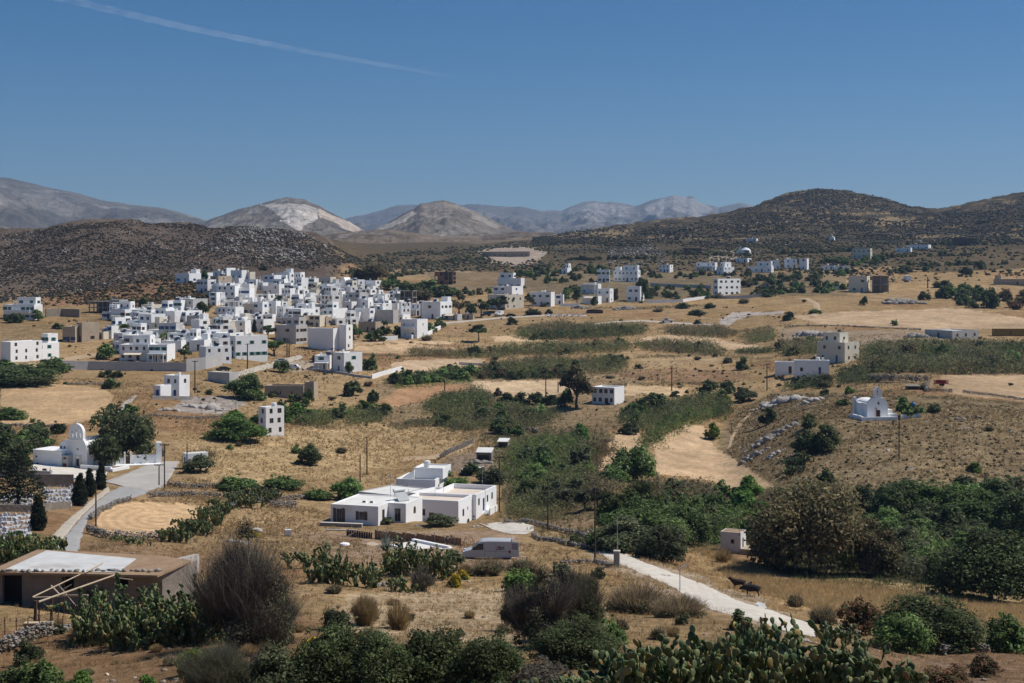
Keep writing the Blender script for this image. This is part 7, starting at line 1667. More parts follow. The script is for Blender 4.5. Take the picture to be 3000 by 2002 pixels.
strip('lane', [(0,1068),(120,1062),(200,1046),(280,1034)], [(0,1082),(130,1074),(215,1056),(290,1042)], 'earth_track', .15, 40, 4)
strip('lane', [(600,1118),(690,1092),(760,1072),(830,1052),(880,1040)], [(640,1120),(720,1098),(790,1080),(850,1062),(890,1050)], 'earth_pale', .15, 50, 4)
strip('coast_road', [(1180,965),(1300,945),(1372,939),(1452,931),(1560,925),(1645,922),(1720,924)], [(1182,970),(1300,951),(1372,944),(1452,936),(1560,929),(1645,926),(1720,928)], 'earth_pale', .25, 80, 4)
strip('dirt_track', [(1720,950),(1800,942),(1880,938),(1960,944),(2090,950)], [(1720,954),(1800,946),(1880,943),(1960,949),(2090,955)], 'earth_pale', .25, 60, 4)
strip('dirt_track', [(2340,875),(2380,890),(2385,910),(2370,930)], [(2370,875),(2400,890),(2405,910),(2392,930)], 'earth_track', .25, 30, 4)
strip('dirt_track', [(2130,1318),(2140,1280),(2165,1240),(2195,1210)], [(2138,1318),(2150,1280),(2176,1240),(2205,1210)], 'earth_track', .08, 30, 4)
strip('footpath', [(1180,1340),(1260,1335),(1330,1318),(1380,1300)], [(1180,1352),(1270,1346),(1345,1326),(1392,1304)], 'earth_track', .1, 40, 4)
# ------------------------------------------------------------------ dry-stone walls and bedrock
for pts, h, lab in (([(256,1562),(300,1576),(380,1583),(475,1585)], 1.15, 'dark retaining wall along the front of the round stubble field'), ([(264,1524),(292,1502),(332,1482),(386,1464)], .8, 'overgrown stone wall between the road and the round field'),
                    ([(438,1458),(520,1455),(600,1456),(690,1462)], .9, 'double dry stone wall behind the round stubble field'), ([(490,1424),(560,1432),(640,1430)], .9, 'dark stone wall below the grassy bank'), ([(-30,1925),(40,1905),(90,1880),(150,1862)], 1.1, 'tumbled dry stone wall in the near left corner'),
                    ([(150,1862),(220,1845),(290,1830)], .5, 'low stone edging running into the big cactus'), ([(660,1500),(720,1478),(800,1468),(905,1462)], .9, 'pale dry stone wall climbing from the cactus row'), ([(790,1487),(870,1488)], 1.3, 'grey block wall left of the farmhouse'),
                    ([(1480,1530),(1560,1536),(1620,1552),(1700,1568),(1730,1590)], .7, 'dark dry stone wall above the driveway'), ([(1560,1570),(1640,1590),(1720,1610)], .6, 'tumbled stones along the verge above the white track'), ([(1640,1655),(1750,1650),(1790,1662)], .5, 'low tumbled wall below the wooden track pole'),
                    ([(1290,1345),(1340,1320),(1385,1298)], 1.2, 'rough stone heap wall beside the footpath'), ([(1500,1265),(1560,1262),(1575,1270)], 1.0, 'stone wall at the near corner of the tall reeds'), ([(2540,1118),(2620,1120),(2720,1124)], 2.2, 'long dark stone pen wall above the chapel'),
                    ([(2720,1124),(2712,1148),(2790,1150)], 1.0, 'stone wall round the red trailer'), ([(0,1250),(100,1252),(200,1256)], .9, 'stone wall across the left meadow'), ([(200,1128),(290,1128),(330,1140)], .8, 'stone wall at the top of the left meadow'),
                    ([(430,1222),(560,1230),(660,1226)], .9, 'stone terrace wall under the pale bare rock'), ([(2300,960),(2500,958),(2700,968)], .7, 'stone wall below the big tan field'), ([(2560,690),(2700,684),(2900,690)], 1.2, 'terrace wall of pale stones on the right slope'),
                    ([(2450,705),(2600,712),(2740,706)], 1.0, 'second terrace wall of pale stones on the right slope'), ([(1620,735),(1800,728),(1900,732)], 1.2, 'field wall on the far terraces'), ([(2820,1150),(2900,1160),(3010,1175)], .7, 'stone wall edging the right stubble field'),
                    ([(2400,1870),(2460,1855),(2520,1862)], .4, 'stones along the lower edge of the white track'), ([(2760,1920),(2830,1905),(2900,1915)], .7, 'grey stones below the near right bush'), ([(700,1240),(800,1222),(900,1215)], .6, 'stones along the garden below the barn')):
    stone_wall(pts, h, lab)
for a in ((2290,1185,150,30,'broad pale rock slab left of the chapel',16,'pale_rock'), (2375,1180,90,34,'pale rounded rock slab nearest the chapel',10,'pale_rock'), (2300,1262,90,50,'grey crag on the left flank of the knoll, upper one',14,'rock'), (2240,1300,110,50,'grey crag on the left flank of the knoll, lower one',16,'rock'), (2205,1345,90,36,'low broken crag at the foot of the knoll',12,'rock'),
          (2820,1232,52,26,'big grey boulder on the knoll right of the chapel',5,'rock'), (2960,1268,36,14,'small boulder at the right edge of the knoll',4,'rock'), (600,1200,130,26,'pale bare rock below the concrete store',14,'pale_rock'), (500,1205,70,16,'low pale rock beside the lone cube house',9,'pale_rock'), (2370,985,110,26,'pale rocks below the big tan field',14,'pale_rock'), (2690,990,80,26,'grey rocks left of the low farm building',12,'rock'),
          (2640,890,110,30,'field of grey rocks in the tan field below the beige house',24,'rock'), (930,1680,60,40,'brown rubble between the two near cactus clumps',14,'rock'), (1135,1720,90,46,'dark rubble heap between the cactus clumps',18,'rock'), (1340,1625,46,26,'brown spoil heap in front of the van',8,'rock'), (1700,905,60,18,'grey stones on the tan slope right of the black stack',10,'rock'), (1840,908,70,22,'grey thorny rocks below the roadside eucalyptus',12,'rock'),
          (1620,1180,40,14,'pale rubble below the modern white house',8,'pale_rock'), (1400,1360,70,30,'stone rubble around the tin roofed shed',16,'rock'), (2270,1335,60,20,'pale stones above the strip field',8,'pale_rock'), (2460,1852,90,16,'flat rock behind the near right cactus',5,'rock'), (2360,1880,60,14,'pale flat stone among the near cactus',4,'pale_rock'), (2900,1895,60,20,'grey boulders below the near right bush',6,'rock'), (1950,1690,40,12,'stones on the outer edge of the white track',6,'pale_rock'), (1740,1560,50,14,'pale stones above the track pole',6,'pale_rock')):
    outcrop(*a)
# low houses packed into the gaps of the village, all alike
fil = random.Random(12); occ = [(o.location.x, o.location.y) for o in COL.objects if o.get('group') == 'houses of the white village']; cnt = 0
for tries in range(6000):
    if cnt >= 145: break
    px = fil.uniform(330, 1230); py = fil.uniform(838, 1045)
    if py > 990-(px-440)*.06+(52 if 340 < px < 690 else 0) or py < 838+abs(px-760)*.03+(70 if px < 600 else 0): continue
    P = G(px, py)
    if min(math.hypot(P.x-a, P.y-b) for a, b in occ) < 4.1: continue
    k = F/P.y; wpx = fil.uniform(3.2, 6.2)*k; hpx = fil.choice([2.8, 3.2, 3.6, 4.6, 6.2])*k; sp = fil.choice([0, .35, .5, .7])*wpx; stn = 1 if hpx < 4*k else 2
    t = house(px-wpx, px, px+sp, py-hpx, py, stn, fil.choice([1, 2, 3]), 1 if sp else 0, 'plain white flat roofed house wedged among the larger houses of the village', fil.choice(['whitewash']*5+['cream', 'grey_render']), fil.choice(['', 'C', 'S', 'T', 'D', '']), fil.choice(['dark', 'brown', 'blue', 'dark']), ang=fil.choice([20, 28, 40, 55]))
    t['group'] = 'small infill houses of the village'; occ.append((P.x, P.y)); cnt += 1
# ------------------------------------------------------------------ planting
# near slope
bush(715,1912,310,345,'twiggy','big dark grey feathery bush in the near left of the slope')
bush(640,1880,170,190,'twiggy','smaller grey twiggy bush leaning against the left of the big feathery one')
bush(800,1895,170,150,'wispy','thin grey green bush on the right skirt of the big feathery one')
bush(1585,1905,220,235,'twiggy','dark grey wind swept bush in the near middle'); bush(1650,1880,150,215,'twiggy','leaning grey plume at the right of the wind swept bush')
bush(1700,1870,190,190,'wispy','olive green wispy bush at the right of the wind swept grey one')
bush(1515,1850,130,140,'wispy','small dark bush at the left foot of the wind swept grey one')
bush(1690,1960,270,140,'dark','dark green bush below the wind swept grey one')
bush(1790,1905,110,90,'green','rounded green bush between the wind swept bush and the near right cactus')
for a in ((800,2085,230,190,'olive','dense green bush at the bottom edge, first of five in the middle'), (960,2075,300,240,'dark','dense green bush at the bottom edge, second of five in the middle'), (1110,2080,290,225,'dark','dense dark green bush at the bottom edge, third of five in the middle'), (1270,2080,300,230,'dark','dense green bush at the bottom edge, fourth of five in the middle'), (1430,2080,270,215,'dark','dense dark green bush at the bottom edge, fifth of five in the middle'),
          (760,2060,170,150,'grey','low grey brushwood at the bottom edge beside the dense green bushes'), (1600,2080,330,130,'grey','low grey brushwood at the bottom edge under the wind swept bush'), (640,2070,270,170,'wispy','thin leaved fig bush at the bottom edge left of middle'), (560,1985,110,80,'lime','small pale leaved bush above the fig at the bottom edge'), (700,2050,90,90,'lime','pale leafed branch of fig at the bottom edge'),
          (110,2050,160,120,'green','low green weeds bush in the bottom left corner'), (40,2030,110,70,'dark','dark weeds bush at the bottom left edge'), (85,1950,90,80,'olive','small dark shrub by the tumbled left wall'), (230,2030,90,60,'bright','small bright green plant at the bottom left'), (430,2020,60,40,'bright','small bright green tuft at the bottom left of the fig'),
          (2730,1915,310,165,'dark','big green rounded bush near right by the white track'), (2640,1915,170,110,'green','low left lobe bush beside the big green near right bush'), (2960,1915,150,110,'green','green bush cut by the right edge beside the grey boulders'), (2515,1860,140,100,'rust','rusty brown thorn bush at the end of the white track'), (2410,1830,110,50,'scrub','low brown scrub along the lower edge of the right stubble field'),
          (2890,1985,120,60,'rust','dry rusty weeds at the bottom right'), (2780,2040,200,80,'rust','rusty brown brush in the bottom right corner'), (2620,2060,230,90,'rust','dark rusty brush at the bottom right of the near cactus')): bush(*a)
bush(1525,1735,130,65,'low','bright green low mound shrub right of the dry straw field')
bush(1330,1722,50,40,'yellow','yellow flowering bush below the van, left one'); bush(1352,1700,44,28,'yellow','yellow flowering bush below the van, right one')
bush(920,1895,70,28,'yellow','low yellow flowers beside the big feathery bush'); bush(745,1575,40,18,'yellow','small yellow flowers near the lone white boulder')
bush(1070,1835,92,84,'drytuft','round dry straw tussock on the bare slope, left of two'); bush(1168,1848,82,78,'drytuft','round dry straw tussock on the bare slope, right of two')
bush(985,1850,90,70,'olive','grey green weedy bush left of the two straw tussocks'); bush(1080,1875,60,40,'scrub','small brown weed below the left straw tussock'); bush(1240,1735,90,70,'twiggy','bare grey thorn bush at the foot of the right cactus clump'); bush(1130,1615,66,64,'agave','grey green sword leaved plant beside the pool pit','plant')
for a in ((1870,1800,210,75,'scrub','olive brown scrub belt above the white track, left half'), (1990,1812,170,62,'scrub','olive brown scrub belt above the white track, right half'), (1700,1735,120,50,'scrub','dry scrub above the wind swept grey bush'), (1640,1690,70,40,'olive','weedy bush below the track pole'), (1330,1655,80,40,'olive','weedy bush in front of the van'), (1430,1690,110,50,'scrub','brown weeds below the van'), (1530,1680,110,40,'scrub','dry weeds right of the van'), (1690,1600,60,30,'olive','small green shrub at the verge above the track pole'), (1290,1547,100,36,'olive','green mound of vine beside the tall farmhouse wing'),
          (1130,1538,60,20,'olive','weeds in front of the farmhouse door'), (2270,1660,80,70,'rust','rusty weeds below the hut plinth'), (2120,1650,60,40,'drytuft','straw clump left of the hut'), (2330,1780,60,40,'scrub','brown weeds at the field edge right of the white bag')): bush(*a)
# small weeds all over the near slope, alike
wr = random.Random(4)
for i in range(70):
    px = wr.uniform(0, 2000); py = wr.uniform(1660, 1990)
    if inpoly(np.array([px]), np.array([py]), [(0,1600),(580,1640),(600,1800),(0,1840)])[0] or inpoly(np.array([px]), np.array([py]), [(1740,1600),(2300,1780),(2300,1860),(1740,1680)])[0]: continue
    s = wr.uniform(18, 48); bush(px, py, s*1.3, s*wr.uniform(.5, .9), wr.choice(['scrub','olive','drytuft','drytuft','scrub','grey']), 'small dry weed clump on the near brown slope', group='weeds of the near slope', cat='weed', name='weed')
# prickly pears
for a in ((325,1890,240,190), (450,1900,260,230), (560,1895,200,205)): cactus(*a, {325:'huge prickly pear thicket by the shed, left third', 450:'huge prickly pear thicket by the shed, middle third', 560:'huge prickly pear thicket by the shed, right third'}[a[0]], npads=1500)
cactus(270,1800,130,80,'dark prickly pear arm reaching to the shed poles',npads=300)
cactus(960,1712,105,145,'tall prickly pear clump left of the pool pit'); cactus(872,1668,80,48,'low prickly pear arm left of the tall clump by the pool pit'); cactus(1058,1722,90,85,'prickly pear clump right below the tall one by the pool pit')
cactus(1195,1690,120,115,'wide prickly pear clump below the pool, left half'); cactus(1278,1700,90,105,'wide prickly pear clump below the pool, right half'); cactus(1160,1735,30,40,'small prickly pear at the rubble between the clumps')
cactus(60,1655,170,100,'prickly pear clump behind the shed at the left edge'); cactus(140,1640,110,70,'pale prickly pear clump behind the shed beside the road',kind='pale')
for px, py, w, h, l in ((505,1592,90,46,'first'), (565,1570,90,52,'second'), (615,1540,90,52,'third'), (640,1510,70,40,'fourth')): cactus(px, py, w, h, f'prickly pear row beside the round field, {l} clump from below')
for px, py, w, h, l in ((715,1488,100,44,'left'), (775,1470,90,46,'right')): cactus(px, py, w, h, f'pale prickly pear by the rising stone wall, {l} clump', kind='pale')
cactus(380,1597,120,22,'low prickly pears under the retaining wall of the round field'); cactus(2335,1372,60,40,'pale prickly pear on the left flank of the knoll, upper one',kind='pale',pad=.4); cactus(2325,1395,50,26,'pale prickly pear on the left flank of the knoll, lower one',kind='pale',pad=.4)
for a, l in (((1900,2120,300,240),'left shoulder of the near right prickly pear mass'), ((2080,2120,300,280),'second hump of the near right prickly pear mass'), ((2235,2050,230,250),'highest hump of the near right prickly pear mass'), ((2390,2110,280,270),'fourth hump of the near right prickly pear mass'), ((2560,2120,260,210),'right shoulder of the near right prickly pear mass'), ((1740,2110,230,150),'low left end of the near right prickly pear mass'), ((2460,1905,150,70),'prickly pear by the flat pale stones'), ((1560,2110,250,100),'lowest far left end of the near right prickly pear mass')): cactus(*a, l, npads=700, pad=.28, kind='pale')
bush(2150,1985,210,110,'scrub','brown brush between the humps of the near right prickly pear'); bush(2460,2090,300,150,'rust','rusty weeds under the near right prickly pear'); bush(2170,1850,80,60,'dark','dark green shrub on top of the near right prickly pear mass')
# right valley thicket
tree(2370,1678,340,255,'brown','huge brown green tamarisk tree in the right valley',trunk=.14,tr=.02); tree(2270,1660,150,140,'brown','brown tamarisk lobe at the left of the huge one, behind the hut',trunk=.1); tree(2560,1685,180,150,'weep','brown drooping tree right of the huge tamarisk',trunk=.1)
bush(2480,1672,100,110,'lime','bright lime green bush in front of the huge tamarisk'); tree(2900,1762,330,200,'dark','vast dark green spreading tree at the right edge of the field',trunk=.08,tr=.025)
for a in ((2780,1715,150,110,'dark','dark shrub at the left skirt of the vast dark tree'), (2970,1600,190,150,'dark','dark bush above the vast dark tree at the right edge'), (2860,1560,190,110,'green','green bush in the right thicket above the reeds'), (2760,1540,210,110,'green','broad green bush in the middle of the right thicket'), (2640,1530,190,105,'dark','dark green bush right behind the huge tamarisk'), (2960,1480,130,80,'dark','dark bush on the upper right of the thicket'), (2830,1470,130,65,'olive','grey green bush at the upper rim of the right thicket'), (2680,1470,130,60,'olive','dull bush at the upper rim of the thicket below the knoll'), (2540,1500,120,70,'dark','dark bush at the foot of the knoll behind the tamarisk'), (2720,1600,160,70,'green','green bush rising out of the right reeds')): bush(*a)
reeds([(2560,1650),(2780,1690),(2900,1620),(2800,1570),(2600,1570)], 3.2, ['green','bright','green','olive'], 'tall green reeds in the right thicket'); reeds([(2580,1690),(2770,1712),(2790,1670),(2600,1660)], 2.4, [[(.3,.24,.15),(.24,.2,.12)],'olive','olive'], 'pale dry reeds in front of the right thicket')
# middle valley
tree(1880,1600,270,130,'dense','dense round dark trees above the white track, left big crown',trunk=.08,tr=.03); tree(2015,1598,180,140,'dense','dense dark tree left of the hut',trunk=.08,tr=.03); tree(1880,1530,170,110,'conifer','yellow green pine above the dense dark crowns',trunk=.1); tree(1800,1560,120,110,'conifer','yellow green pine at the left end of the dense dark crowns',trunk=.12)
for a in ((1830,1622,220,100,'olive','olive grey bush beside the white track opposite the pillar'), (1940,1650,170,110,'olive','olive grey bush reaching down to the white track'), (1760,1610,110,60,'green','low bush where the white track begins'), (1960,1590,150,110,'green','mid green bush between the dense dark crowns'), (2100,1530,110,80,'green','green bush behind the hut roof'), (2190,1530,140,90,'bright','bright green bush behind the hut and tamarisk'), (2190,1460,90,60,'bright','bright fig bush at the lower tip of the strip field'), (2150,1465,50,36,'dark','dark bush left of the bright fig at the strip field')): bush(*a)
for i, (px, py) in enumerate(((1660,1490),(1712,1498),(1750,1490),(1620,1470),(1690,1460))): tree(px, py, 66, 58, 'olive', f'grey green olive tree in the small grove by the driveway, {["left front","middle front","right front","left rear","right rear"][i]}', trunk=.22, tr=.05, group='small olive grove')
reeds([(1490,1480),(1650,1505),(1640,1530),(1500,1520)], 2.0, ['olive','green',[(.25,.2,.1)]], 'low yellowish reeds behind the driveway'); reeds([(1500,1400),(1720,1370),(1760,1430),(1700,1480),(1560,1500),(1490,1480)], 2.6, ['green','green','olive','olive',[(.17,.14,.07)]], 'wide reed jungle right of the farmhouse')
reeds([(1490,1330),(1560,1300),(1680,1290),(1740,1320),(1720,1360),(1500,1405)], 3.0, ['green','bright','green','olive'], 'tall green reed bed in the middle of the valley'); reeds([(1700,1330),(1760,1295),(1785,1320),(1740,1400),(1700,1370)], 2.8, [[(.20,.15,.085),(.15,.11,.065)],'brown','brown'], 'brown dry reed edge of the tall reed bed')
reeds([(1700,1420),(1780,1400),(1830,1430),(1700,1490)], 3.0, [[(.2,.16,.09),(.15,.12,.07)],'brown'], 'brown reeds below the narrow stubble strip'); bush(1700,1290,70,46,'bright','bright green fig in the tall reed bed'); tree(1862,1412,140,100,'dense','dark green spreading tree between the two strip fields',trunk=.1); bush(1800,1425,110,60,'green','green bush left of the tree between the strip fields')
reeds([(1880,1300),(1910,1260),(1960,1240),(2130,1190),(2140,1215),(2010,1248),(1930,1290),(1905,1325)], 3.2, ['green','green','bright','olive'], 'green reed line running up between the strip fields'); reeds([(1800,1240),(1900,1190),(2100,1165),(2130,1190),(1960,1240),(1880,1270)], 3.0, ['green','olive','green'], 'broad green reeds above the strip fields')
reeds([(1890,1430),(1990,1425),(2100,1450),(2090,1475),(1900,1470)], 3.0, ['brown',[(.19,.15,.09)],'olive'], 'brown green reeds along the foot of the strip field'); reeds([(1900,1520),(2050,1500),(2220,1510),(2220,1580),(2100,1600),(2000,1560)], 3.2, ['green','bright','green'], 'fresh green reeds between the dark crowns and the hut')
bush(1900,1215,130,60,'dark','dark round bush right of the modern white house'); bush(2085,1290,60,50,'lime','yellow green bush at the head of the strip field'); bush(1850,1225,90,40,'green','green bush below the modern white house'); tree(1690,1195,110,118,'weep','big brown eucalyptus left of the modern white house',trunk=.2,tr=.05); tree(1655,1190,60,50,'dark','dark low tree under the big brown eucalyptus',trunk=.1)
reeds([(1240,1240),(1300,1215),(1420,1185),(1600,1205),(1650,1215),(1600,1245),(1420,1262),(1320,1265)], 2.6, ['green','olive','brown','green'], 'broad olive reed bed before the pale field'); reeds([(1240,1190),(1300,1160),(1420,1150),(1450,1180),(1320,1215),(1250,1215)], 2.6, ['dark','green','dark'], 'dark green thicket on the left of the broad reed bed')
for i, (px, w) in enumerate(((1480,60),(1525,64),(1570,64),(1612,52))): bush(px, 1188, w, 36, 'dark', f'dark green bush in the hedge before the pale field, {["first","second","third","fourth"][i]} from the left')
bush(1460,1162,34,24,'pink','brownish dark bush at the left end of the hedge before the pale field'); bush(1470,1275,80,46,'dark','dark fig bush behind the tiny lean-to'); bush(1515,1280,50,34,'green','small fig at the near corner of the tall reeds'); tree(1325,1445,100,66,'broad','bright green fig tree behind the tall farmhouse wing',trunk=.12); bush(1270,1440,60,46,'green','green bush left of the fig by the roof tank'); bush(1385,1395,80,36,'dark','dark brush at the junk heap'); bush(1440,1420,100,50,'olive','olive bush above the farmhouse pole')
tree(1020,1462,120,56,'broad','dark green spreading tree left of the white outbuilding',trunk=.1,tr=.06); bush(930,1468,90,32,'green','low green bush left of the spreading tree by the outbuilding'); bush(905,1365,96,60,'dark','round dark green bush on the golden slope'); bush(865,1330,40,26,'green','small green bush above left of the round dark one'); bush(1000,1330,40,18,'scrub','thin weeds on the golden slope')
for a in ((700,1445,150,44,'green','long low green shrub at the stone wall, left one'), (825,1440,130,42,'green','long low green shrub at the stone wall, right one'), (580,1388,110,50,'olive','grassy bank shrub right of the transformer box'), (700,1310,30,16,'scrub','small weed on the golden slope by the flat topped tree')): bush(*a)
tree(695,1290,180,68,'broad','flat topped dense green tree left of the narrow tower house',trunk=.12,tr=.04); reeds([(540,1345),(620,1330),(640,1350),(560,1365)], 2.0, ['olive',[(.2,.17,.09)]], 'yellow reeds above the transformer box'); bush(672,1318,30,14,'green','small green shrub below the flat topped tree')
reeds([(865,1245),(900,1222),(960,1220),(975,1245),(890,1256)], 3.0, ['olive','green'], 'round reed clump right of the narrow tower house'); reeds([(1000,1238),(1060,1218),(1120,1215),(1130,1235),(1040,1250)], 2.8, ['green','olive','green'], 'dark reed clump in the garden'); reeds([(900,1205),(1000,1195),(1130,1180),(1150,1200),(1080,1225),(930,1230)], .8, ['bright','bright','green'], 'bright green vegetable plot below the barn','crop_rows','crop',1.5)
reeds([(1130,1250),(1230,1225),(1260,1250),(1160,1262)], 1.6, [[(.24,.19,.1)],'olive'], 'low tan reeds at the end of the vegetable plot')
# meadows at the left
tree(362,1352,190,150,'euc','great dark round tree beside the church',trunk=.16,tr=.045); tree(302,1366,104,86,'euc','lower dark tree leaning over the church roof',trunk=.14,tr=.05)
for a in ((60,1135,250,60,'dark','big dark thicket in the field at the far left'), (160,1095,130,44,'green','green mound behind the dark thicket at the far left'), (10,1125,120,50,'dark','dark bush cut by the left edge at the thicket'), (325,1142,64,34,'dark','dark bush on the meadow wall, lower one'), (310,1108,50,26,'dark','dark bush below the garden wall, left of two'), (345,1108,40,22,'dark','dark bush below the garden wall, right of two'), (30,1232,120,32,'green','flat dark green shrub at the left edge of the meadow'), (322,1204,26,22,'dark','small dark bush beside the lane'), (380,1215,60,28,'bright','bright green bush where the lane bends'), (170,1272,60,36,'dark','dark bush behind the bell gable'), (110,1320,120,60,'dark','dark bushes behind the church annex'), (20,1400,160,130,'dark','dark trees at the left edge above the cemetery'), (95,1240,24,14,'green','tiny shrub in the meadow'), (270,1245,30,18,'green','small shrub behind the church'), (470,1340,40,30,'scrub','dry bush at the church square pole')): bush(*a)
tree(53,1486,170,185,'norfolk','tall dark tiered pine in the cemetery at the left edge'); tree(112,1555,56,106,'cypress','thick dark cypress between the cemetery terraces'); tree(233,1482,52,96,'cypress','cypress beside the road, left of three'); tree(262,1455,40,84,'cypress','cypress beside the road, middle of three'); tree(295,1436,38,84,'cypress','cypress beside the road, right of three')
for a in ((10,1082,80,26,'green','green shrub at the left edge below the white flats'), (1020,1148,20,14,'scrub','weed by the boundary wall')): bush(*a)
# village trees
for a in ((310,1052,72,42,'dense','bushy dark tree at the left end of the garden wall',.15), (350,985,60,36,'dense','spreading dark tree beside the white corner house',.2), (540,1062,50,50,'dark','dark fan palm like tree behind the garden wall',.3), (803,1042,78,42,'broad','bright green carob in front of the grey beige block',.2), (690,1050,28,38,'dense','small green tree in front of the arched white house',.25), (785,990,50,36,'dark','dark tree between the wide arch house and the grey block',.2), (640,980,70,40,'weep','reddish brown tree above the plain white block',.15), (720,880,34,18,'dark','dark tree right of the blue arches',.1), (668,892,50,18,'dense','dark tree under the three storey house',.1), (815,895,46,28,'dark','dark tree in the upper middle of the village',.15), (900,905,60,26,'dark','dark trees before the three windowed white house',.1), (955,908,40,26,'dark','dark tree right of the water tower wall',.1), (1035,995,60,48,'broad','green tree right of the blank bluish wall',.15), (1100,1000,60,34,'dense','dark garden tree below the tan shuttered house',.1), (1130,985,50,44,'dense','green garden tree left of the brown garage',.1), (1165,985,34,30,'dark','dark tree touching the brown garage',.15), (1255,975,60,28,'dense','dark tree right of the brown garage',.1), (1290,960,40,30,'dense','green tree at the end of the yard wall',.1), (1272,925,46,36,'dark','dark tree before the large white house',.2), (1345,925,66,60,'weep','brown green roadside eucalyptus, first from the left',.2), (1380,935,40,46,'dark','dark roadside tree, second from the left',.2), (1410,930,52,52,'euc','roadside tree with a high crown, third from the left',.25), (1460,915,66,46,'euc','roadside tree before the cream house, fourth from the left',.2), (1500,905,30,36,'dark','dark roadside tree beside the cream house',.2),
          (1690,893,34,50,'dark','dark eucalyptus between the far villas',.2), (1740,895,26,26,'dense','round dark bush tree before the terracotta awning',.1), (1880,882,44,66,'dark','dark eucalyptus hiding the roadside house',.15), (1800,880,30,34,'weep','reddish tree right of the square villa',.15), (1560,900,22,30,'dark','dark palm like tree before the wide villa',.3), (1090,830,120,54,'brown','large brown thicket tree behind the upper village',.1), (1050,855,44,22,'dark','dark tree below the brown thicket',.1), (1150,850,70,44,'dense','dense green tree right of the cream veranda house',.12), (1190,865,80,40,'dark','dark olive clump behind the grey roof frame',.1), (1250,862,80,42,'dense','green tree group before the far terraces',.1), (1300,870,80,34,'dark','dark tree group left of the far villas',.1), (1235,880,70,30,'brown','brown green tree above the large white house',.1), (600,818,26,26,'dense','dark bush tree at the top left village end',.15), (590,838,36,20,'dense','green bush below the top left houses',.05), (770,790,30,12,'dark','dark tree above the village skyline',.1), (470,860,30,24,'dark','dark tree on the red slope',.15), (420,905,30,34,'dense','dark tree behind the terraced house',.15), (570,900,34,30,'dark','dark conifer on the red slope by the tower wing',.15), (490,930,40,24,'dark','dark tree before the beige row',.1), (595,935,46,50,'dark','dark tree right of the bluish shaded house',.2), (1085,1085,56,46,'dense','round green tree right of the modern white house',.15), (1020,1092,34,32,'dark','round dark bush tree before the modern white house',.1), (950,1078,36,22,'dark','dark shrub below the open loggia',.1), (925,1062,44,20,'scrub' if False else 'brown','dry bush beside the small white van',.1),
          (830,1092,60,34,'dense','green bush tree right of the village road foot',.1), (715,1170,110,70,'dense','dense green tree left of the beige stone barn',.1), (905,1180,36,40,'dense','narrow green tree right of the stone barn',.1), (1035,1158,66,40,'dark','round dark bush on the red field by the barn',.08), (1090,1180,40,36,'dark','dark bush at the head of the vegetable plot',.1), (45,945,60,26,'dark','dark tree before the long apartment range',.1), (110,940,40,32,'dense','round dark tree at the right end of the apartment range',.1), (170,963,40,16,'green' if False else 'dense','green shrub tree above the beige pair',.05)):
    tree(a[0], a[1], a[2], a[3], a[4], a[5], trunk=a[6], tr=.05)
tree(486,1010,46,44,'palm','palm tree with drooping fronds before the cream awning house',trunk=.4); tree(745,975,16,40,'cypress','slim dark cypress before the wide arch house'); tree(1402,1002,72,50,'umbrella','umbrella shaped pine alone on the pale field')
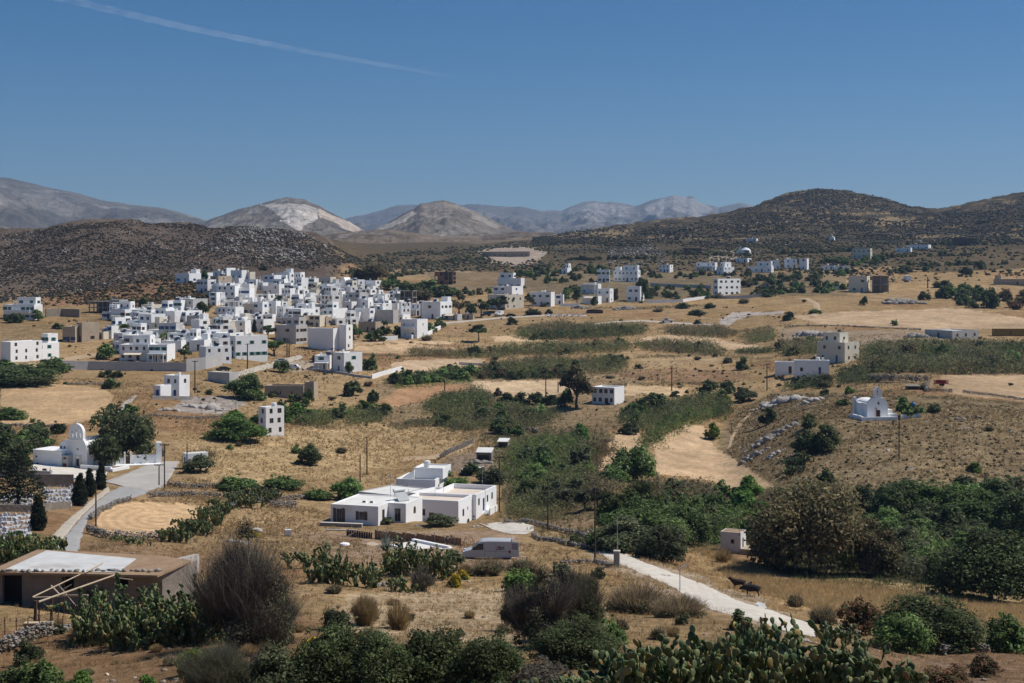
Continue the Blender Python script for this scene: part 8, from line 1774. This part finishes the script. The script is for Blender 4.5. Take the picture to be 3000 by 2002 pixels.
# hedges and reed lines of the plain
for i, a in enumerate((([(1500,985),(1700,975),(1850,972),(1900,980),(1750,995),(1560,1000)], 3.2, ['green','dark','olive'], 'green reed line behind the umbrella pine fields, right part'), ([(1520,968),(1640,955),(1880,960),(1900,972),(1700,975),(1540,985)], 3.0, ['green','olive','brown'], 'olive reed line below the far road'), ([(1450,1028),(1640,1018),(1830,1012),(1850,1030),(1640,1042),(1460,1040)], 3.4, ['green','brown','green'], 'long reed hedge across the middle plain, left part'), ([(1850,1008),(2040,1012),(2120,1030),(2110,1042),(1900,1030)], 3.4, ['brown','green','brown'], 'long reed hedge across the middle plain, right part'), ([(1190,1032),(1300,1030),(1480,1036),(1480,1052),(1300,1050),(1200,1045)], 2.6, ['brown',[(.22,.17,.09)],'green'], 'tan reed row before the umbrella pine'), ([(1400,1080),(1560,1060),(1800,1055),(1850,1070),(1800,1095),(1600,1100),(1420,1100)], 2.8, ['green','brown','olive','green'], 'mixed reed bed in the centre of the plain'), ([(1140,1115),(1250,1095),(1380,1088),(1390,1112),(1250,1120),(1150,1132)], 2.4, ['dark','green','dark'], 'dark hedge above the red field'), ([(1150,1128),(1380,1110),(1390,1122),(1160,1142)], .9, ['bright','green'], 'bright green garden strip above the red field'), ([(1390,1095),(1500,1090),(1660,1095),(1660,1113),(1500,1112),(1400,1112)], 2.2, ['dark','pink','dark'], 'dark hedge along the top of the pale field'), ([(1395,1075),(1470,1062),(1500,1066),(1440,1085)], 1.2, ['bright'], 'bright vine plot in the plain'), ([(1940,965),(2100,960),(2170,985),(2100,992),(1960,982)], 2.6, ['olive',[(.2,.18,.1)],'brown'], 'olive thicket along the far tan field'), ([(2170,985),(2260,965),(2270,1000),(2190,1010)], 3.0, ['green','brown'], 'green reeds at the end of the far track'),
    ([(2150,1030),(2260,1022),(2270,1036),(2160,1042)], 2.2, ['dark'], 'dark hedge at the right of the long strip field'), ([(2280,1010),(2420,1005),(2425,1040),(2290,1045)], 3.0, ['brown','dark','green'], 'brown green thicket left of the cream house'), ([(2530,1030),(2700,1018),(3060,1020),(3060,1055),(2800,1065),(2540,1060)], 4.2, ['dark','green','brown'], 'broad dark reed jungle right of the cream house, rear part'), ([(2520,1070),(2700,1060),(3060,1060),(3060,1095),(2750,1098),(2560,1095)], 4.0, ['olive','green','brown','olive'], 'broad olive reed jungle right of the cream house, front part'), ([(2290,1130),(2400,1115),(2440,1118),(2420,1140),(2310,1145)], 2.4, ['dark','olive'], 'dull shrubs in front of the flat villa'), ([(2450,1095),(2540,1090),(2550,1125),(2460,1130)], 2.8, ['olive','dark'], 'grey green thicket below the cream house'), ([(2480,1078),(2560,1072),(2570,1086),(2490,1090)], .5, ['bright'], 'bright green lawn beside the cream house'),
    )):
    reeds(*a, name='hedge' if any(k in a[3] for k in ('hedge','thicket','belt','row','scrub','shrubs')) else ('crop_rows' if any(k in a[3] for k in ('strip','plot','lawn')) else 'reed_bed'), cat='reeds' if 'reed' in a[3] else 'vegetation', seed=i)
for a in ((2175,1085,46,38,'dark','round dark bush on the plain left of the flat villa'), (2130,1155,60,36,'dark','dark bush at the lane below the ploughed strip, right one'), (2080,1160,70,44,'dark','dark bush at the lane below the ploughed strip, left one'), (2180,1180,90,40,'olive','olive bush above the knoll track'), (2120,1185,60,40,'lime','yellow green bush above the knoll track'), (2370,1258,60,46,'dark','dark bush on the upper left knoll'), (2250,1245,60,50,'dark','dark bush over the grey crag'), (2360,1340,100,70,'dark','large dark bush in the middle of the knoll, left one'), (2425,1330,90,80,'dark','large dark bush in the middle of the knoll, right one'), (2420,1425,64,46,'dark','dark bush low on the knoll'), (2415,1160,30,26,'dark','small dark fig behind the chapel rocks'), (2490,1155,34,24,'bright','small bright fig by the stone pen'), (2740,1212,50,26,'olive','low olive shrub right of the chapel tree'), (2855,1385,60,26,'lime','yellow green shrub on the right of the knoll'), (2470,1190,60,20,'green','low green shrub behind the chapel'), (2900,1265,34,20,'scrub','brown shrub on the right knoll'), (2460,990,34,24,'dark','dark bush behind the cream house'), (2620,955,28,18,'green','green bush with parked junk in the tan field'), (2310,940,40,26,'dark','dark bush at the end of the tan field'), (2390,920,50,14,'green','flat green shrub above the tan field'), (2530,895,28,26,'dark','lone dark tree shrub in the tan field'), (2710,880,40,30,'dark','dark bush left of the dark scrub patch'), (2760,845,60,26,'dark','dark bush above the dark scrub patch'), (2870,790,44,26,'dark','dark tree shrub on the far right field'), (2830,805,50,22,'dark','second dark shrub on the far right field'), (2900,905,70,60,'dark','tall dark tree shrub beside the rusty thicket'), (2960,1130,20,10,'scrub','weed in the right stubble field'), (1500,952,36,22,'dark','round dark bush by the coast road'), (1560,925,60,20,'olive','low bush before the wide villa'), (1610,920,30,14,'olive','small bush right of the low one before the wide villa'), (2000,905,50,16,'olive','olive shrub below the far garden wall'), (2080,905,40,16,'dark','dark shrub below the castle like house'), (2040,925,60,16,'olive','flat shrub on the bare tan slope'), (1930,915,40,12,'scrub','thin shrub on the bare tan slope'), (2180,890,40,16,'scrub','brown shrub by the far track'), (1780,1085,24,26,'dark','thin dark cypress like bush in the plain'), (1390,1045,60,30,'dark','dark bush below the umbrella pine'), (1440,1035,40,22,'dark','dark bush right of the umbrella pine'), (1440,1095,40,24,'dark','dark bush in the centre of the plain'), (1325,1090,46,26,'dark','dark tree shrub over the dark hedge'), (1165,1052,16,10,'dark','tiny dark bush in the pale field'), (1250,1000,40,16,'scrub','brown shrub by the yard wall'), (1790,1110,36,10,'scrub','reddish weeds on the ploughed strip'), (1880,1112,30,10,'scrub','dark weeds on the ploughed strip'), (2660,1205,0.1,0.1,'scrub','x')):
    if a[2] > 1: bush(*a)
tree(2660,1222,84,56,'dense','dense round green tree beside the knoll chapel',trunk=.1,tr=.06)
# low bushes dotted over the plain, alike
for i in range(95):
    px = wr.uniform(-40, 3040); py = wr.uniform(835, 1180)
    if px < 1260 and py < 1060: continue
    P = G(px, py); u_, v_ = px, py
    i_ = min(int(np.searchsorted(DS, P.y)), len(DS)-1); j_ = min(int(np.searchsorted(US, px)), len(US)-1)
    if LAB[i_, j_]: continue
    s = wr.uniform(10, 26); bush(px, py, s*1.5, s*.7, wr.choice(['olive','olive','scrub','dark','scrub']), 'low dull bush dotted among the dry fields of the plain', group='bushes dotted over the plain')
thicket([(2220,852),(2360,838),(2490,838),(2490,856),(2360,862),(2230,862)], 34, (3.5,7), ['dark','dark','green','olive'], 'dark row of bushy trees above the grey blue lorry')
thicket([(2100,838),(2230,815),(2400,812),(2400,832),(2230,845)], 26, (4,8), ['brown','olive','dark'], 'brown olive thicket behind the castle like house')
thicket([(2740,862),(2860,847),(2900,880),(2860,908),(2780,890)], 22, (4,9), ['dark','dark','green'], 'dark green scrub patch in the right tan fields')
thicket([(2920,882),(3050,865),(3050,915),(2940,910)], 12, (5,9), ['brown','rust','brown'], 'rusty brown thicket at the right edge')
thicket([(1480,802),(1700,793),(1900,795),(1900,808),(1700,812),(1490,815)], 44, (3.5,7), ['dark','green','dark','olive'], 'dark green belt of bushes behind the far villas')
thicket([(2400,772),(2560,760),(2640,770),(2560,782),(2420,778)], 20, (3.5,7), ['green','dark'], 'green orchard rows on the far slope')
thicket([(1885,842),(2080,844),(2080,856),(1890,852)], 16, (2.5,4), ['green','bright','dark'], 'green garden bushes behind the grey road wall')
for a in (([(1500,985),(1700,975),(1900,972),(1750,995),(1560,1000)],9,(3,6),['green','dark','olive'],'green hedge behind the umbrella pine fields'), ([(1460,1030),(1640,1020),(1840,1014),(1640,1040)],10,(3,6),['dark','green','olive','brown'],'long dark hedge across the middle plain'), ([(1850,1010),(2040,1014),(2110,1036),(1900,1030)],7,(3,6),['brown','dark','olive'],'brown bushy hedge at the right end of the long plain hedge'), ([(1400,1082),(1600,1062),(1850,1060),(1800,1092),(1600,1098)],10,(3,6),['green','olive','dark'],'mixed bushes in the centre of the plain'), ([(1140,1115),(1380,1092),(1390,1110),(1150,1130)],24,(3,5.5),['dark','green'],'dark bushy hedge rising above the red field'), ([(1395,1097),(1660,1097),(1660,1112),(1400,1112)],18,(3,5),['dark','pink','dark'],'dark bushy hedge along the pale field'),
    ([(2530,1035),(2800,1025),(3050,1030),(3050,1090),(2560,1090)],20,(4,8),['dark','green','brown','olive'],'dark bushes among the broad reed jungle right of the cream house'), ([(1245,1240),(1420,1190),(1640,1208),(1420,1260)],12,(3,6),['olive','green','dark'],'olive bushes in the broad reed bed before the pale field'), ([(1810,1240),(1900,1195),(2100,1168),(1960,1245),(1890,1310)],9,(3,5.5),['green','green','olive'],'green bushes in the reeds above the strip fields'), ([(1500,1340),(1680,1300),(1740,1340),(1700,1470),(1560,1495)],20,(3,6),['green','olive','green','dark'],'green bushes in the reed jungle right of the farmhouse'), ([(1820,1590),(2090,1530),(2200,1500),(2220,1580),(2080,1590)],22,(3.5,6),['green','bright','dark'],'green bushes between the pine and the hut'), ([(2520,1560),(2800,1500),(3040,1490),(3040,1640),(2780,1690),(2600,1660)],34,(4,7.5),['green','dark','green','olive'],'dense green thicket filling the right valley'), ([(1880,1440),(2100,1450),(2230,1470),(2220,1500),(1900,1490)],18,(3,5),['green','olive','brown'],'bushes along the foot of the strip field'), ([(2280,1012),(2420,1008),(2425,1038),(2290,1042)],10,(3.5,6),['dark','brown','green'],'dark bushes growing in the thicket left of the cream house'), ([(2290,1132),(2430,1118),(2420,1138),(2310,1145)],12,(2.5,4.5),['dark','olive','brown'],'dull bushes in front of the flat white villa'), ([(0,1290),(120,1275),(180,1300),(100,1345),(0,1400)],16,(3,6),['dark','green','olive'],'dark bushes on the bank behind the church'), ([(620,1230),(900,1205),(1150,1190),(1130,1215),(900,1240),(700,1250)],22,(2.5,5),['green','dark','bright'],'green garden bushes below the stone barn'), ([(560,1130),(760,1140),(920,1165),(920,1190),(700,1185)],14,(2.5,4.5),['dark','green','olive'],'bushes on the stony ground around the stone barn')):
    thicket(*a)
for a in (([(1200,772),(1420,760),(1420,764),(1200,777)],'terrace hedge on the slope above the reddish brick block'), ([(1580,716),(1900,723),(1900,727),(1580,720)],'terrace hedge high on the middle slope'), ([(1950,744),(2200,750),(2200,754),(1950,748)],'terrace hedge behind the dome house'), ([(2290,742),(2500,736),(2500,740),(2290,746)],'terrace hedge left of the lone cream house on the terraces'), ([(2570,752),(2850,746),(2850,751),(2570,757)],'terrace hedge right of the lone cream house on the terraces'), ([(2640,778),(2950,771),(2950,776),(2640,783)],'terrace hedge at the top of the right tan fields'), ([(1000,803),(1260,797),(1260,801),(1000,807)],'terrace hedge above the upper village end'), ([(2560,712),(2960,716),(2960,720),(2560,716)],'terrace hedge high on the right slope'), ([(1640,762),(1930,756),(1930,760),(1640,766)],'terrace hedge below the pale boulders on the middle slope')):
    thicket(a[0], 36, (2.5, 5.5), ['dark','olive','brown','dark'], a[1])
for k_, a in enumerate(([(1860,1048),(2100,1038),(2270,1050),(2270,1054),(2100,1043),(1860,1053)], [(1780,1128),(2000,1124),(2200,1110),(2200,1116),(2000,1130),(1780,1134)], [(1030,1040),(1200,1043),(1340,1039),(1340,1043),(1200,1048),(1030,1045)], [(1690,902),(1900,902),(2090,893),(2090,897),(1900,907),(1690,906)], [(1010,990),(1180,985),(1360,986),(1360,990),(1180,990),(1010,995)], [(2480,1150),(2700,1160),(3040,1186),(3040,1192),(2700,1167),(2480,1156)], [(2080,975),(2320,950),(2320,955),(2080,981)], [(560,1235),(800,1232),(1000,1252),(1000,1258),(800,1240),(560,1242)])):
    reeds(a, 1.0, ['brown','olive','brown'], 'weedy field bank, ' + ['above the ploughed strip','below the ploughed strip','in front of the tan reed row','across the bare tan slope','between the village and the umbrella pine','along the back of the knoll','below the far pale track','above the golden slope'][k_], 'field_bank', 'bank', seed=k_)
for a in (([(1640,852),(1712,850),(1712,862),(1640,866)],9,'garden bushes between the small far house and the square villa'), ([(1890,862),(2088,864),(2088,876),(1900,884)],24,'garden bushes left of the castle like house'), ([(1540,872),(1560,868),(1700,872),(1700,880),(1545,884)],12,'roadside bushes behind the far villas'), ([(2185,868),(2260,858),(2300,862),(2260,872)],10,'bushes right of the castle like house'), ([(1900,806),(2040,800),(2200,802),(2200,812),(1910,818)],26,'dark garden trees below the terrace houses'), ([(2380,800),(2500,798),(2500,806),(2390,810)],14,'bushes below the white bungalows'), ([(1560,820),(1700,815),(1740,825),(1570,832)],14,'olive bushes above the wide white villa'), ([(1330,860),(1440,850),(1440,862),(1330,872)],12,'dark bushes between the village end and the cream house'), ([(2560,800),(2650,790),(2740,796),(2650,806)],14,'dark bushes along the reddish field wall')):
    thicket(a[0], a[1], (2.5, 5.5), ['dark','olive','green','dark','brown'], a[2])
